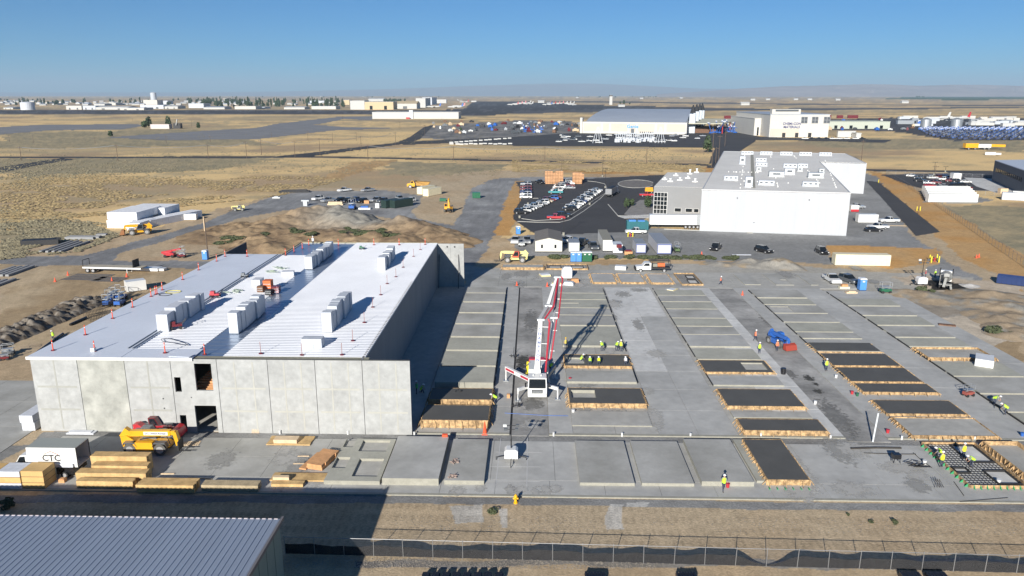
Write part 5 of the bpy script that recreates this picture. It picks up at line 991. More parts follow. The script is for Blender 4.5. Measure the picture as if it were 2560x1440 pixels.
# ------------------------------------------------------------------ white building with grey annex
WCLAD = mat('white_cladding', (.43, .445, .465), .6, var=.03, scale=.4, var2=.02, scale2=3, coord='World', stretch=(1, 1, .12)); WROOF = mat('pale_grey_roof', (.7, .68, .63), .8, var=.08, scale=.06, var2=.05, scale2=.5, coord='World')
HB = 12.0
wf = [G(*p, HB) for p in [(1755, 473), (1809, 378), (2115, 384), (2167, 408), (2050, 404), (2127, 482)]]
o0 = Vector((*wf[0], 0)); wb = thing('white_building', 'large white industrial building with pale roof full of ventilation units', 'building', o0)
loc = lambda p: (p[0] - o0.x, p[1] - o0.y)
fl = [loc(p) for p in wf]
for a, b in zip(fl, fl[1:] + fl[:1]):
    dv = Vector((b[0] - a[0], b[1] - a[1], 0)); nn = Vector((-dv.y, dv.x, 0)).normalized()
    for c in [(-1)]:
        p = [a, b, (b[0] + nn.x * -.3, b[1] + nn.y * -.3), (a[0] + nn.x * -.3, a[1] + nn.y * -.3)]
        MB().prism(p, 0, HB + .05, 0).build('wall', WCLAD, wb)
MB().prism(fl, HB - .35, HB - .05).build('roof', WROOF, wb)
fu = Vector((fl[5][0] - fl[0][0], fl[5][1] - fl[0][1], 0)).normalized(); fw_ang = math.atan2(fu.y, fu.x); FL = math.hypot(*fl[5])
def onfront(u, z): return Vector((fu.x * u, fu.y * u, z))
nrm = Vector((fu.y, -fu.x, 0))
def fbox(u0, u1, z0, z1, d, name, m):
    q = MB(); q.X = Matrix.Rotation(fw_ang, 4, 'Z'); q.box(u0, u1, -d, -.002, z0, z1); return q.build(name, m, wb)
# the front face: fl[0]..fl[5]; outside is towards the camera
fbox(0, FL, .02, .3, .05, 'base_flashing', GALV); fbox(-.1, FL + .1, HB - .25, HB + .06, .08, 'parapet_trim', mat('trim_pale', (.5, .5, .5), .5)); fbox(FL * .335, FL * .365, 0.1, 2.4, .06, 'door', mat('door_white', (.6, .6, .58), .6)); fbox(FL * .33, FL * .37, 0.0, .18, 1.2, 'doorstep', CONC)
fbox(FL * .245, FL * .252, 9.6, 9.9, .1, 'wall_lamp', STEEL); fbox(FL * .73, FL * .737, 9.6, 9.9, .1, 'wall_lamp', STEEL); fbox(FL * .372, FL * .378, 2.8, 3.05, .1, 'wall_lamp', STEEL)
for i in range(1, 20): fbox(FL * i / 20 - .04, FL * i / 20 + .04, .3, HB - .1, .015, 'panel_joint', mat('joint_grey', (.4, .415, .43), .7))
GCL = mat('grey_cladding', (.22, .225, .23), .6, var=.05, scale=.3, coord='World')
an = [G(*p, 9.2) for p in [(1635, 466), (1668, 431), (1782, 431), (1757, 470)]]
a0 = Vector((*an[0], 0)); ax_ = thing('grey_annex', 'grey office annex with tall glass corner left of the white building', 'building', a0)
al = [(p[0] - a0.x, p[1] - a0.y) for p in an]; al[3] = (al[3][0] + 2, al[3][1] - .4)
MB().prism(al, 0, 9.2).build('wall', GCL, ax_); ar = MB().prism([(x * .985 + .2, y * .985 + .3) for x, y in al], 9.205, 9.25).build('roof', WROOF, ax_)
av = Vector((al[3][0], al[3][1], 0)); aL = av.length; aang = math.atan2(av.y, av.x)
def abox(u0, u1, z0, z1, d, name, m, par=None):
    q = MB(); q.X = Matrix.Rotation(aang, 4, 'Z'); q.box(u0, u1, -d, -.002, z0, z1); return q.build(name, m, par or ax_)
cw = abox(.1, aL * .26, .4, 7.4, .06, 'glass_corner', mat('frame_pale', (.55, .55, .53), .5))
for i in range(4):
    for j in range(5):
        u = .25 + i * (aL * .26 - .3) / 4; z = .5 + j * 1.38; abox(u, u + (aL * .26 - .3) / 4 - .12, z, z + 1.24, .075, 'pane', GLASS, cw)
for u in (.40, .60, .75):
    f = abox(aL * u - .1, aL * u + 2.0 * (.7 if u > .7 else 1) + .1, 1.2, 2.5, .05, 'window', mat('frame_pale', (.55, .55, .53), .5)); abox(aL * u, aL * u + 2.0 * (.7 if u > .7 else 1), 1.3, 2.4, .07, 'pane', GLASS, f)
# roof plant on both roofs
def runit(px, py, w, d, h, label, z=HB, m=WRAP, fans=2, rz=fw_ang, sc=1, gr='ventilation units on the white building'):
    t = thing('rooftop_unit', label, 'roof unit', (*G(px, py, z), z - .04), rz, gr); t.scale = (sc,) * 3
    MB().box(-w / 2, w / 2, -d / 2, d / 2, .3, h).box(-w / 2 - .15, w / 2 + .15, -d / 2 - .15, d / 2 + .15, 0, .29).build('casing', m, t)
    for i in range(fans):
        a = lerp(-w / 2, w / 2, (i + .25) / fans); MB().box(a, a + w / fans * .5, -d / 2 - .04, -d / 2 - .002, h * .42, h * .72).build('louvre', GREYP, t)
    return t
for i, px in enumerate([1868, 1915, 1965, 2013, 2063]): runit(px, 386 + i * .8, 7.5, 2, 2.2, 'white louvred unit along the back roof edge, %s from the left' % (ORD[i] if i else 'first'), fans=4, sc=.68)
for i, (px, py, w, lb) in enumerate([(1902, 403, 6, 'upper of two stacked units left of roof centre'), (1903, 415, 6, 'lower of two stacked units left of roof centre'), (1975, 418, 7, 'wide unit at the roof centre back left'), (2006, 418, 5, 'unit at the roof centre back right'), (1973, 436, 4.6, 'tall pale unit at the roof centre front'),
      (1827, 450, 6, 'unit at the left front of the white roof'), (1915, 462, 6.5, 'unit in the middle front of the white roof'), (2025, 465, 6.5, 'unit at the right front of the white roof')]): runit(px, py, w, 2.2, 2.0 if i != 4 else 3, 'white louvred %s' % lb, fans=3 if i != 4 else 1, sc=.68)
runit(1940, 441, 4.6, 2.6, 1.7, 'grey hooded unit left of the centre on the white roof', m=GALV, fans=1); runit(2038, 444, 4.6, 2.6, 1.7, 'grey hooded unit right of the centre on the white roof', m=GALV, fans=1)
for i, (px, py) in enumerate([(1855, 410), (1871, 467)]): runit(px, py, 2.0, 2.0, 3.0, 'slim upright white unit with black top, %s' % ['far one', 'near one'][i], fans=1)
for i, (px, py) in enumerate([(1896, 428), (1999, 428), (2053, 432)]): runit(px, py, 1.6, 1.6, 1.5, 'small grey vent box %s of three on the white roof' % ['left', 'middle', 'right'][i], m=GALV, fans=1)
q = MB(); gx, gy = G(1883, 470, HB); hx, hy = G(1880, 384, HB); q.beam((gx - o0.x, gy - o0.y, HB + .02), (hx - o0.x, hy - o0.y, HB + .02), 1.2, .06)
q.build('roof_walkway', EDGE, wb)
q = MB()
for i in range(90):
    a, b = random.choice([((1850, 472), (1862, 385)), ((1925, 385), (1945, 470)), ((1975, 380), (2060, 470)), ((2060, 395), (2090, 470)), ((1830, 452), (2050, 462)), ((1820, 430), (1900, 432))]); t = random.random(); x, y = G(lerp(a[0], b[0], t), lerp(a[1], b[1], t), HB); q.box(x - o0.x - .12, x - o0.x + .12, y - o0.y - .12, y - o0.y + .12, HB - .04, HB + .3)
tag(q.build('pipe_blocks', WHITE, wb), kind='stuff')
for i, (px, py, h) in enumerate([(1725, 436, 1.6), (1742, 432, 1.4), (1676, 455, 1.0), (1700, 452, .9), (1738, 456, 1.1), (1720, 447, .8), (1690, 440, .8), (1662, 450, .7)]):
    x, y = G(px, py, 9.2); tag(MB().tube((0, 0, 0), (0, 0, h), .3, .3, 8).tube((0, 0, h), (0, 0, h + .25), .5, .4, 8).box(-.9, .9, .5, .9, 0, .35).build('roof_vent', WHITE, None, (x, y, 9.25)), 'white vent on the annex roof, %s' % ['tallest at the back', 'back right', 'front left', 'front middle', 'right front', 'centre', 'back left', 'left edge'][i], 'roof vent', 'vents on the annex roof')
# ------------------------------------------------------------------ corrugated building at the lower left
gb = thing('metal_building', 'green metal building with ribbed blue-grey roof in the lower left corner', 'building', (-60, 30, 0))
bc = G(698, 1293, 6.7); ex, ey = bc[0] + 60, bc[1] - 30
MB().box(0, ex, -20, ey, 0, 6.4).build('wall', mat('green_wall', (.2, .27, .24), .6, var=.05, scale=1), gb)
RF = mat('blue_grey_roof', (.34, .39, .47), .42, .3, var=.06, scale=.12, var2=.04, scale2=1.5, coord='World', stretch=(4, .3, 1))
q = MB(); n = int(ex / .46); w_ = ex / n; xs = []
for i in range(n): xs += [(i * w_, .0), (i * w_ + w_ * .78, .0), (i * w_ + w_ * .82, .045), (i * w_ + w_ * .96, .045)]
xs.append((ex + .15, 0)); vs = [(x, y, 6.52 + h) for x, h in xs for y in (-20.3, ey)]
q.add(vs, [(2 * i, 2 * i + 2, 2 * i + 3, 2 * i + 1) for i in range(len(xs) - 1)]).build('ribbed_roof', RF, gb)
MB().box(-.1, ex + .18, -20.3, ey + .02, 6.401, 6.515).build('roof_base', mat('rib_shadow', (.1, .12, .16), .6), gb)  # dark blue-grey slab under the ribbed sheet
q = MB()
for i in range(n): q.box(i * w_ + .05, i * w_ + w_ * .7, ey + .001, ey + .09, 6.5, 6.55)
q.build('ridge_clip', mat('ridge_pink', (.6, .53, .52), .6), gb); tag(C.objects[-1], kind='stuff')
MB().box(ex + .16, ex + .34, -20.3, ey + .1, 6.42, 6.72).build('gable_trim', mat('trim_dark', (.16, .15, .15), .5), gb)
for i in range(1, 24):
    MB().box(ex + .002, ex + .02, ey - i * 1.6, ey - i * 1.6 + .05, 0, 6.38).build('wall_rib', mat('green_rib', (.1, .15, .135), .6), gb)
# ------------------------------------------------------------------ chain-link fence in front
MESHM = bpy.data.materials.new('chain_link'); MESHM.use_nodes = True; mn, ml = MESHM.node_tree.nodes, MESHM.node_tree.links
mb_ = mn['Principled BSDF']; mb_.inputs['Base Color'].default_value = (.2, .2, .21, 1); mb_.inputs['Metallic'].default_value = .5; mb_.inputs['Roughness'].default_value = .5
tcm = mn.new('ShaderNodeNewGeometry'); sx = mn.new('ShaderNodeSeparateXYZ'); ml.new(tcm.outputs['Position'], sx.inputs[0])
def mth(op, a, b=None):
    m = mn.new('ShaderNodeMath'); m.operation = op
    for i, v in enumerate((a, b)):
        if v is None: continue
        if isinstance(v, (int, float)): m.inputs[i].default_value = v
        else: ml.new(v, m.inputs[i])
    return m.outputs[0]
su = mth('ADD', sx.outputs[0], sx.outputs[1]); d1 = mth('PINGPONG', mth('ADD', su, sx.outputs[2]), .05); d2 = mth('PINGPONG', mth('SUBTRACT', su, sx.outputs[2]), .05)
al_ = mth('MAXIMUM', mth('LESS_THAN', d1, .0028), mth('LESS_THAN', d2, .0028)); ml.new(al_, mb_.inputs['Alpha'])
def fence(label, pts, h, gap, post_m, group=None, fabric=None, rail=True, mesh=True, far=False):
    p0 = pts[0]; t = thing('chain_link_fence', label, 'fence', (*p0, 0), 0, group)
    pm_ = MB().tube((0, 0, 0), (0, 0, h + .12), .03, None, 6).mesh('post', post_m)
    for a, b in zip(pts[:-1], pts[1:]):
        L = math.hypot(b[0] - a[0], b[1] - a[1]); n = max(1, round(L / gap)); A = Vector((a[0] - p0[0], a[1] - p0[1], 0)); B = Vector((b[0] - p0[0], b[1] - p0[1], 0))
        for i in range(n + (b == pts[-1])):
            o = part('post', pm_, t, A.lerp(B, i / n)); o.rotation_euler = (random.uniform(-.02, .02), random.uniform(-.02, .02), 0)
        if rail: MB().tube(A + Vector((0, 0, h)), B + Vector((0, 0, h)), .024, None, 6).build('top_rail', post_m, t)
        if mesh:
            MB().add([A, B, B + Vector((0, 0, h)), A + Vector((0, 0, h))], [(0, 1, 2, 3)]).build('mesh_panel', MESHM, t)
        if fabric:
            q = MB(); m = 160; vs = []
            for i in range(m + 1):
                c = A.lerp(B, i / m); wx = c.x + p0[0]; s = .92 + .08 * math.sin(wx * .9) + .05 * math.sin(wx * 2.3) - .75 * math.exp(-((wx - 19.8) / 1.5) ** 2) - .22 * math.exp(-((wx + 6) / 2.5) ** 2) - .1 * math.exp(-((wx - 8) / 3) ** 2)
                vs += [c + Vector((0, .03 + .02 * math.sin(wx * 7), .02)), c + Vector((0, .05 + .03 * math.sin(wx * 5), max(.1, s)))]
            q.add(vs, [(2 * i, 2 * i + 2, 2 * i + 3, 2 * i + 1) for i in range(m)]).build('windscreen_fabric', fabric, t)
    return t
FAB = mat('black_fabric', (.012, .012, .013), .9, var=.3, scale=1.5, coord='World')
fa = [G(714, 1385), G(2700, 1437)]
fence('chain-link fence with black ground screen across the foreground', fa, 1.65, 2.55, mat('fence_pipe', (.28, .28, .28), .5, .4), fabric=FAB)
fence('chain-link fence climbing beside the orange bank at the right', [G(2215, 437), G(2320, 500), G(2560, 668), G(2680, 755)], 2.0, 3.2, GREYP)
fence('chain-link fence in front of the right car park', [G(2320, 487), G(2440, 489), G(2600, 494)], 2.0, 3.2, GALV)
fence('pale chain-link fence behind the right car park', [G(2216, 436), G(2480, 446)], 1.8, 4, GALV)
for i, px in enumerate([1065, 1090, 1116, 1142, 1168, 1195, 1220, 1248]):  # added black boxes standing in for the shadows along the bottom edge
    x, y = G(px, 1452); tag(MB().box(-.32, .32, -.35, .35, 0, .5).box(-.26, .26, -.3, .3, .5, .62).build('black_bin', BLACK, None, (x, y, 0), R(random.uniform(-8, 8))), 'black box standing in for shadow at the bottom edge, %s from left' % (ORD[i] if i else 'first'), 'bin', 'black shadow stand-in boxes along the bottom edge')
for i, (px, w) in enumerate([(1488, 1.7), (1715, 1.6), (2276, 1.6), (2340, 1.6)]):  # added low black blocks, likewise in place of cast shadows
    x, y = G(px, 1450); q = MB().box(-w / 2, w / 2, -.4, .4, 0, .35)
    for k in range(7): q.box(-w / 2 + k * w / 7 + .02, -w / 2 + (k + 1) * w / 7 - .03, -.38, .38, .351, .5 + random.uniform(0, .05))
    tag(q.build('black_bale', BLACK, None, (x, y, 0)), 'low black block standing in for shadow at the bottom edge, %s from left' % (ORD[i] if i else 'first'), 'shadow stand-in', 'low black shadow stand-in blocks along the bottom edge')
# ------------------------------------------------------------------ cabins, containers, trailers
def cabin(px0, px1, py, depth, h, label, wall, roof, name='office_cabin', cat='cabin', z=0, gable=0, skirt=True, wins=(), trim=None, group=None):
    x0, y0 = G(px0, py, z); x1, _ = G(px1, py, z); W = x1 - x0; t = thing(name, label, cat, ((x0 + x1) / 2, y0, z), 0, group); b = .25 if skirt else 0
    if skirt: MB().box(-W / 2 + .15, W / 2 - .15, .15, depth - .15, 0, b).build('skirt', STEEL, t)
    if gable:
        q = MB(); q.add([(-W / 2, 0, b), (W / 2, 0, b), (W / 2, 0, h), (0, 0, h + gable), (-W / 2, 0, h), (-W / 2, depth, b), (W / 2, depth, b), (W / 2, depth, h), (0, depth, h + gable), (-W / 2, depth, h)], [(0, 1, 2, 3, 4), (9, 8, 7, 6, 5), (0, 4, 9, 5), (1, 6, 7, 2), (0, 5, 6, 1)]); q.build('wall', wall, t)
        for s in (-1, 1): MB().add([(s * (W / 2 + .15), -.15, h - .03), (0, -.15, h + gable + .03), (0, depth + .15, h + gable + .03), (s * (W / 2 + .15), depth + .15, h - .03), (s * (W / 2 + .15), -.15, h + .07), (0, -.15, h + gable + .13), (0, depth + .15, h + gable + .13), (s * (W / 2 + .15), depth + .15, h + .07)], [(0, 1, 5, 4), (1, 2, 6, 5), (2, 3, 7, 6), (3, 0, 4, 7), (4, 5, 6, 7), (3, 2, 1, 0)]).build('roof', roof, t)
    else:
        MB().box(-W / 2, W / 2, 0, depth, b, h).build('wall', wall, t); MB().box(-W / 2 - .05, W / 2 + .05, -.05, depth + .05, h + .001, h + .1).build('roof', roof, t)
    if trim: MB().box(-W / 2 - .03, W / 2 + .03, -.03, -.001, h - .25, h).box(-W / 2 - .03, W / 2 + .03, -.03, -.001, b, b + .2).box(-W / 2 - .03, -W / 2 + .1, -.035, -.001, b + .21, h - .26).box(W / 2 - .1, W / 2 + .03, -.035, -.001, b + .21, h - .26).build('trim', trim, t)
    for u, zz, ww, hh in wins:
        f = MB().box(W * u - ww / 2 - .06, W * u + ww / 2 + .06, -.05, -.001, zz - .06, zz + hh + .06).build('window', WHITE, t); MB().box(W * u - ww / 2, W * u + ww / 2, -.065, -.051, zz, zz + hh).build('pane', GLASS, f)
    return t
BRN_R = mat('brown_shingle', (.17, .155, .14), .9, var=.1, scale=.8, var2=.1, scale2=9)
cabin(1338, 1405, 631, 13, 2.9, 'pale double office cabin with grey-brown gable roof', mat('cream_siding', (.62, .6, .53), .7, var=.03, scale=1), BRN_R, gable=.75, wins=((-.25, 1.1, .5, .9), (.25, 1.1, .5, .9)))
PGR = mat('pale_grey_siding', (.5, .5, .52), .6); BTR = mat('blue_trim', (.1, .13, .3), .5); GRF = mat('grey_metal_roof', (.26, .28, .31), .5)
cabin(1422, 1448, 631, 5.5, 2.4, 'small white box trailer behind the blue toilets', WHITE, GRF, 'box_trailer', 'trailer')
cabin(1507, 1530, 629, 15, 2.9, 'long white trailer with tan roof between the pickups and the toilets', WHITE, mat('tan_roof', (.25, .24, .2), .8), 'box_trailer', 'trailer')
cabin(1533, 1556, 635, 4.5, 2.2, 'short white container with red box on top', WHITE, WHITE, 'storage_container', 'container')
tag(MB().box(-.6, .6, 0, 1.2, 0, .8).build('red_box', DRED, None, (*G(1548, 620, 2.3), 2.31)), 'dark red box on top of the short white container', 'box')
cabin(1590, 1614, 635, 7, 2.5, 'smaller blue-trimmed grey site trailer', PGR, GRF, 'site_trailer', 'trailer', trim=BTR)
cabin(1643, 1677, 637, 15, 2.7, 'longer blue-trimmed grey site trailer', PGR, GRF, 'site_trailer', 'trailer', trim=BTR)
def container(px0, px1, py, L, H_, D, rz, m, label, name='shipping_container', cat='container', group=None, corr=True, k=1, z=0):
    x0, y0 = G(px0, py, z); t = thing(name, label, cat, (x0, y0, z), R(rz), group)
    q = MB().box(0, L, 0, D, .12, H_); q.build('body', m, t)
    if corr:
        q = MB(); n = int(L / .6)
        for i in range(n): q.box(.3 + i * (L - .6) / n, .3 + (i + .5) * (L - .6) / n, -.04, -.001, .25, H_ - .2)
        tag(q.build('side_corrugation', m, t), kind='stuff')
    q = MB()
    for a in (0, L - .15):
        for b in (0, D - .15): q.box(a, a + .15, b, b + .15, 0, .119)
    q.build('corner_casting', STEEL, t); MB().box(.02, L - .02, .02, D - .02, H_ + .001, H_ + .03).build('roof', m, t)
    return t
container(2087, 0, 664, 12.2, 2.6, 2.5, -3.5, CREAM, 'long cream shipping container on the orange ground', group=None)
wcm = mat('container_white', (.74, .74, .7), .5, var=.05, scale=1)
container(1056, 0, 487, 9, 2.9, 2.6, 62, CREAM, 'rear one of two cream containers at the left lot corner', group='two cream containers'); container(1071, 0, 492, 9, 2.9, 2.6, 62, CREAM, 'front one of two cream containers at the left lot corner', group='two cream containers')
for i in range(5): container(2310 + i * 2.6, 0, 485 + i * 5.2, 17.5, 3.0, 2.4, -1.5, wcm, 'white semi trailer box, %s of five parked in a row' % ['rearmost', 'second', 'middle', 'fourth', 'front'][i], 'semi_trailer', 'trailer', 'white trailer row at the right', corr=False)
container(2504, 0, 500, 9, 2.8, 2.5, -25, WRAP, 'grey container at the right below the dark building'); container(2530, 0, 497, 9, 2.8, 2.5, -25, wcm, 'white container behind the grey one at the right')
container(2145, 0, 557, 6, 2.5, 2.3, 0, WHITE, 'white cargo trailer hitched to the white pickup', 'cargo_trailer', 'trailer', corr=False)
container(2127, 0, 530, 2.6, 2.2, 2, 0, WHITE, 'small red and white trailer at the right of the white building', 'cargo_trailer', 'trailer', corr=False); MB().box(0, 2.6, -.05, -.002, .12, .9).build('red_band', REDP, C.objects[-1].parent)
container(318, 0, 732, 3.6, 2.1, 2.2, 38, WHITE, 'grey-white cargo trailer left of the hall', 'cargo_trailer', 'trailer', corr=False)
container(445, 0, 551, 5.5, 1.9, 2.2, 8, WHITE, 'white cargo trailer behind the foam stack', 'cargo_trailer', 'trailer', corr=False)
container(953, 0, 520, 2.4, 2.7, 7, -35, mat('dark_green_steel', (.02, .04, .035), .5), 'left one of two dark open containers in the lot'); container(975, 0, 520, 2.4, 2.7, 9, -35, mat('dark_green_steel', (.02, .04, .035), .5), 'right one of two dark open containers in the lot')
MB().box(.2, 2.2, -.06, -.002, .3, 2.5).build('open_door', GALV, C.objects['shipping_container.003' if 'shipping_container.003' in C.objects else C.objects[-1].name])
container(1181, 0, 496, 3, 2.2, 2, 5, GREENP, 'green and white generator box by the haul road', 'generator', 'generator', corr=False); container(1099, 0, 504, 2.4, 1.1, 1.5, 0, GREENP, 'low green utility box near the excavator', 'utility_box', 'utility box', corr=False)
# semi trailer at the annex dock
x, y = G(1624, 572); t = thing('semi_trailer', 'long white semi trailer backed along the annex with four rear wheels', 'trailer', (x, y + .6, 0), R(-2)); MB().box(0, 14.7, 0, 2.5, 1.15, 4.0).build('box', WHITE, t); MB().box(0, 14.7, .6, 1.9, .95, 1.149).build('frame', STEEL, t); MB().box(13.6, 14.72, -.02, -.002, 1.2, 3.95).build('end_panel', GALV, t)
for i in range(4): part('wheel', WHEEL_B, t, (10.5 + i * 1.15, .1, .52)); part('wheel', WHEEL_B, t, (10.5 + i * 1.15, 2.4, .52))
MB().beam((2.8, .3, 1.0), (2.6, .3, .05), .12, .12).beam((2.8, 2.2, 1.0), (2.6, 2.2, .05), .12, .12).build('landing_gear', STEEL, t)
# dumpsters
def dumpster(px, py, L, D, H_, m, rz, label, open_=True, z=0):
    x, y = G(px, py, z); t = thing('dumpster', label, 'dumpster', (x, y, z), R(rz)); w = .08
    q = MB().box(0, L, 0, w, .15, H_).box(0, L, D - w, D, .15, H_).box(0, w, w, D - w, .15, H_).box(L - w, L, w, D - w, .15, H_ * .93).box(w, L - w, w, D - w, .15, .25); q.build('bin', m, t)
    n = int(L / .8); q = MB()
    for i in range(n): q.box(.1 + i * L / n, .22 + i * L / n, -.07, -.001, .2, H_ - .1)
    q.build('side_ribs', m, t); C.objects[-1]['kind'] = 'stuff'; MB().box(0, L, .3, .5, 0, .149).box(0, L, D - .5, D - .3, 0, .149).build('skid', STEEL, t); return t
dumpster(1567, 576, 6.2, 2.6, 2.6, DTEAL, 0, 'teal dumpster with mesh top beside the semi trailer'); MB().box(.1, 6, 2.3, 2.4, 2.61, 4.2).build('mesh_top', MESHM, C.objects[-1].parent); MB().box(.6, 2.6, .4, 2, 1.4, 2.9).box(3.2, 5.2, .5, 2, 1.4, 2.8).build('blue_bags', LBLUE, C.objects[-1].parent)
dumpster(2490, 709, 6.0, 2.6, 1.7, NAVY, -35, 'navy open-top dumpster on the dusty ground at the right')
dumpster(2396, 482, 5.4, 2.4, 2.2, DRED, 0, 'dark red dumpster behind the white trailers')
# portable toilets
def toilet(px, py, m, label, group=None, z=0, k=1.0, rz=0):
    t = thing('portable_toilet', label, 'portable toilet', (*G(px, py, z), z), R(rz), group); t.scale = (k,) * 3
    MB().box(-.58, .58, 0, 1.16, .1, 2.05).build('cabin', m, t); MB().box(-.62, .62, -.04, 1.2, 0, .099).build('base', STEEL, t)
    MB().prof([(-.62, 2.051), (-.5, 2.3), (.5, 2.3), (.62, 2.051)], -.04, 1.2).build('roof', WHITE, t); MB().box(-.42, .42, -.03, -.001, .2, 1.9).build('door', m, t); MB().box(-.2, .2, -.045, -.031, 1.6, 1.85).build('sign', WHITE, t)
for i, (px, m, lb) in enumerate([(1433, LBLUE, 'left blue'), (1447, LBLUE, 'right blue'), (1462, GREENP, 'left dark green'), (1473, GREENP, 'right dark green')]): toilet(px, 655, m, '%s portable toilet in the row of four' % lb, 'row of four portable toilets', k=1.05)
toilet(1296, 586, LBLUE, 'blue portable toilet alone by the orange bank near the office cabin', rz=10); toilet(512, 650, LBLUE, 'blue portable toilet behind the left corner of the hall roof'); toilet(2157, 727, LBLUE, 'blue portable toilet at the far right floor corner', k=1.1)
# cylinders of the big foam stack
x, y = G(268, 569); n = 0

def foam(px, py, nx, ny, nz, s, rz, lab, z=0):
    global n
    x, y = G(px, py, 0); c, s_ = math.cos(R(rz)), math.sin(R(rz))
    for i in range(nx):
        for j in range(ny):
            for k in range(nz):
                u = i * s[0]; v = j * s[1]; o = MB().box(.04, s[0] - .05, .04, s[1] - .05, 0.01, s[2] - .04).build('foam_block', FOAM, None, (x + u * c - v * s_, y + u * s_ + v * c, z + k * s[2]), R(rz))
                tag(o, 'white foam block in the %s, %s across, %s back, %s up' % (lab, 'first' if i == 0 else ORD[i], 'first' if j == 0 else ORD[j], 'first' if k == 0 else ORD[k]), 'foam block', 'stack of white foam blocks')
foam(268, 570, 4, 5, 2, (2.0, 2.3, 1.15), -3, 'lower front stack'); foam(271, 568, 4, 6, 1, (2.3, 2.3, 2.2), -3, 'upper left stack', 2.31)
foam(318, 576, 3, 4, 2, (1.3, 2.4, 1.1), 0, 'low right front stack'); foam(350, 566, 2, 9, 1, (2.1, 2.4, 2.1), -18, 'long right arm'); foam(322, 552, 6, 4, 2, (2.0, 2.3, 2.1), -3, 'high rear stack')
# precast / steel piles left
def bars(px, py, n, L, w, h, gap, rz, m, lab, name='steel_beam', cat='beam', z=0, gr='long beams on the left ground'):
    x, y = G(px, py, z); c, s_ = math.cos(R(rz)), math.sin(R(rz))
    for i in range(n):
        v = i * gap; q = MB().box(0, L * random.uniform(.85, 1), 0, w, .06, h).box(L * .2, L * .2 + .15, -.05, w + .05, 0, .059).box(L * .75, L * .75 + .15, -.05, w + .05, 0, .059)
        tag(q.build(name, m, None, (x - v * s_, y + v * c, z), R(rz)), '%s, %s' % (lab, ORD[i] + ' bar' if i else 'nearest bar'), cat, gr)
def bars2(p0, p1, n, w, h, gap, m, lab):
    a = G(*p0); b = G(*p1); bars(p0[0], p0[1], n, math.hypot(b[0] - a[0], b[1] - a[1]), w, h, gap, -math.degrees(math.atan2(-(b[1] - a[1]), b[0] - a[0])), m, lab)
PCON = mat('pale_precast', (.26, .265, .27), .8, var=.1, scale=.5)
bars2((22, 692), (88, 668), 4, .75, .5, 1.25, PCON, 'grey precast beam in the pile near the left edge'); bars2((-40, 730), (42, 700), 3, .75, .45, 1.4, PCON, 'grey precast beam in the pile cut by the left edge'); bars2((153, 632), (232, 604), 4, .7, .5, 1.6, PCON, 'grey beam in the far pile by the gravel road')
bars(162, 600, 3, 9, .7, .8, 1.0, 0, PCON, 'short pale beam behind the far pile'); bars(52, 616, 3, 9, 1.0, 1.4, 1.0, 18, STEEL, 'dark steel beam bundle on the left brush')
bars(240, 592, 2, 3, .8, .7, .9, 10, PCON, 'short beam stub near the foam stack'); bars(150, 700, 3, 9, 1.8, .08, 2.0, -4, mat('brown_mat', (.16, .14, .12), .9, var=.2, scale=2), 'flat dark mat on the ground below the flatbed', 'ground_mat', 'mat', gr='dark mats below the flatbed'); bars(225, 704, 2, 7, 2, .08, 2.2, -4, mat('brown_mat', (.16, .14, .12), .9, var=.2, scale=2), 'right flat dark mat below the flatbed', 'ground_mat', 'mat', gr='dark mats below the flatbed')
x, y = G(208, 682); t = thing('flatbed_trailer', 'long flatbed trailer with headboards parked left of the hall', 'trailer', (x, y, 0), R(-4)); MB().box(0, 13.5, 0, 2.5, 1.15, 1.35).build('deck', mat('weathered_deck', (.4, .36, .28), .9, var=.15, scale=2), t); MB().box(0, 13.5, -.03, -.001, 1.0, 1.36).build('side_rail', WHITE, t); MB().box(.5, 12, .8, 1.7, .8, 1.149).build('frame', STEEL, t)
MB().path([(.1, .1, 1.35), (.1, .1, 2.8), (.1, 2.4, 2.8), (.1, 2.4, 1.35)], .07).build('stake_frame', STEEL, t); MB().box(11.6, 11.75, .05, 2.45, 1.36, 3.0).build('headboard', STEEL, t)
for i in (1, 2.3): part('wheel', WHEEL_B, t, (i, .2, .52)); part('wheel', WHEEL_B, t, (i, 2.3, .52))
MB().beam((10, .4, 1.1), (10, .4, .03), .12, .12).beam((10, 2.1, 1.1), (10, 2.1, .03), .12, .12).build('landing_gear', WHITE, t)
x, y = G(330, 678); tag(MB().box(0, 6, 0, 2.2, .1, .7).box(6, 7.2, .4, 1.8, .1, .6).build('white_trailer_bed', WHITE, None, (x, y, 0), R(-4)), 'white low trailer bed to the right of the flatbed', 'trailer')
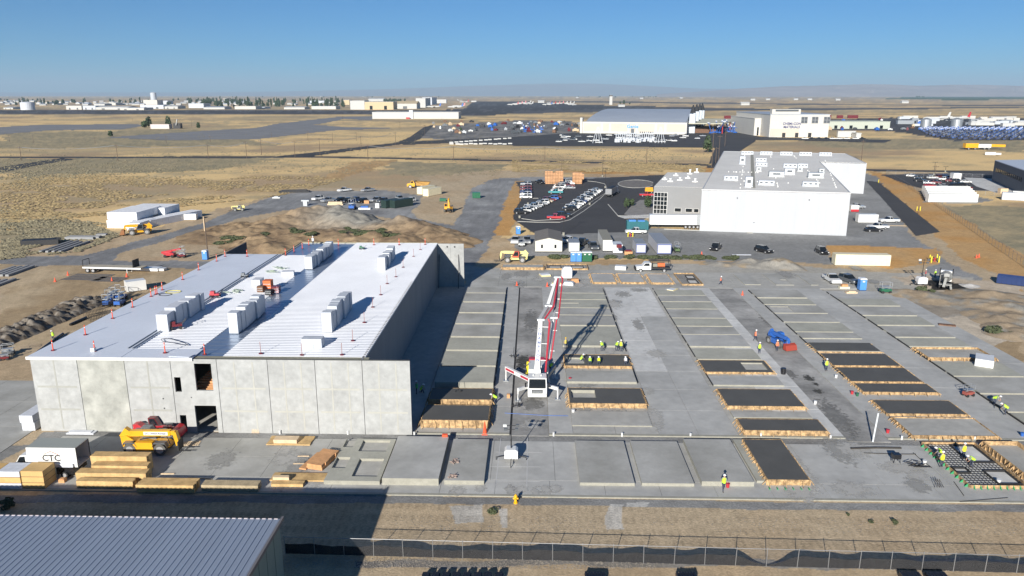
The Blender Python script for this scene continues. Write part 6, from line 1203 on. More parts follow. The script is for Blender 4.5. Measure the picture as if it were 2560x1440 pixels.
# blue and red lifts
def scissor(px, py, m, label, z=0, k=1.0, rz=0, group=None, boom=False):
    t = thing('boom_lift' if boom else 'scissor_lift', label, 'lift', (*G(px, py, z), z), R(rz), group); t.scale = (k,) * 3
    MB().prof([(-1.1, .45), (-1.1, 1.1), (1.1, 1.0), (1.1, .45)], -.6, .6).build('chassis', m, t)
    for a in (-.8, .8):
        for b in (-.6, .6): MB().tube((a, b - .13, .33), (a, b + .13, .33), .33, None, 10).build('wheel', RUBBER, t)
    if boom: MB().beam((-1.6, 0, 1.1), (2.6, 0, 1.9), .35, .35).beam((-1.7, 0, 1.0), (.6, 0, 1.4), .5, .5).build('boom', m, t); MB().path([(2.5, -.5, 1.5), (3.3, -.5, 1.5), (3.3, .5, 1.5), (2.5, .5, 1.5), (2.5, -.5, 1.5)], .05).path([(2.5, -.5, 2.4), (3.3, -.5, 2.4), (3.3, .5, 2.4), (2.5, .5, 2.4), (2.5, -.5, 2.4)], .05).build('basket', GALV, t)
    else: MB().box(-1.1, 1.1, -.55, .55, 1.5, 1.6).path([(-1.1, -.55, 2.5), (1.1, -.55, 2.5), (1.1, .55, 2.5), (-1.1, .55, 2.5), (-1.1, -.55, 2.5)], .04).tube((-1.1, -.55, 1.6), (-1.1, -.55, 2.5), .04).tube((1.1, -.55, 1.6), (1.1, -.55, 2.5), .04).tube((1.1, .55, 1.6), (1.1, .55, 2.5), .04).tube((-1.1, .55, 1.6), (-1.1, .55, 2.5), .04).build('platform', GALV, t); MB().beam((-1, 0, 1.05), (1, 0, 1.48), .1, .1).beam((1, .2, 1.05), (-1, .2, 1.48), .1, .1).build('scissor_arms', GALV, t)
    return t
for i, (px, py) in enumerate([(272, 764), (300, 764), (279, 752), (304, 750), (290, 745)]): scissor(px, py, BLUEP, 'blue lift in the cluster left of the hall, %s' % ['front left', 'front right', 'middle left', 'middle right', 'rear'][i], group='blue lifts left of the hall', k=.95, rz=90)
scissor(425, 643, REDP, 'red boom lift on dirt behind the hall left corner', boom=True, k=1.1); scissor(455, 644, DRED, 'dark red compressor cart right of the red boom lift', k=.8); scissor(881, 524, BLUEP, 'large blue forklift facing the camera in the left lot', k=1.5, rz=-90)
scissor(2213, 733, GREENP, 'green machine heap at the far right floor corner', k=.9, z=.05); scissor(1692, 630, mat('olive_green', (.08, .13, .05), .6), 'olive green utility vehicle right of the long trailer', k=.95, rz=-90)
scissor(1304, 616, OFFW, 'white golf cart in front of the two pickups', k=.75); scissor(2420, 990, mat('rusty_red', (.3, .08, .06), .6), 'red power trowel cart on the aisle left of the outer panels', k=.6, z=.12, rz=20)
scissor(22, 888, GREYP, 'grey all-terrain cart left of the hall', k=.7, rz=20); scissor(12, 900, DRED, 'small red cart at the left edge', k=.55, rz=20)
# ------------------------------------------------------------------ more machines
def base_truck(name, label, cat, px, py, rz, body_m, k=1.0, z=0):
    t = thing(name, label, cat, (*G(px, py, z), z), R(rz)); t.scale = (k,) * 3; return t
t = base_truck('articulated_dump_truck', 'yellow articulated dump truck on the dirt behind the gravel lot', 'dump truck', 1048, 470, 180, YELLOW)
MB().prof([(1.6, .8), (1.6, 2.0), (2.2, 3.1), (3.2, 3.1), (3.4, 2.2), (4.9, 1.9), (5.0, .8)], -1.3, 1.3).build('cab', YELLOW, t); MB().prof([(2.25, 2.2), (2.3, 2.95), (3.1, 2.95), (3.3, 2.2)], -1.33, 1.33).build('cab_glass', GLASS, t)
MB().prof([(-4.8, 2.6), (-3.8, 1.2), (.9, 1.1), (1.3, 2.9), (1.6, 3.1), (1.5, 2.9)], -1.5, 1.5).build('dump_body', mat('dusty_orange', (.4, .22, .05), .7, var=.2, scale=1), t); MB().box(-4.2, 4.5, -.5, .5, .8, 1.1).build('frame', STEEL, t)
for x in (3.6, -1.2, -3.0):
    for s in (-1, 1): part('wheel', WHEEL_XL, t, (x, s * 1.15, .72)).scale = (1.15, 1.2, 1.15)
t = base_truck('excavator', 'yellow excavator with raised folded arm by the haul road', 'excavator', 1122, 529, -90, YELLOW)
for s in (-1, 1): MB().prof([(-2.0, .1), (-2.2, .45), (-1.9, .85), (1.9, .85), (2.2, .45), (2.0, .1)], s * 1.2 - .3, s * 1.2 + .3).build('track', TYRED, t)
MB().box(-2.0, 1.3, -1.3, 1.3, 1.0, 1.9).build('upper_body', YELLOW, t); MB().box(.2, 1.5, -1.3, -.3, 1.91, 2.9).build('cab', YELLOW, t); MB().box(1.501, 1.53, -1.2, -.4, 2.0, 2.8).build('cab_glass', GLASS, t)
MB().beam((1.0, .3, 1.6), (2.0, .3, 4.6), .45, .6).beam((2.0, .3, 4.6), (3.3, .3, 4.2), .4, .5).build('boom', YELLOW, t); MB().beam((3.3, .3, 4.3), (3.5, .3, 1.6), .35, .4).build('dipper_arm', YELLOW, t); MB().prof([(3.1, .7), (3.0, 1.5), (3.7, 1.7), (4.1, 1.0), (3.6, .5)], -.2, .8).build('bucket', STEEL, t)
t = base_truck('service_truck', 'white service truck with dark rack body and orange tools', 'truck', 1637, 678, 180, WHITE)
MB().prof([(1.0, .6), (1.0, 2.0), (1.3, 2.1), (2.3, 2.1), (2.9, 1.35), (4.3, 1.2), (4.45, .5), (1, .5)], -1.0, 1.0).build('cab', WHITE, t); MB().prof([(1.35, 1.4), (1.4, 1.98), (2.25, 1.98), (2.75, 1.4)], -1.02, 1.02).build('cab_glass', GLASS, t); MB().box(4.2, 4.55, -1, 1, .45, 1.1).build('bumper', STEEL, t)
MB().box(-3.2, .95, -1.05, 1.05, .7, 1.05).path([(-3.1, -1, 1), (-3.1, -1, 2.5), (.8, -1, 2.5), (.8, -1, 1)], .06).path([(-3.1, 1, 1), (-3.1, 1, 2.5), (.8, 1, 2.5), (.8, 1, 1)], .06).box(-3.2, 1.6, -.9, -.6, 2.5, 2.65).box(-3.2, 1.6, .6, .9, 2.5, 2.65).build('rack_body', STEEL, t); MB().box(-2.2, -.6, -.9, -.1, 1.06, 1.8).build('tool_box', mat('orange_box', (.6, .14, .04), .6), t); MB().box(-.5, .6, -.95, .2, 1.06, 1.7).build('tool_box', mat('tan_roof', (.25, .24, .2), .8), t)
for x in (3.3, -1.9):
    for s in (-1, 1): part('wheel', WHEEL, t, (x, s * .92, .36)).scale = (1.25,) * 3
t = base_truck('concrete_mixer_truck', 'white front-discharge concrete mixer truck at the washout pit', 'mixer truck', 2362, 716, 62, WHITE, .95)
MB().box(-4, 4.6, -.5, .5, .8, 1.1).build('frame', STEEL, t); MB().prof([(2.2, .7), (2.2, 3.0), (3.2, 3.0), (3.6, 2.0), (4.9, 1.8), (5.0, .7)], -1.15, 1.15).build('cab', WHITE, t); MB().prof([(2.4, 2.1), (2.4, 2.85), (3.15, 2.85), (3.45, 2.1)], -1.18, 1.18).build('cab_glass', GLASS, t)
DR = mat('drum_grey', (.3, .3, .28), .7, var=.3, scale=1.5)
MB().tube((1.9, 0, 1.9), (.9, 0, 2.1), .7, 1.2, 14).tube((.9, 0, 2.1), (-1.2, 0, 2.5), 1.2, 1.2, 14).tube((-1.2, 0, 2.5), (-3.2, 0, 3.0), 1.2, .55, 14).build('drum', DR, t); MB().prof([(-3.2, 3.1), (-4.1, 3.6), (-4.2, 3.0), (-3.4, 2.5)], -.5, .5).build('hopper', DR, t)
MB().beam((-3.6, 0, 2.6), (-4.9, .3, .9), .5, .25).beam((-3.4, -.9, 1.2), (-4.6, -1.1, .5), .4, .2).build('chute', DR, t); MB().box(-3.9, -2.6, -1.2, 1.2, 1.1, 1.25).path([(-3.4, 1.1, 1.2), (-3.4, 1.1, 3.2), (-3.0, .6, 3.2)], .06).build('rear_frame', DR, t); MB().tube((2.0, 1.2, 1.5), (2.0, 1.2, 3.6), .1).tube((2.0, -1.2, 1.5), (2.0, -1.2, 3.6), .1).build('exhaust_stack', STEEL, t)
for x in (3.9, -1.3, -2.6):
    for s in (-1, 1): part('wheel', WHEEL_B, t, (x, s * 1.0, .52))
t = base_truck('tanker_truck', 'silver tub semi truck standing on the asphalt by the car rows', 'semi truck', 1528, 490, 72, SILV)
MB().prof([(-5, 1.2), (-5.2, 3.3), (5.2, 3.4), (4.6, 1.2)], -1.2, 1.2).build('trailer_tub', SILV, t); MB().box(-4.9, 5.0, -1.0, 1.0, 3.41, 3.5).build('tarp', STEEL, t); MB().prof([(5.6, .7), (5.6, 3.0), (7.0, 3.0), (7.3, 2.0), (8.6, 1.8), (8.6, .7)], -1.15, 1.15).build('cab', WHITE, t); MB().box(-5, 8, -.5, .5, .7, 1.1).build('frame', STEEL, t)
for x in (-4.2, -2.9, 4.6, 5.9, 7.9):
    for s in (-1, 1): part('wheel', WHEEL_B, t, (x, s * 1.0, .52))
t = base_truck('crane_carrier', 'yellow and white tracked drill machine far right in the field', 'machine', 2452, 374, 0, YELLOW, 1.5); MB().box(-8, -2, -1.3, 1.3, .9, 3.0).build('body', YELLOW, t); MB().box(-2, 4, -1.2, 1.2, 1, 2.6).build('white_body', WHITE, t); MB().beam((4, 0, 2.0), (11, 0, 1.8), 1.2, 1.2).build('boom', YELLOW, t)
for x in (-6.5, -3.5, 1, 3): part('wheel', WHEEL_B, t, (x, -1.2, .52)); part('wheel', WHEEL_B, t, (x, 1.2, .52))
tag(MB().box(-3, 3, -1, 1, .2, 2.0).box(3.2, 6, -1, 1, .4, 1.6).build('scrap_machine', OFFW, None, (*G(2475, 388), 0), R(-20)), 'white and black machine behind the yellow drill machine', 'machine')
# ------------------------------------------------------------------ wood crates behind the car park
CR = mat('orange_pallet_wood', (.55, .3, .15), .8, var=.25, scale=.6, coord='World')
def crates(px0, px1, py, nx, nz, label, gr, dep=2.2):
    x0, y0 = G(px0, py); x1, _ = G(px1, py); w = (x1 - x0) / nx
    for i in range(nx):
        for k in range(nz):
            if k >= nz - 2 and random.random() < .12 and i > 1: continue
            h = .62; c = thing('wood_crate', '%s, column %s from left, %s layer up' % (label, 'first' if i == 0 else ORD[i], 'lowest' if k == 0 else ORD[k]), 'crate', (x0 + i * w, y0, k * h), 0, gr)
            MB().box(.03, w - .05, 0, dep, .1, h - .04).build('side_boards', CR, c); MB().box(.03, .15, -.02, dep, 0, .099).box(w / 2 - .06, w / 2 + .06, -.02, dep, 0, .099).box(w - .17, w - .05, -.02, dep, 0, .099).build('runner', BROWNW, c)
crates(1362, 1408, 460, 7, 9, 'orange wood crate in the big wall', 'big wall of orange crates')
crates(1431, 1455, 460, 3, 8, 'orange wood crate in the smaller pile', 'smaller pile of orange crates')
crates(1436, 1460, 452, 3, 5, 'orange wood crate behind the smaller pile', 'rear pile of orange crates')
# ------------------------------------------------------------------ loose site things
def heapbox(name, label, cat, px, py, dims, m, z=.1, rz=0, mats=None):
    x, y = G(px, py, z); t = thing(name, label, cat, (x, y, z), R(rz))
    zz = 0
    for i, (w, d, h) in enumerate(dims):
        MB().box(-w / 2 + random.uniform(-.1, .1), w / 2, 0, d, zz + .01, zz + h - .01).build('piece', (mats or [m])[i % len(mats or [m])], t); zz += h
    return t
YF = mat('yellow_board', (.68, .58, .3), .7)
heapbox('board_pile', 'yellow and grey insulation boards on the floor behind the boom', 'boards', 1365, 692, [(2.2, 2.0, .35), (2.0, 1.8, .15)], YF, mats=[YF, FOIL], rz=15)
heapbox('board_pile', 'white and yellow board pile at the top of the boom', 'boards', 1392, 714, [(2.6, 1.5, .3), (1.8, 1.2, .2)], YF, mats=[FOIL, YF]); heapbox('board_pile', 'white thick board block right of the boom top', 'boards', 1421, 714, [(2.0, 1.5, .5), (1.7, 1.2, .25)], FOIL, mats=[FOIL, WRAP], rz=-15)
x, y = G(1417, 695, .1); t = thing('wrapped_pile', 'tall white tarpaulin covered pile behind the boom top', 'covered pile', (x, y, .1)); MB().prism([(-1.1, 0), (1.1, .1), (1.3, 1.9), (-.9, 2.1)], 0, 1.8).build('cover', FOAM, t); MB().prism([(-.7, .4), (1.0, .4), (.9, 1.5), (-.4, 1.7)], 1.801, 2.2).build('cover_top', FOAM, t)
heapbox('timber_pile', 'orange timber pile right of the boom top', 'timber', 1438, 707, [(1.6, 1.2, .4), (1.4, 1.0, .4)], LUMO, rz=5); heapbox('timber_pile', 'red and brown offcuts beside the white covered pile', 'timber', 1425, 703, [(1.2, .9, .3)], BROWNW)
heapbox('covered_crate', 'low white covered crate on the dirt left of the service truck', 'crate', 1551, 676, [(2.4, 1.8, .9)], WHITE, z=0, rz=-12)
heapbox('covered_crate', 'big white covered crate on the outer panels at the right', 'crate', 2459, 918, [(2.3, 3.0, 1.1)], WHITE, z=.33, rz=-30)
heapbox('board_pile', 'fan of white and yellow boards at the head of the right column', 'boards', 1675, 728, [(2.4, 1.6, .12), (1.6, 2.2, .1), (1.2, 1.6, .1)], YF, mats=[WHITE, YF, WHITE], rz=-35)
heapbox('timber_pile', 'orange and cream material pile beside the dark off-roader', 'timber', 2112, 722, [(2.0, 1.0, .4), (1.2, .8, .5)], LUMO, mats=[CREAM, LUMO]); heapbox('timber_pile', 'low timber pile left of the blue toilet at the right', 'timber', 2130, 734, [(2.2, .9, .3), (1.5, .6, .2)], LUMP)
heapbox('timber_pile', 'timber scraps on the gravel bank beside the outer panels', 'timber', 2368, 817, [(2.6, .9, .3)], BROWNW, z=0, rz=-20); heapbox('plywood_pile', 'plywood stack behind the dark piles in the left lot', 'plywood', 838, 513, [(5.5, 1.3, .5), (5, 1.2, .7)], LUMP, z=0); heapbox('plywood_pile', 'low timber bundle in front of the plywood stack', 'timber', 815, 521, [(5.5, 1.0, .6)], LUMP, z=0, rz=-4)
heapbox('cardboard_box', 'brown cardboard crate alone in the left lot', 'box', 916, 509, [(1.8, 1.2, 1.1)], LUMO, z=0); heapbox('white_cabinet', 'white cabinet left of the dark open containers', 'cabinet', 943, 520, [(1.4, 1.0, 1.6)], WHITE, z=0); heapbox('white_tank_group', 'white cylinders group in the left lot', 'tanks', 763, 515, [(1.4, 1, 1.6), (2.8, 1.2, .5)], GALV, z=0)
heapbox('material_pile', 'blue and white materials beside the blue forklift', 'materials', 911, 524, [(4, 1.4, .6), (2.6, 1.2, .6)], BLUEP, z=0, mats=[WHITE, BLUEP]); heapbox('pipe_pile', 'dark pipe pile at the back left of the gravel lot', 'pipes', 735, 482, [(12, 3, .6), (10, 2, .5)], STEEL, z=0, rz=8)
heapbox('timber_pile', 'small orange timber cage on dirt behind the short white container', 'timber', 1571, 637, [(2.0, 1.4, .8), (1.4, 1.0, .4)], LUMO, z=0, mats=[LUMO, DRED]); heapbox('scrap_pile', 'white and grey scraps left of the forklift', 'scrap', 690, 496, [(3, 1.2, .4), (1.6, 1, .3)], OFFW, z=0)
heapbox('shed', 'white small shed in the right fenced car park', 'shed', 2392, 452, [(3.6, 3, 3.4)], WHITE, z=0); heapbox('tool_chest', 'red square chest on the front blue-grey panel', 'chest', 1113, 1093, [(.5, .35, .3)], ORANGE, z=.86)
heapbox('white_shed', 'white equipment box beside the dark building at the right edge', 'box', 2531, 464, [(3, 2, 2.6)], WHITE, z=0); heapbox('tan_crate', 'tan crate left of the green boxes near the dark building', 'crate', 2510, 484, [(3, 2, 2)], LUMP, z=0)
heapbox('sheet_pile', 'white sheets lying by the black off-roader row', 'sheets', 1855, 638, [(4.5, .7, .12)], FOIL, z=0); heapbox('plywood_sheet', 'plywood sheets on the ground right of the pickups', 'plywood', 2245, 565, [(5, .8, .1)], LUMP, z=0)
x, y = G(1958, 936, .05); t = thing('barrel', 'black barrel standing in the right lane by the spill', 'barrel', (x, y, .05)); MB().tube((0, 0, 0), (0, 0, .95), .33, None, 12).build('drum', BLACK, t); MB().tube((0, 0, .3), (0, 0, .34), .345, None, 12).tube((0, 0, .62), (0, 0, .66), .345, None, 12).build('hoop', BLACK, t)
def bucket(px, py, m, label, z=.12): x, y = G(px, py, z); tag(MB().tube((0, 0, 0), (0, 0, .4), .16, .2, 10).tube((0, 0, .4), (0, 0, .43), .22, .22, 10).build('bucket', m, None, (x, y, z)), label, 'bucket', 'buckets on the floor')
for a in [(1819, 1218, REDP, 'red bucket held low beside the front worker'), (2130, 985, REDP, 'red bucket on the strip left of the dark panels'), (2143, 990, GREENP, 'green bag next to the red bucket on the strip'), (2219, 1082, REDP, 'red gas can by the steel beam at the right'), (2311, 1160, WHITE, 'white bucket left of the rebar bed'),
          (2496, 1208, WHITE, 'white bucket inside the rebar bed'), (2090, 944, WHITE, 'white cup on the strip by the right lane'), (2038, 1010, WHITE, 'white bucket left of the right lane'), (2555, 1090, BLUEP, 'blue barrel cut by the right edge'), (1425, 951, REDP, 'orange-red bucket right of the pump truck'), (1433, 1032, WHITE, 'white bucket behind the windowed dark panel'), (1504, 866, HIVIS, 'lime vest lying on the slab edge')]: bucket(*a)
tag(MB().beam((0, 0, 0), (0, 0, .5), .4, .4).build('plywood_block', LUMO, None, (*G(1271, 994, .12), .12)), 'small orange block near the black joint', 'block')
PB = lambda name, pts, r, m, lab, cat, z=.12: tag(MB().path([Vector((*G(a, b, z), z + r)) for a, b in pts], r).build(name, m), lab, cat)
PB('blue_hose', [(1262, 1033), (1310, 1036), (1360, 1039), (1420, 1040)], .03, BLUEP, 'blue hose stretched across the truck lane', 'hose')
PB('steel_channel', [(2127, 1123), (2190, 1121), (2253, 1122)], .1, REBAR, 'flat steel channel lying on the apron left of the rebar bed', 'steel channel'); PB('steel_bar', [(2160, 1133), (2240, 1136), (2290, 1136)], .04, REBAR, 'thin steel bar lying behind the black sawhorse', 'steel bar')
PB('rebar_offcut', [(2283, 1132), (2300, 1148), (2330, 1170)], .03, REBAR, 'rebar rod lying diagonally left of the bed', 'rebar'); PB('rebar_offcut', [(2385, 1205), (2410, 1240)], .03, REBAR, 'rebar rod lying at the front of the bed', 'rebar'); PB('rebar_offcut', [(2400, 1255), (2470, 1249), (2520, 1245)], .03, REBAR, 'long thin rod on the apron near the kerb at the right', 'rebar')
a = Vector((*G(2182, 1106, .1), .15)); tag(MB().beam(a, (a.x + .7, a.y + 1.0, 3.2), .16, .1).build('leaning_beam', GALV), 'grey steel beam standing up at the lane end', 'beam')
q = MB()
for i in range(16): q.beam((random.uniform(-1.2, .6), random.uniform(-.9, .6), .05 + i * .03), (random.uniform(-.4, 1.3), random.uniform(-1.0, .5), .05 + i * .03), .05, .04)
tag(q.build('rebar_pile', REBAR, None, (*G(2290, 1165, .1), .1)), 'heap of rusty rebar offcuts left of the rebar bed', 'rebar heap')
t = thing('sawhorse', 'black folding sawhorse on the apron left of the rebar heap', 'sawhorse', (*G(2240, 1156, .1), .1)); MB().box(-.4, .4, -.2, .5, .45, .95).build('top', BLACK, t)
for a, b in ((-.35, -.2), (.35, -.2), (-.35, .4), (.35, .4)): MB().beam((a, b, 0), (a * .8, b * .8, .45), .05, .05).build('leg', BLACK, t)
q = MB()
for i in range(3): q.path([(-.3 + i * .25, -.5, .02), (-.1 + i * .2, 0, .7), (.2 + i * .2, -.5, .02)], .025)
tag(q.build('wire_stand', REBAR, None, (*G(2338, 1213, .1), .1)), 'black wire stand on the apron in front of the rebar heap', 'stand'); 
for i, (px, py) in enumerate([(1136, 1156), (1131, 1192)]):
    q = MB()
    for _ in range(12): a = random.uniform(0, 6.28); q.beam((random.uniform(-.3, .3), random.uniform(-.4, .4), .03 + _ * .015), (math.cos(a) * .5, math.sin(a) * .6, .03 + _ * .015), .06, .05)
    tag(q.build('scrap_heap', mat('pinkish_scrap', (.4, .3, .25), .8), None, (*G(px, py, .56), .56)), 'small scrap heap on the narrow panel, %s' % ['far one', 'near one'][i], 'scrap')
# screed tools and light lines beside the black joint
for i, (px, py) in enumerate([(1283, 893), (1290, 1018), (1145, 985)]):
    q = MB().beam((-.6, 0, .25), (.6, 0, .25), .08, .08).beam((0, -.6, .2), (0, .9, .3), .06, .06).tube((-.3, 0, 0), (-.3, 0, .5), .05).tube((.4, .2, 0), (.4, .2, .45), .12).path([(0, .9, .3), (.1, 1.8, 1.0)], .03)
    tag(q.build('power_tool_cart', STEEL, None, (*G(px, py, .12 if i < 2 else .62), .12 if i < 2 else .62)), ['dark screed tool left of the pump truck', 'dark tool pair in front of the outrigger at the joint', 'power trowel standing on the shaded dark panel'][i], 'tool')
# black form edges along some panels (steel edge strips)
for (x, y0, y1) in [(-4.82, 91, 149), (14.52, 110, 149), (14.55, 97, 108), (24.5, 91, 149), (43.35, 100, 148), (58.45, 84, 147)]:
    yy = y0; 
    while yy < y1:
        L = random.uniform(3, 6); o = MB().box(x, x + .09, yy, min(y1, yy + L), .12, .3).build('edge_form', STEEL); tag(o, None, None, None, 'structure'); yy += L + random.uniform(.3, 2)
# bollards
BOL = MB().tube((0, 0, 0), (0, 0, 1.1), .1, None, 8).ball((0, 0, 1.1), .1, 8, 4).mesh('bollard', BOLY)
for i, (px, py, lb) in enumerate([(2324, 652, 'yellow bollard back left of the red valve'), (2328, 656, 'yellow bollard front left of the red valve'), (2342, 651, 'yellow bollard back right of the red valve'), (2347, 656, 'yellow bollard front right of the red valve'), (1570, 592, 'yellow bollard left of the red valve by the pickup'), (1582, 592, 'yellow bollard right of the red valve by the pickup'), (2196, 457, 'yellow bollard on the orange bank far end'), (2292, 527, 'yellow bollard on the orange bank middle'), (2300, 527, 'second yellow bollard on the orange bank middle')]):
    o = bpy.data.objects.new('bollard', BOL); C.objects.link(o); o.location = (*G(px, py), 0); o.scale = (1.4, 1.4, 1.25); tag(o, lb, 'bollard', 'yellow bollards')
for i, (px, py) in enumerate([(2336, 653), (1576, 591)]): tag(MB().tube((0, 0, 0), (0, 0, .9), .1, None, 8).tube((-.3, 0, .5), (.3, 0, .5), .12, None, 8).box(-.25, .25, -.25, .25, 0, .1).build('fire_valve', REDP, None, (*G(px, py), 0)), 'red fire valve between yellow bollards, %s' % ['on the orange ground', 'by the white pickup'][i], 'fire valve')
# ------------------------------------------------------------------ kerbs and islands of the car park
KB = mat('kerb_pale', (.48, .47, .43), .8, var=.06, scale=1)
def kerb(pts, w=.35, closed=False, lab='kerb'):
    P = [Vector((*G(*p), .07)) for p in pts]; P = P + [P[0]] if closed else P; q = MB()
    for a, b in zip(P[:-1], P[1:]): q.beam(a, b, w, .15)
    return struct(lab, q, KB)
kerb([(1294, 554), (1340, 556), (1400, 556), (1425, 550), (1460, 528), (1500, 498), (1520, 478), (1512, 460), (1490, 455), (1462, 452)]); kerb([(1304, 547), (1340, 552), (1412, 548), (1440, 530), (1520, 479)], .2)
kerb([(1568 + 45 * math.cos(a) + 22, 460 + 10 * math.sin(a)) for a in np.linspace(.4, 5.9, 18)]); kerb([(1300, 496), (1352, 496)], .3)
kerb([(1520, 533 - 22), (1545, 540), (1600, 541), (1636, 538)], .3); kerb([(1660, 573), (1750, 577)], .4)
struct('planter_gravel', MB().prism([G(1568 + 44 * math.cos(a) + 22, 460 + 9.6 * math.sin(a)) for a in np.linspace(0, 6.2, 18)], .0, .05), mat('planter', (.17, .155, .14), .9, var=.2, scale=.5, coord='World'))
struct('sidewalk', MB().prism([G(*p) for p in [(1545, 541), (1636, 536), (1720, 543), (1745, 548), (1620, 545), (1560, 546)]], 0, .1), CONC_L)
struct('gravel_bed', MB().prism([G(*p) for p in [(1560, 536), (1578, 515), (1600, 500), (1632, 500), (1632, 535), (1575, 540)]], 0, .06), mat('planter2', (.24, .23, .22), .9, var=.2, scale=.5, coord='World'))
x, y = G(1622, 482); t = thing('yellow_machine_sign', 'yellow lift platform behind the glass corner of the annex', 'machine', (x, y, 0)); MB().box(-1.6, 1.6, -.8, .8, .6, 1.5).box(-1.5, 1.5, -.6, .6, 1.6, 2.2).build('body', YELLOW, t); part('wheel', WHEEL, t, (-1, -.7, .36)); part('wheel', WHEEL, t, (1, -.7, .36))
# ------------------------------------------------------------------ poles and lamps
WOODP = mat('pole_wood', (.11, .08, .06), .9)
def pole(px, py, ptop, label, cat='utility pole', m=WOODP, arm=True, gr='utility poles', r=.18, name='utility_pole', lamp=0):
    x, y = G(px, py); h = CAM_H + ray(px, ptop)[2] * y / ray(px, ptop)[1]; t = thing(name, label, cat, (x, y, 0), 0, gr)
    MB().tube((0, 0, 0), (0, 0, h), r, r * .65, 8).build('pole', m, t)
    if arm: MB().beam((-1.4, 0, h - .7), (1.4, 0, h - .7), .16, .2).build('crossarm', m, t)
    if lamp: MB().beam((-lamp, 0, h - .1), (lamp, 0, h - .1), .12, .12).box(-lamp - .35, -lamp + .1, -.2, .2, h - .15, h + .02).box(lamp - .1, lamp + .35, -.2, .2, h - .15, h + .02).build('lamp_head', OFFW if m is GALV else STEEL, t)
    if lamp: MB().tube((0, 0, 0), (0, 0, .8), .35, None, 10).build('footing', EDGE, t)
    return x, y, h
L1 = [(54, 402, 366), (295, 403, 361), (521, 397, 360), (617, 396, 354)]; L2 = [(654, 387, 348), (738, 395, 352), (800, 388, 345), (903, 373, 340), (989, 362, 330)]
L3 = [(920, 401, 362), (1134, 402, 364), (1362, 405, 365), (1616, 410, 368)]
tops = {}
for nm_, L in (('left line', L1), ('middle line', L2), ('line before the hangar', L3)):
    tops[nm_] = [pole(*p, 'brown utility pole in the %s, %s from left' % (nm_, 'first' if i == 0 else ORD[i])) for i, p in enumerate(L)]
for i, p in enumerate([(1779, 418, 330), (1789, 408, 368), (1796, 404, 338), (1812, 366, 320), (2153, 402, 350)]): pole(*p, 'tall utility pole %s' % ['at the left rear of the white building', 'second behind the white building left', 'third behind the white building left', 'by the street before the hangar yard', 'at the right rear of the white building'][i], r=.22)
for i, (px, py, pt) in enumerate([(24, 355, 338), (84, 358, 336), (32 + 300, 305, 296), (377, 325, 300), (453, 330, 296), (480, 322, 300), (238, 358, 344), (416, 358, 338), (526, 355, 340), (679, 345, 330), (770, 352, 328), (832, 358, 332), (858, 310, 290), (891, 352, 330), (1000, 322, 304), (1050, 314, 298), (1062, 341, 312), (1105, 308, 292), (1152, 352, 330), (1340, 342, 330), (1508, 404, 392), (2090, 430, 402), (2337, 440, 413)]):
    pole(px, py, pt, 'thin distant pole in the fields, %s from left' % (ORD[i] if i < 24 and i else 'first'), r=.14, arm=i % 2 == 0, gr='thin distant poles')
pole(520, 641, 541, 'right one of two tall poles behind the hall left corner', m=WOODP, r=.16, arm=False); pole(513, 590, 541, 'left one of two tall poles behind the hall left corner', m=LUMP, r=.2, arm=False)
for i, p in enumerate([(1299, 545, 463), (1320, 512, 463), (1409, 588, 508), (1506, 442, 402), (1513, 470, 420), (1404, 430, 401), (1474, 512, 480)]): pole(*p, 'dark lot lamp %s' % ['at the near left corner of the staff lot', 'on the orange bank of the staff lot', 'in the yard right of the office cabin', 'at the back of the staff lot', 'beside the island at the back', 'behind the orange crates', 'between the right angled cars'][i], 'lamp post', STEEL, False, 'lamp posts of the staff lot', .08, 'lamp_post', .7)
for i, p in enumerate([(2334, 438, 405), (2363, 430, 416), (2500, 451, 408), (2542, 463, 421)]): pole(*p, 'lamp post %s' % ['dark, behind the fenced right lot', 'short dark, behind the fenced right lot', 'pale, left one before the dark building', 'pale, right one before the dark building'][i], 'lamp post', STEEL if i < 2 else GALV, False, 'lamp posts of the right lot', .12, 'lamp_post', .8)
for nm_, T in tops.items():
    q = MB()
    for a, b in zip(T[:-1], T[1:]):
        for dx in (-1.2, 1.2):
            A = Vector((a[0] + dx, a[1], a[2] - .5)); B = Vector((b[0] + dx, b[1], b[2] - .5)); P = [A.lerp(B, i / 8) - Vector((0, 0, 4 * 1.6 * (i / 8) * (1 - i / 8))) for i in range(9)]; q.path(P, .055, 4)
    tag(q.build('power_line', GALV), 'pair of power wires sagging along the %s of poles' % nm_.replace('line', 'row').replace(' of', ''), 'power line', None)
# ------------------------------------------------------------------ hangars and far buildings
BEIGE = mat('beige_siding', (.55, .48, .4), .7, var=.04, scale=.05, coord='World'); CRW = mat('cream_white', (.56, .54, .49), .7, var=.04, scale=.05, coord='World'); RFG = mat('arch_roof_grey', (.42, .46, .51), .5, .2, var=.08, scale=.03, coord='World'); TANW = mat('tan_wall', (.55, .44, .27), .8)
FW = mat('far_white', (.5, .5, .48), .7); 
x0, y0 = G(1456, 333); x1, y1 = G(1711, 335); W = x1 - x0
hg = thing('arched_hangar', 'big hangar with arched grey roof, beige walls and blue lettering', 'hangar', (x0, y0, 0), R(-15)); D = 270; W *= 1.03; h0 = 11.5
MB().box(0, W, 0, D, 0, h0).build('wall', CRW, hg)
n = 14; vs = []; 
for i in range(n + 1):
    t_ = i / n; vs += [(3, D * t_, h0 + .02 + 10.5 * math.sin(math.pi * t_) ** .8), (W - 1, D * t_, h0 + .02 + 10.5 * math.sin(math.pi * t_) ** .8)]
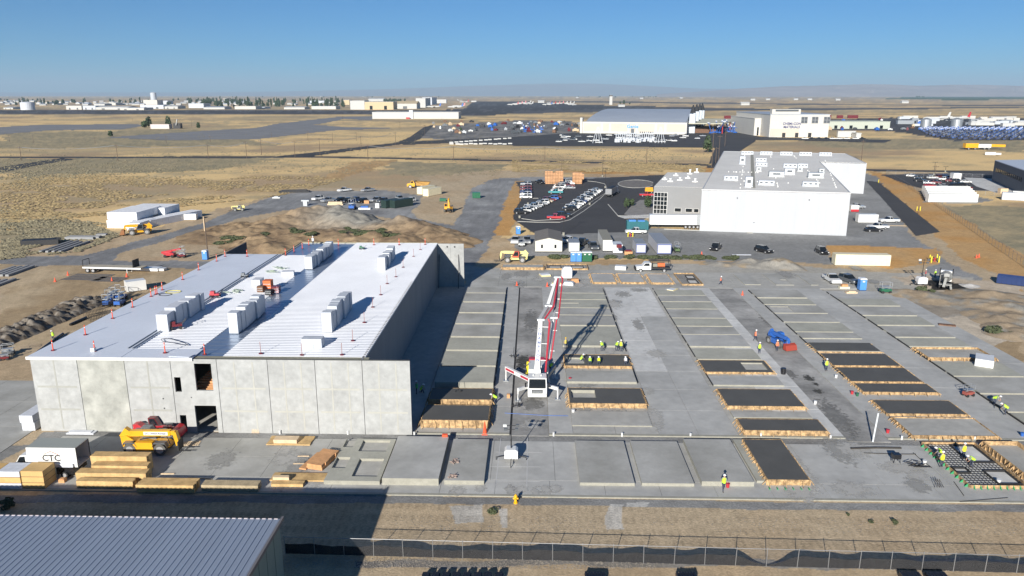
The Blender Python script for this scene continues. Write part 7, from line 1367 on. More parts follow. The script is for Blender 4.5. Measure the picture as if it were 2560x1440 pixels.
rr = MB().add(vs, [(2 * i, 2 * i + 1, 2 * i + 3, 2 * i + 2) for i in range(n)]).add([vs[2 * i] for i in range(n + 1)], [tuple(range(n + 1))]).add([vs[2 * i + 1] for i in range(n + 1)], [tuple(range(n + 1))[::-1]]).build('arched_roof', RFG, hg)
us = [0, .19, .27, .45, .53, .71, .8, 1]
for i in range(7): MB().box(W * us[i] + 1.2, W * us[i + 1] - 1.2, -.12, -.01, 2.5, h0 - 1.5).build('wall_panel', BEIGE, hg)
MB().box(W * .475, W * .505, -.3, -.13, 0, 5).build('entrance', GREYP, hg)
for i in range(7): MB().box(W * (.56 + i * .02), W * (.56 + i * .02) + 1, -.2, -.13, 1.2, 2.3).build('window', GLASS, hg)
part('blue_lettering', text_mesh('Genie', 4.8, mat('sign_blue', (.03, .3, .65), .5), .05), hg, (W * .49, -.35, 7.2), (R(90), 0, 0))
MB().box(-2.5, -.1, -1, 5, 0, h0 + 4).build('end_pier', CRW, hg)
for i in range(4):
    MB().box(W + .1, W + 6, 30 + i * 62, 40 + i * 62, 0, 21 - abs(i - 1.5) * 1.2).build('end_pier', RFG, hg); MB().tube((W + 3, 35 + i * 62, 20), (W + 3, 35 + i * 62, 28), 3, .6, 8).build('roof_spire', STEEL, hg)
MB().box(W + .1, W + 3, 42, 215, 6, 15).build('end_gallery', GREYP, hg)
cp = thing('canopy', 'beige flat canopy at the right end of the arched hangar', 'canopy', (*G(1712, 334), 0)); a = [(0, 0), (38, -4), (92, 150), (45, 160)]
MB().prism(a, 9.5, 10.2).build('roof', mat('canopy_beige', (.55, .53, .4), .7), cp)
for p in ((1, 1), (37, -2), (60, 60), (20, 60), (88, 140), (46, 150)): MB().tube((*p, 0), (*p, 9.49), .5).build('post', REDP if p[0] > 30 else STEEL, cp)
MB().box(6, 34, 12, 40, 0, 6).build('stored_goods', BROWNW, cp)
def fbuild(px0, px1, py, ptop, depth, label, m, roof=None, name='far_building', cat='building', group=None, gable=False, doors=0, dm=GLASS):
    x0, y0 = G(px0, py); x1, _ = G(px1, py); h = (CAM_H + ray((px0 + px1) / 2, ptop)[2] * y0 / ray((px0 + px1) / 2, ptop)[1]); W = x1 - x0
    h = max(3, h); hb = h * (.68 if gable else 1)
    t = thing(name, label, cat, (x0, y0, 0), 0, group); MB().box(0, W, 0, depth, 0, hb).build('wall', m, t)
    if gable: MB().add([(-.5, -.5, hb), (W + .5, -.5, hb), (W + .5, depth + .5, hb), (-.5, depth + .5, hb), (-.5, depth / 2, h), (W + .5, depth / 2, h)], [(0, 1, 5, 4), (2, 3, 4, 5), (0, 4, 3), (1, 2, 5), (0, 3, 2, 1)]).build('roof', roof or FW, t)
    else: MB().box(-.3, W + .3, -.3, depth + .3, hb + .01, hb + .6).build('roof', roof or m, t)
    for i in range(doors): MB().box(W * (i + .35) / doors, W * (i + .35) / doors + W / doors * .2, -.15, -.01, .2, hb * .5).build('door', dm, t)
    return t
t = fbuild(1884, 1926, 339, 297, 90, 'lower left wing of the tall cream factory', CRW, doors=2); 
fc = fbuild(1922, 2068, 343, 287, 120, 'tall cream factory lettered on its upper left', CRW, RFG, 'factory', doors=0); w0 = G(1922, 343); w1 = G(2068, 343); W = w1[0] - w0[0]; HH = CAM_H + ray(1990, 287)[2] * w0[1] / ray(1990, 287)[1]
MB().box(1, W * .5, -.3, -.01, 1, HH * .38).build('beige_band', BEIGE, fc); MB().box(1, W * .5, -.5, 6, HH + .61, HH + 5).build('upper_block', CRW, fc); MB().box(4, W * .5 - 2, -.7, -.51, HH + 3, HH + 4.6).build('dark_band', GREYP, fc)
for i, u in enumerate((.52, .7, .9)):
    f = MB().box(W * u, W * u + 6, -.3, -.01, HH * .62, HH * .92).build('window', mat('window_grey', (.3, .31, .32), .5), fc)
    for j in range(2):
        for k in range(2): MB().box(W * u + .4 + j * 2.9, W * u + 2.8 + j * 2.9, -.4, -.31, HH * (.64 + k * .14), HH * (.76 + k * .14)).build('pane', GREYP, f)
for i in range(3): MB().box(W * (.22 + i * .22), W * (.22 + i * .22) + 3, -.35, -.31, 0, 4).build('dock_door', STEEL, fc)
part('sign_lettering', text_mesh('CHEMI-CON\nMATERIALS', 3.0, mat('sign_purple', (.06, .07, .2), .5), .05), fc, (W * .37, -.45, HH * .53), (R(90), 0, 0))
fbuild(2072, 2222, 322, 305, 40, 'long low greenish factory wing right of the cream factory', mat('sage_wall', (.45, .48, .4), .7), doors=4); fbuild(2094, 2137, 343, 329, 3, 'white trailer box on the asphalt right of the factory', FW); fbuild(2140, 2152, 345, 334, 10, 'small pale shed right of the white trailer box', FW)
x, y = G(2481, 452); db = thing('dark_building', 'dark blue-grey building with window strip cut by the right edge', 'building', (x, y, 0)); p = [G(*a, 9) for a in [(2487, 402), (2560, 427), (2700, 470), (2900, 440), (2700, 398)]]; pl = [(a[0] - x, a[1] - y) for a in p]
MB().prism(pl, 0, 9).build('wall', mat('dark_blue_wall', (.075, .085, .11), .6, var=.05, scale=.3), db); MB().prism(pl, 9.01, 9.3).build('roof', mat('blue_white_roof', (.5, .54, .6), .5), db)
dv = Vector((pl[1][0] - pl[0][0], pl[1][1] - pl[0][1], 0)); ang = math.atan2(dv.y, dv.x)
for i in range(14): 
    q = MB(); q.X = Matrix.Translation((pl[0][0], pl[0][1], 0)) @ Matrix.Rotation(ang, 4, 'Z'); q.box(5 + i * 3.2, 7 + i * 3.2, -.15, -.01, 4.6, 6.2).build('window', GLASS, db)
struct('concrete_pad', MB().prism([G(*p_) for p_ in [(2410, 444), (2480, 447), (2560, 480), (2600, 500), (2490, 482), (2440, 466)]], 0, .06), CONC_L)
# airport side
t = fbuild(931, 1147, 297, 281, 45, 'long low white warehouse with a grey stair block in its middle', FW, name='warehouse', doors=0); q = MB()
wx = G(1147, 297)[0] - G(931, 297)[0]; MB().box(wx * .43, wx * .475, -2, -.01, 0, 14).build('stair_block', WRAP, t); MB().box(wx * .4, wx * .44, -8, -4, 0, 2.6).build('red_truck', REDP, t)
fbuild(876, 912, 274, 252, 60, 'white tall hangar at the airport, leftmost of the group', FW, name='hangar', cat='hangar'); fbuild(912, 984, 274, 255, 60, 'tan wide hangar right of the white tall one', TANW, CRW, name='hangar', cat='hangar', doors=2)
fbuild(989, 1042, 272, 253, 70, 'cream hangar with curved tan roof front', CRW, TANW, name='hangar', cat='hangar', gable=True, doors=1, dm=GREYP); fbuild(1040, 1064, 269, 246, 120, 'white tall twin hangar, front block', FW, name='hangar', cat='hangar'); fbuild(1056, 1080, 262, 244, 160, 'white tall twin hangar, rear block with shaded side', WRAP, name='hangar', cat='hangar')
fbuild(921, 960, 253, 245, 60, 'white hangar behind the tan one', FW, name='hangar', cat='hangar', gable=True); fbuild(1080, 1116, 258, 249, 40, 'long white shed right of the twin hangar', FW); fbuild(1178, 1191, 255, 252, 20, 'small white van-like shed on the apron', FW)
tw = thing('control_tower', 'white airport control tower with dark cab', 'control tower', (*G(1527, 262), 0)); xh = G(1531, 262)[0] - G(1524, 262)[0]
MB().box(-xh / 2, xh / 2, 0, xh, 0, 33).build('shaft', FW, tw); MB().box(-xh / 2 - 1, xh / 2 + 1, -1, xh + 1, 33.01, 36.5).build('cab', STEEL, tw); MB().box(-xh / 2, xh / 2, 0, xh, 36.51, 37.5).build('cab_roof', FW, tw)
fbuild(1546, 1562, 267, 261, 20, 'small white building right of the control tower', FW, gable=True)
wt = thing('water_tank', 'tall white cylindrical water tank rising over the town', 'water tank', (*G(382, 258), 0)); r = (G(389, 258)[0] - G(375, 258)[0]) / 2; hh = CAM_H + ray(382, 232)[2] * G(382, 258)[1] / ray(382, 232)[1]
MB().tube((0, r, 0), (0, r, hh), r, None, 20).tube((0, r, hh), (0, r, hh + 3), r, r * .3, 20).build('tank', WRAP, wt, smooth=False)
tk = thing('storage_tank', 'wide pale blue storage tank at the far left', 'tank', (*G(60, 275), 0)); r = (G(76, 275)[0] - G(44, 275)[0]) / 2; MB().tube((0, r, 0), (0, r, 19), r, None, 24).tube((0, r, 19), (0, r, 21), r, r * .2, 24).build('tank', FOIL, tk)
for i, (a, b) in enumerate([(2307, 2332), (2384, 2410)]):
    tk = thing('storage_tank', 'shiny silver storage tank, %s of two at the right' % ['left', 'right'][i], 'tank', (*G((a + b) / 2, 321), 0), 0, 'silver tanks'); r = (G(b, 321)[0] - G(a, 321)[0]) / 2; MB().tube((0, r, 0), (0, r, 10), r, None, 20).tube((0, r, 10), (0, r, 12), r, r * .2, 20).build('tank', GALV, tk, smooth=False)
TOWN = [(9, 33, 273, 267), (166, 205, 274, 265), (208, 240, 274, 265), (240, 322, 274, 265), (300, 361, 275, 270), (351, 410, 272, 263), (412, 445, 272, 263), (359, 394, 262, 250), (394, 420, 261, 252), (235, 262, 264, 258), (262, 290, 263, 257), (472, 510, 270, 259), (509, 562, 273, 266), (587, 640, 273, 266), (640, 662, 272, 268), (710, 762, 273, 266), (779, 840, 273, 266), (775, 812, 258, 252), (500, 512, 257, 252), (560, 566, 254, 246), (860, 874, 262, 250), (130, 145, 262, 258), (110, 122, 259, 256), (330, 350, 262, 257)]
for i, (a, b, yb, yt) in enumerate(TOWN):
    fbuild(a, b, yb, yt, 50, 'white low town building, %s from the left among the large ones' % (ORD[i] if i else 'first'), [FW, CRW, WRAP][i % 3] if i != 20 else TANW, RFG if i % 4 == 0 else None, gable=i % 3 == 0, doors=2 if i < 7 else 0, dm=GREYP, group='large buildings of the far town')
hp_ = MB().box(0, 14, 0, 9, 0, 3.2, 0).add([(-.5, -.5, 3.2), (14.5, -.5, 3.2), (14.5, 9.5, 3.2), (-.5, 9.5, 3.2), (-.5, 4.5, 5.6), (14.5, 4.5, 5.6)], [(0, 1, 5, 4), (2, 3, 4, 5), (0, 4, 3), (1, 2, 5)], 1)
HM_ = [hp_.mesh('small_house', [FW, RFG]), hp_.mesh('small_house', [CRW, WRAP]), hp_.mesh('small_house', [FW, FW])]
for i in range(90):
    px = random.choice([random.uniform(0, 360), random.uniform(0, 860), random.uniform(400, 860)]); py = random.uniform(254, 264); o = bpy.data.objects.new('small_house', HM_[i % 3]); C.objects.link(o); o.location = (*G(px, py), 0); o.rotation_euler = (0, 0, R(random.choice([0, 20, 90, -15]))); s = random.uniform(1.0, 2.0); o.scale = (s, s, s * .8)
    tag(o, 'small pale house among the trees of the far town', 'house', 'small houses of the far town')
for i, (px, py) in enumerate([(1600, 247), (1915, 250), (1985, 250), (2020, 250), (2090, 251), (2300, 240), (1877, 251), (1853, 263), (1345, 257), (2255, 258), (800, 242), (905, 242), (1440, 245), (1700, 246)]):
    o = bpy.data.objects.new('small_house', HM_[2]); C.objects.link(o); o.location = (*G(px, py), 0); o.scale = (2.2,) * 3; tag(o, 'lone pale farm building on the far plain, %s' % (ORD[i] if i else 'first'), 'building', 'lone buildings on the plain')
ob = thing('old_farm_buildings', 'pale roofless building with dark trees in the left fields', 'building', (*G(376, 322), 0)); MB().box(0, 22, 0, 8, 0, 5).build('wall', mat('pinkish_wall', (.6, .53, .5), .8), ob); MB().box(26, 34, 2, 8, 0, 6).build('dark_shed', STEEL, ob); MB().beam((30, 1, 4), (32, 1, 11), 1.6, .6).build('white_post', FW, ob)
# red and blue stock behind
for i in range(26):
    px = random.uniform(1760, 2140); x, y = G(px, 297 - (px - 1760) * .004); tag(MB().box(0, 10, 0, 3, 0, 5).build('red_lift', DRED, None, (x, y, 0)), 'dark red machine in the long row behind the hangars', 'machine', 'dark red machines behind the hangars')
LB = MB().box(-2, 2, -1, 1, .6, 1.8, 0).beam((-2, 0, 1.8), (3.2, 0, 2.9), .8, .7, 0).box(-1.6, -.2, -1.02, 1.02, 1.81, 2.5, 1).tube((-1.3, -1.1, .6), (-1.3, 1.1, .6), .6, None, 8, 2).tube((1.3, -1.1, .6), (1.3, 1.1, .6), .6, None, 8, 2).box(3.0, 4.0, -.8, .8, 1.6, 2.8, 1)
LBM = [LB.mesh('boom_lift', [NAVY, STEEL, RUBBER]), LB.mesh('boom_lift', [paint('mid_blue', (.03, .08, .25)), GREYP, RUBBER])]
bp_ = [G(*p) for p in [(2290, 322), (2560, 322), (2640, 322), (2640, 349), (2560, 350), (2480, 352), (2400, 351), (2330, 342)]]
k = 0; yy = min(p[1] for p in bp_)
bx_ = [p[0] for p in bp_]; cands = []
while yy < max(p[1] for p in bp_):
    xx = min(bx_)
    while xx < max(bx_):
        if inpoly(np.array([xx]), np.array([yy]), bp_)[0] and random.random() < .93: cands.append((xx, yy))
        xx += 6.5
    yy += 9.5
for x, y in cands[:292]:
    o = bpy.data.objects.new('boom_lift', LBM[random.random() < .45]); C.objects.link(o); o.location = (x + random.uniform(-.5, .5), y + random.uniform(-.8, .8), 0); o.rotation_euler = (0, 0, R(random.choice([60, 70, 240]))); tag(o, 'blue machine in the dense storage lot at the right', 'lift', 'blue machines in the storage lot')
q = MB()
for x, y in cands[292:]: 
    q.X = Matrix.Translation((x + random.uniform(-.5, .5), y, 0)) @ Matrix.Rotation(R(random.choice([60, 70, 240])), 4, 'Z'); q.box(-2, 2, -1, 1, .6, 1.8, 0).beam((-2, 0, 1.8), (3.2, 0, 2.9), .8, .7, 0).box(-1.6, -.2, -1, 1, 1.81, 2.5, 1)
if q.v: tag(q.build('boom_lifts', [BLUEP, FOIL]), 'rear rows of blue machines in the storage lot', 'lifts', None, 'stuff')
def liftbunch(n, f, lab, gr, s=1.0):
    for i in range(n):
        px, py = f(); t = thing('boom_lift', lab, 'lift', (*G(px, py), 0), R(random.uniform(0, 360)), gr); t.scale = (s,) * 3
        MB().box(-1.8, 1.8, -1, 1, .6, 1.9).build('chassis', BLUEP, t); e = Vector((random.uniform(-11, 11), random.uniform(-2, 2), random.uniform(4, 12))); MB().beam((0, 0, 1.8), e, .5, .5).beam(e, e + Vector((random.uniform(-4, 4), 0, random.uniform(-2, 3))), .35, .35).build('boom', BLUEP, t); MB().box(e.x - .7, e.x + .7, -.5, .5, e.z, e.z + 1).build('basket', FOIL, t)
liftbunch(30, lambda: (random.uniform(1775, 1845), random.uniform(326, 335)), 'blue boom lift with raised arm in the bunch right of the canopy', 'raised blue lifts right of the canopy', 1.0)
liftbunch(8, lambda: (random.uniform(1310, 1360), random.uniform(325, 333)), 'blue boom lift with long raised arm left of the arched hangar', 'raised blue lifts left of the arched hangar', .9)
MISC = [BLUEP, OFFW, GREYP, BROWNW, DRED, GALV, WHITE, STEEL, GREYP, STEEL, LUMP]
for i in range(110):
    if i < 75: px, py = random.uniform(1075, 1450), random.uniform(303, 334)
    else: px, py = random.uniform(2050, 2300), random.uniform(298, 326)
    m = random.choice(MISC); w_, d_, h_ = random.uniform(2, 7), random.uniform(2, 4), random.uniform(1.5, 3.2); o = MB().box(-w_ / 2, w_ / 2, -d_ / 2, d_ / 2, .5, h_).box(-w_ / 2 + .3, -w_ / 2 + 1, -d_ / 2, d_ / 2, 0, .499).box(w_ / 2 - 1, w_ / 2 - .3, -d_ / 2, d_ / 2, 0, .499).box(-w_ / 4, w_ / 6, -d_ / 3, d_ / 3, h_, h_ * 1.35).build('parked_machine', m, None, (*G(px, py), 0), R(random.uniform(-40, 40)))
    tag(o, 'small %s machine in the test yard %s' % (m.name.split('_')[0], 'left of the arched hangar' if i < 75 else 'right of the cream factory'), 'machine', 'machines in the test yards')
for i in range(46):
    px, py = random.uniform(2430, 2560) if i > 12 else random.uniform(2240, 2420), random.uniform(296, 318); w_ = random.uniform(8, 26)
    tag(MB().box(-w_ / 2, w_ / 2, -3, 3, 0, random.uniform(2.5, 5)).build('white_shed', random.choice([FW, GALV, CRW, WRAP]), None, (*G(px, py), 0), R(random.uniform(-6, 6))), 'pale low shed or trailer behind the silver tanks', 'shed', 'pale sheds behind the silver tanks')
for i in range(26): tag(MB().box(-1.6, 1.6, -.5, .5, 0, 1.0).build('road_barrier', FW, None, (*G(1130 + i % 13 * 12 + random.uniform(-2, 2), 357.5 - (i % 13) * .9 if i < 13 else 361 + random.uniform(-1, 1)), 0)), 'white barrier block along the road into the yard', 'barrier', 'white barrier blocks')
# substation
for i, px in enumerate([1494, 1650]):
    x, y = G(px, 358); t = thing('lattice_gantry', 'white A-frame substation gantry, %s one' % ['left', 'right'][i], 'gantry', (x, y, 0), 0, 'substation gantries')
    for a in (-4, 4, -1.5, 1.5): MB().beam((a, 0, 0), (a * .15, 0, 13), .35, .35).build('leg', WRAP, t)
for i in range(18):
    x, y = G(lerp(1540, 1632, i / 17), 357 - random.uniform(0, 6)); tag(MB().box(-1.2, 1.2, -1, 1, 0, 3).tube((0, 0, 3), (0, 0, 7), .35).beam((-1.6, 0, 6.5), (1.6, 0, 6.5), .4, .4).build('transformer', WRAP, None, (x, y, 0)), 'white substation unit between the two gantries', 'transformer', 'white substation units')
# ------------------------------------------------------------------ airliners
def plane_mesh(tailm, L=38):
    q = MB(); r = 1.9; q.tube((-L * .33, 0, 3.6), (L * .38, 0, 3.6), r, r, 12, 0).tube((L * .38, 0, 3.6), (L * .5, 0, 3.2), r, .4, 12, 0).tube((-L * .33, 0, 3.6), (-L * .5, 0, 4.6), r, .4, 12, 0)
    q.add([(4, 0, 3), (-5, 17, 4.2), (-7.5, 17, 4.2), (-4, 0, 3), (4, 0, 2.6), (-5, 17, 4.0), (-7.5, 17, 4.0), (-4, 0, 2.6)], [(0, 1, 2, 3), (7, 6, 5, 4), (0, 4, 5, 1), (3, 2, 6, 7)], 0); q.add([(4, 0, 3), (-5, -17, 4.2), (-7.5, -17, 4.2), (-4, 0, 3), (4, 0, 2.6), (-5, -17, 4.0), (-7.5, -17, 4.0), (-4, 0, 2.6)], [(3, 2, 1, 0), (4, 5, 6, 7), (1, 5, 4, 0), (7, 6, 2, 3)], 0)
    for s in (-1, 1): q.tube((.5, s * 5.5, 1.9), (4, s * 5.5, 1.9), .9, .95, 10, 0); q.prism([(-L * .42, s * .5), (-L * .47, s * 6.5), (-L * .5, s * 6.5), (-L * .49, s * .5)], 4.6, 4.8, 0)
    q.prof([(-L * .38, 5.2), (-L * .47, 12.6), (-L * .53, 12.6), (-L * .5, 5.0)], -.25, .25, 1)
    for p in ((12, 0), (-3, 2.6), (-3, -2.6)): q.tube((p[0], p[1], 0), (p[0], p[1], 2.4), .35, None, 6, 2)
    return q.mesh('airliner', [FW, tailm, STEEL])
PLM = {k: plane_mesh(m) for k, m in dict(white=FW, red=REDP, blue=BLUEP, redw=mat('tail_pink', (.6, .2, .22), .5)).items()}
for i, (px, py, rz, c, k) in enumerate([(1084, 270, 175, 'blue', 1.15), (1138, 271, 175, 'blue', 1.2), (1146, 268, 178, 'redw', 1.1), (1160, 257, 180, 'red', 1.2), (1150, 252, 0, 'white', .9), (1282, 264, 170, 'red', 1.1), (1293, 262, 170, 'redw', 1.1), (1303, 260, 170, 'redw', 1.1), (1316, 259, 170, 'white', 1.1), (1320, 262, 165, 'white', 1.1), (1368, 264, 150, 'blue', 1.1), (1378, 262, 150, 'red', 1.1),
         (1388, 262, 150, 'redw', 1.1), (1398, 261, 150, 'redw', 1.1), (1407, 261, 150, 'white', 1.1), (1416, 261, 150, 'white', 1.1), (1424, 262, 150, 'white', 1.1), (1372, 258, 120, 'redw', 1), (1430, 264, 0, 'white', .9), (2340, 301, 172, 'white', 1.0), (2394, 301, -5, 'red', 1.0)]):
    o = bpy.data.objects.new('airliner', PLM[c]); C.objects.link(o); o.location = (*G(px, py), 0); o.rotation_euler = (0, 0, R(rz)); o.scale = (k,) * 3
    if i == 20: o.rotation_euler = (0, 0, R(5)) ; o.rotation_euler = (0, 0, R(185) - R(180) + R(180))
    tag(o, '%s-tailed parked airliner, %s' % ({'redw': 'pink-red'}.get(c, c), (ORD[i] if i else 'first') + ' from the left on the apron' if i < 19 else ['left of the two near the silver tanks', 'right of the two near the silver tanks'][i - 19]), 'airliner', 'parked airliners')
# ------------------------------------------------------------------ vegetation
LEAF = mat('tree_leaf', (.045, .07, .03), .9, var=.3, scale=.3, var2=.2, scale2=3, coord='World'); LEAF2 = mat('bush_leaf', (.07, .085, .04), .9, var=.3, scale=.5, var2=.25, scale2=4, coord='World'); BARK = mat('bark', (.08, .06, .045), .9)
def crown(rx, rz_, n, leaf=.5, tall=0):
    vs = []; fs = []
    r_ = np.random.default_rng(n * 7 + int(rx * 10))
    lumps = [(r_.uniform(-.5, .5) * rx, r_.uniform(-.5, .5) * rx, r_.uniform(.35, 1.5) * rz_, r_.uniform(.4, .7)) for _ in range(9)]
    for i in range(n):
        l = lumps[i % 9]; d = r_.normal(size=3); d /= np.linalg.norm(d); rr = r_.uniform(.55, 1) ; c = np.array([l[0] + d[0] * rx * l[3] * rr, l[1] + d[1] * rx * l[3] * rr, max(.15 * rz_, l[2] + d[2] * rz_ * l[3] * rr)])
        a = r_.normal(size=3); a /= np.linalg.norm(a); b = np.cross(a, d); b /= np.linalg.norm(b) + 1e-6; s = leaf * r_.uniform(.6, 1.3); o = len(vs)
        vs += [tuple(c + a * s), tuple(c + b * s), tuple(c - a * s * .8), tuple(c - b * s * .9)]; fs.append((o, o + 1, o + 2, o + 3))
    return MB().add(vs, fs)
CRN = [crown(4, 4.5, 420, .9).mesh('crown', LEAF), crown(3.2, 5.5, 380, .85).mesh('crown', LEAF), crown(1.8, 7, 380, .7).mesh('crown', LEAF)]
TRK = MB().tube((0, 0, 0), (0, 0, 3.2), .3, .16, 7).tube((0, 0, 2.2), (1.2, .4, 4.5), .14, .05, 5).tube((0, 0, 2.4), (-1, -.5, 4.8), .14, .05, 5).mesh('trunk', BARK)
def tree(x, y, kind, s, label, group):
    t = thing('tree', label, 'tree', (x, y, 0), random.uniform(0, 6.28), group); t.scale = (s, s, s * random.uniform(.85, 1.15)); part('crown', CRN[kind], t, (0, 0, .6)); part('trunk', TRK, t)
for i in range(230):
    px = random.choice([random.uniform(0, 500), random.uniform(500, 760), random.uniform(500, 700), random.uniform(760, 860)]); py = random.uniform(251, 263) if px < 500 else random.uniform(252, 271); x, y = G(px, py)
    tree(x, y, random.choice([0, 0, 1, 2]) if px < 480 else random.choice([1, 2, 0]), random.uniform(1.2, 2.2), 'dark green tree in the far town', 'trees of the far town')
for i in range(22): px = random.uniform(960, 1012); tree(*G(px, random.uniform(252, 258)), 0, 1.8, 'dark tree behind the airport hangars', 'trees behind the airport hangars')
for i in range(40): px = random.choice([random.uniform(1440, 1650), random.uniform(2290, 2310), random.uniform(500, 1300)]); tree(*G(px, random.uniform(242.5, 244.5)), 0, 2.2, 'tiny dark tree on the horizon plain', 'tiny trees on the horizon')
for i, (px, py, s, lb) in enumerate([(1550, 260, 1.3, 'dark tree left of three by the control tower'), (1560, 261, 1.7, 'dark tree middle of three by the control tower'), (1574, 261, .9, 'dark tree right of three by the control tower'), (1768, 381, .95, 'round green tree at the left rear of the white building'), (360, 320, 1.0, 'dark tree left of the roofless building'), (372, 318, 1.2, 'dark tree behind the roofless building'), (277, 341, .7, 'lone dark shrub tree in the left fields'),
      (422, 318, 1.1, 'dark tree right of the roofless building'), (496, 321, .7, 'dark bush tree far right of the roofless building'), (1566, 520, .28, 'young tree by the annex sidewalk left'), (1578, 515, .28, 'young tree by the annex sidewalk right'), (1620, 520, .42, 'young green tree before the annex glass'), (1152, 330, .5, 'bushy tree in the test yard')]): tree(*G(px, py), i % 2, s, lb, None)
BSH = [crown(1.0, .7, 260, .22).mesh('bush', LEAF2), crown(1.4, .6, 300, .24).mesh('bush', LEAF2)]
bl = [(735, 578), (745, 588), (757, 583), (775, 582), (786, 580), (857, 582), (870, 575), (884, 580), (895, 583), (900, 588), (910, 577), (918, 590), (925, 578), (950, 581), (957, 576), (975, 600), (965, 604), (985, 603), (560, 604), (572, 602), (584, 607), (596, 605), (575, 612), (550, 610), (665, 587)]
def hz_at(x, y): return max(0.0, float(big(np.array([[x]]), np.array([[y]]))[0, 0]) - .1)
for i, (px, py) in enumerate(bl):
    x, y = G(px, py, 2.5); z = hz_at(x, y); x, y = G(px, py, z); z = hz_at(x, y); o = bpy.data.objects.new('bush', BSH[i % 2]); C.objects.link(o); o.location = (x, y, z - .1); s = random.uniform(.85, 1.3); o.scale = (s * 1.2, s, s * .6)
    tag(o, 'dark green bush on the dirt mound, %s from left in the %s' % (ORD[sum(q < px for q, _ in bl if (q < 620) == (px < 620) and (q < 800) == (px < 800))].replace('nearest', 'first'), 'left cluster' if px < 620 else 'mid-left cluster' if px < 800 else 'right cluster'), 'bush', 'bushes on the dirt mound')
for i in range(48):
    px = random.uniform(1460, 1885) if i < 40 else random.uniform(1375, 1420); x, y = G(px, 646 + random.uniform(-2, 2) + (px - 1460) * .006); o = bpy.data.objects.new('bush', BSH[i % 2]); C.objects.link(o); o.location = (x, y, 0); s = random.uniform(.5, .95); o.scale = (s * 1.2, s, s * .8); tag(o, 'low green shrub in the strip before the site trailers', 'shrub', 'low shrubs before the site trailers')
for i, (px, py, s, lb) in enumerate([(22, 1268, .8, 'round shrub at the left end of the apron'), (1232, 1282, .4, 'small weed on the dirt right of the hydrant'), (2237, 1308, .35, 'small dark weed on the front dirt at the right'), (2178, 1306, .2, 'tiny weed left of another on the front dirt'), (2120, 1288, .2, 'tiny weed near the kerb at the right'), (2305, 727, .9, 'dark shrub at the foot of the light tower'), (2330, 732, .7, 'dark shrub right of the light tower shrub'), (2485, 832, 1.1, 'flat green weed patch on the gravel bank'), (2532, 838, .6, 'small weed near the right edge on the bank')]):
    o = bpy.data.objects.new('bush', BSH[i % 2]); C.objects.link(o); o.location = (*G(px, py), 0); o.scale = (s, s, s * .8); tag(o, lb, 'shrub', None)
# sagebrush and grass clumps over the fields: one countless mass
def scatter(name, n, polys, smin, smax, m, seed, hgt=.8, faces=3):
    r = np.random.default_rng(seed); out_v = []; P = []
    for pl in polys:
        W_ = [G(*p) for p in pl]; xs = [p[0] for p in W_]; ys = [p[1] for p in W_]
        k = n // len(polys) * 4; lo = np.array([p[1] for p in pl]).min(); hi = np.array([p[1] for p in pl]).max()
        px = r.uniform(min(p[0] for p in pl), max(p[0] for p in pl), k); py = r.uniform(lo, hi, k); ok = inpoly(px, py, pl); px, py = px[ok], py[ok]
        u = (px - 1280) / F_PX; v = (720 - py) / F_PX; x = u; y = cP + v * sP; z = -sP + v * cP; X = x * cY - y * sY; Y = x * sY + y * cY; t = -CAM_H / z; P.append(np.stack([X * t, Y * t], 1))
    P = np.concatenate(P)
    dens = fbm(P[:, 0] / 12, P[:, 1] / 12, seed, 3); P = P[dens > .44][:n]; N = len(P)
    s = r.uniform(smin, smax, N); a = r.uniform(0, 6.28, N); vs = np.zeros((N, 5, 3), np.float32)
    for j in range(4):
        vs[:, j, 0] = P[:, 0] + np.cos(a + j * 1.571) * s; vs[:, j, 1] = P[:, 1] + np.sin(a + j * 1.571) * s; vs[:, j, 2] = 0.05 + r.uniform(0, .3, N) * s
    vs[:, 4, 0] = P[:, 0] + r.uniform(-.3, .3, N) * s; vs[:, 4, 1] = P[:, 1] + r.uniform(-.3, .3, N) * s; vs[:, 4, 2] = s * hgt * r.uniform(.7, 1.3, N)
    b = (np.arange(N) * 5)[:, None]; f = np.concatenate([b + np.array([[j, (j + 1) % 4, 4]]) for j in range(4)], 0)
    me = bpy.data.meshes.new(name); me.vertices.add(N * 5); me.vertices.foreach_set('co', vs.ravel()); me.loops.add(f.size); me.loops.foreach_set('vertex_index', f.ravel().astype(np.int32)); me.polygons.add(len(f))
    me.polygons.foreach_set('loop_start', np.arange(0, f.size, 3, dtype=np.int32)); me.polygons.foreach_set('loop_total', np.full(len(f), 3, np.int32)); me.update(calc_edges=True); me.materials.append(m)
    o = bpy.data.objects.new(name, me); C.objects.link(o); return tag(o, None, None, None, 'stuff')
SG = mat('sage_brush', (.26, .22, .13), .95, var=.35, scale=.4, coord='World', col2=(.3, .26, .16)); GT = mat('grass_clump', (.46, .34, .16), .95, var=.3, scale=.3, coord='World'); RK = mat('rock_grey', (.42, .37, .3), .9, var=.3, scale=.8, coord='World')
scatter('sagebrush', 7000, [[(0, 396), (1280, 404), (1240, 440), (1000, 440), (700, 430), (0, 470)], [(0, 520), (260, 560), (300, 600), (0, 650)], [(0, 325), (930, 300), (1280, 350), (1280, 400), (0, 392)], [(1280, 365), (1780, 372), (1760, 412), (1280, 400)], [(2100, 350), (2560, 360), (2560, 425), (2180, 422)], [(2270, 515), (2560, 505), (2560, 645), (2500, 620), (2340, 530)]], .2, .65, SG, 3)
scatter('brush', 6000, [[(0, 560), (230, 560), (300, 590), (200, 630), (0, 650)], [(0, 400), (700, 400), (560, 425), (0, 450)], [(2420, 545), (2560, 515), (2560, 640), (2500, 610)]], .2, .6, SG, 13)
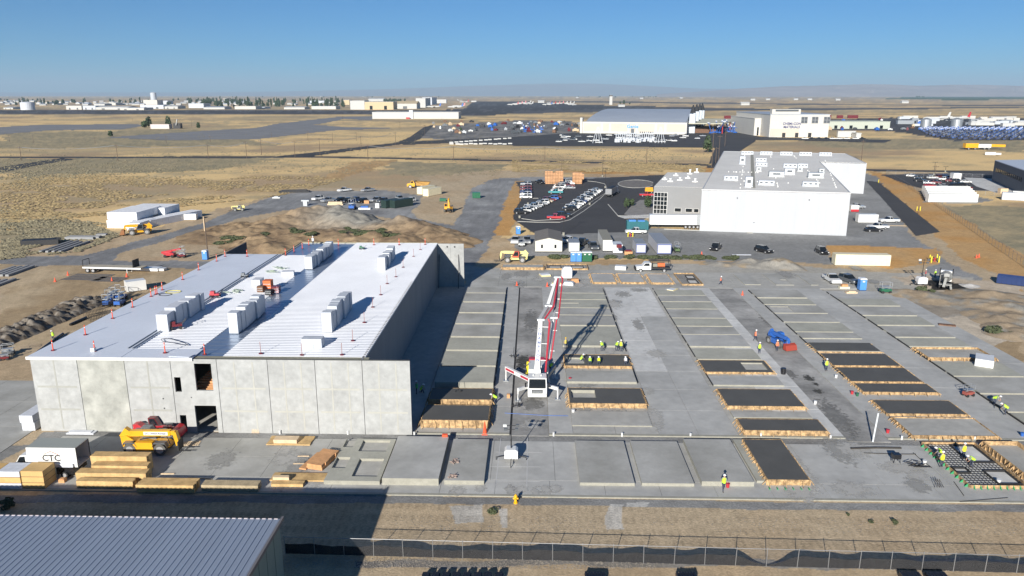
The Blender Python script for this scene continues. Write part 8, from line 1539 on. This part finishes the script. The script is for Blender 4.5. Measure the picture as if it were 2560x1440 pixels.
scatter('grass_clumps', 16000, [[(0, 440), (900, 440), (700, 490), (250, 540), (0, 560)], [(1280, 400), (1780, 410), (1760, 432), (1280, 430)], [(2300, 510), (2560, 505), (2560, 640)]], .3, .8, GT, 23, .5)
scatter('loose_stones', 5000, [[(700, 1395), (2560, 1404), (2560, 1430), (700, 1420)], [(980, 1290), (2560, 1300), (2560, 1340), (980, 1330)], [(2250, 740), (2560, 760), (2560, 960), (2420, 880)]], .02, .07, RK, 33, .7)

# ------------------------------------------------------------------ spills, stains and chalk lines
def soft(m):      # worn edge: coverage breaks up towards the rim
    n, l = m.node_tree.nodes, m.node_tree.links; b = n['Principled BSDF']; tc = n.new('ShaderNodeTexCoord'); ln = n.new('ShaderNodeVectorMath'); ln.operation = 'LENGTH'; l.new(tc.outputs['Object'], ln.inputs[0])
    no = n.new('ShaderNodeTexNoise'); no.inputs['Scale'].default_value = 1.7; no.inputs['Detail'].default_value = 8; no.inputs['Roughness'].default_value = .7; ge = n.new('ShaderNodeNewGeometry'); l.new(ge.outputs['Position'], no.inputs['Vector'])
    a = n.new('ShaderNodeMath'); a.operation = 'MULTIPLY_ADD'; l.new(no.outputs[0], a.inputs[0]); a.inputs[1].default_value = 2.4; a.inputs[2].default_value = -.55
    s = n.new('ShaderNodeMath'); s.operation = 'SUBTRACT'; l.new(a.outputs[0], s.inputs[0]); l.new(ln.outputs['Value'], s.inputs[1]); r = n.new('ShaderNodeMapRange'); r.inputs[1].default_value = -.12; r.inputs[2].default_value = .3; r.inputs[4].default_value = .85; l.new(s.outputs[0], r.inputs[0]); l.new(r.outputs[0], b.inputs['Alpha']); return m
def stain(px, py, rx, ry, m, lab, z, rag=.35, seed=0):
    x, y = G(px, py, z); o = MB().add([(math.cos(i / 24 * 6.283), math.sin(i / 24 * 6.283), 0) for i in range(24)], [tuple(range(24))]).build(lab, m, None, (x, y, z + seed * .0003)); o.scale = (rx * 1.25, ry * 1.25, 1); o['kind'] = 'structure'; return o
SPL = mat('dark_spill', (.06, .058, .05), .9, var=.4, scale=1.6, var2=.3, scale2=6, coord='World'); SPL2 = mat('grey_damp', (.2, .197, .185), .85, var=.25, scale=.6, var2=.2, scale2=3, coord='World'); SPLF = mat('faint_damp', (.33, .325, .305), .85, coord='World'); DUSTF = mat('faint_dust', (.46, .45, .42), .9, coord='World'); DUST = mat('pale_dust', (.46, .45, .42), .9, var=.15, scale=.8, coord='World')
[soft(m) for m in (SPL, SPL2, DUST, SPLF, DUSTF)]
stain(1310, 902, 1.5, 3.0, SPL, 'oil_spill', .056, seed=1); stain(1303, 915, .8, 1.4, SPL, 'oil_spill', .06, seed=2)
stain(2022, 945, .9, 1.4, SPL, 'oil_spill', .056, seed=3); stain(2040, 960, .5, .7, SPL, 'oil_spill', .056, seed=4); stain(2045, 978, .7, 1.0, SPL, 'oil_spill', .056, seed=5); stain(1975, 934, .9, 2.2, SPL2, 'damp_patch', .056, seed=6, rag=.6)
stain(2090, 1040, 1.6, 6, SPL2, 'damp_patch', .056, seed=7, rag=.2); stain(1330, 1010, 1.7, 2.2, SPL2, 'damp_patch', .056, seed=8, rag=.2); stain(1328, 800, 1.4, 7, SPL2, 'damp_patch', .056, seed=9, rag=.25); stain(1330, 1060, 1.6, 1.6, DUST, 'dust_patch', .056, seed=10, rag=.3); stain(1925, 800, 1.5, 6, SPL2, 'damp_patch', .056, seed=11, rag=.3)
CH = mat('chalk_line', (.6, .6, .6), .8)
for a, b in (((1252, 1096), (1239, 1214)), ((1319, 1094), (1317, 1222)), ((1240, 1130), (1355, 1131)), ((1225, 1166), (1352, 1167)), ((1222, 1202), (1350, 1203))):
    A = G(*a, .12); B = G(*b, .12); struct('chalk_line', MB().beam((*A, .114), (*B, .114), .05, .004), CH)
for i in range(12): stain(random.uniform(1120, 1430), random.uniform(1215, 1232), random.uniform(.4, .9), .9, DUST, 'dust_patch', .114, seed=i)
for i in range(46):        # trowel dust, damp and tyre scuffs over the slabs
    px, py = random.choice([(random.uniform(1460, 1640), random.uniform(720, 1070)), (random.uniform(1980, 2300), random.uniform(1110, 1240)), (random.uniform(1160, 1500), random.uniform(680, 712)), (random.uniform(420, 850), random.uniform(1115, 1200)), (random.uniform(1780, 2250), random.uniform(660, 735))])
    x, y = G(px, py, .13); stain(px, py, random.uniform(.8, 2.6), random.uniform(1, 4), [SPLF, DUSTF][i % 2], 'slab_stain', .128, seed=i % 20)
for i, (a, b) in enumerate([((88, 889), (158, 838)), ((98, 889), (166, 842)), ((176, 815), (216, 797)), ((120, 870), (150, 856))]):
    A = G(*a); B = G(*b); tag(MB().tube((*A, .25), (*B, .25), .22, None, 10).build('black_pipe', BLACK), 'long black pipe on the ground left of the hall, %s' % ['outer of the near pair', 'inner of the near pair', 'far short one', 'short one between'][i], 'pipe', 'black pipes left of the hall')
q = MB()
for i in range(14): q.path([(i * .25, 0, 0), (i * .25, 0, .9), (i * .25, 1.2, .9), (i * .25, 1.2, 0)], .025)
for z_ in (.1, .5, .9): q.beam((0, 0, z_), (3.3, 0, z_), .03, .03)
for i, (px, py, rz) in enumerate([(218, 795, 55), (245, 775, 60), (226, 806, 40)]): tag((q.build('rebar_cage', REBAR, None, (*G(px, py), 0.03), R(rz)) ), 'dark rebar cage left of the hall, %s' % ['middle', 'rear', 'front'][i], 'rebar cage', 'rebar cages left of the hall')

for o in C.objects:
    if len(str(o.get('label', '')).split()) > 16: print('LONG', o['label'])
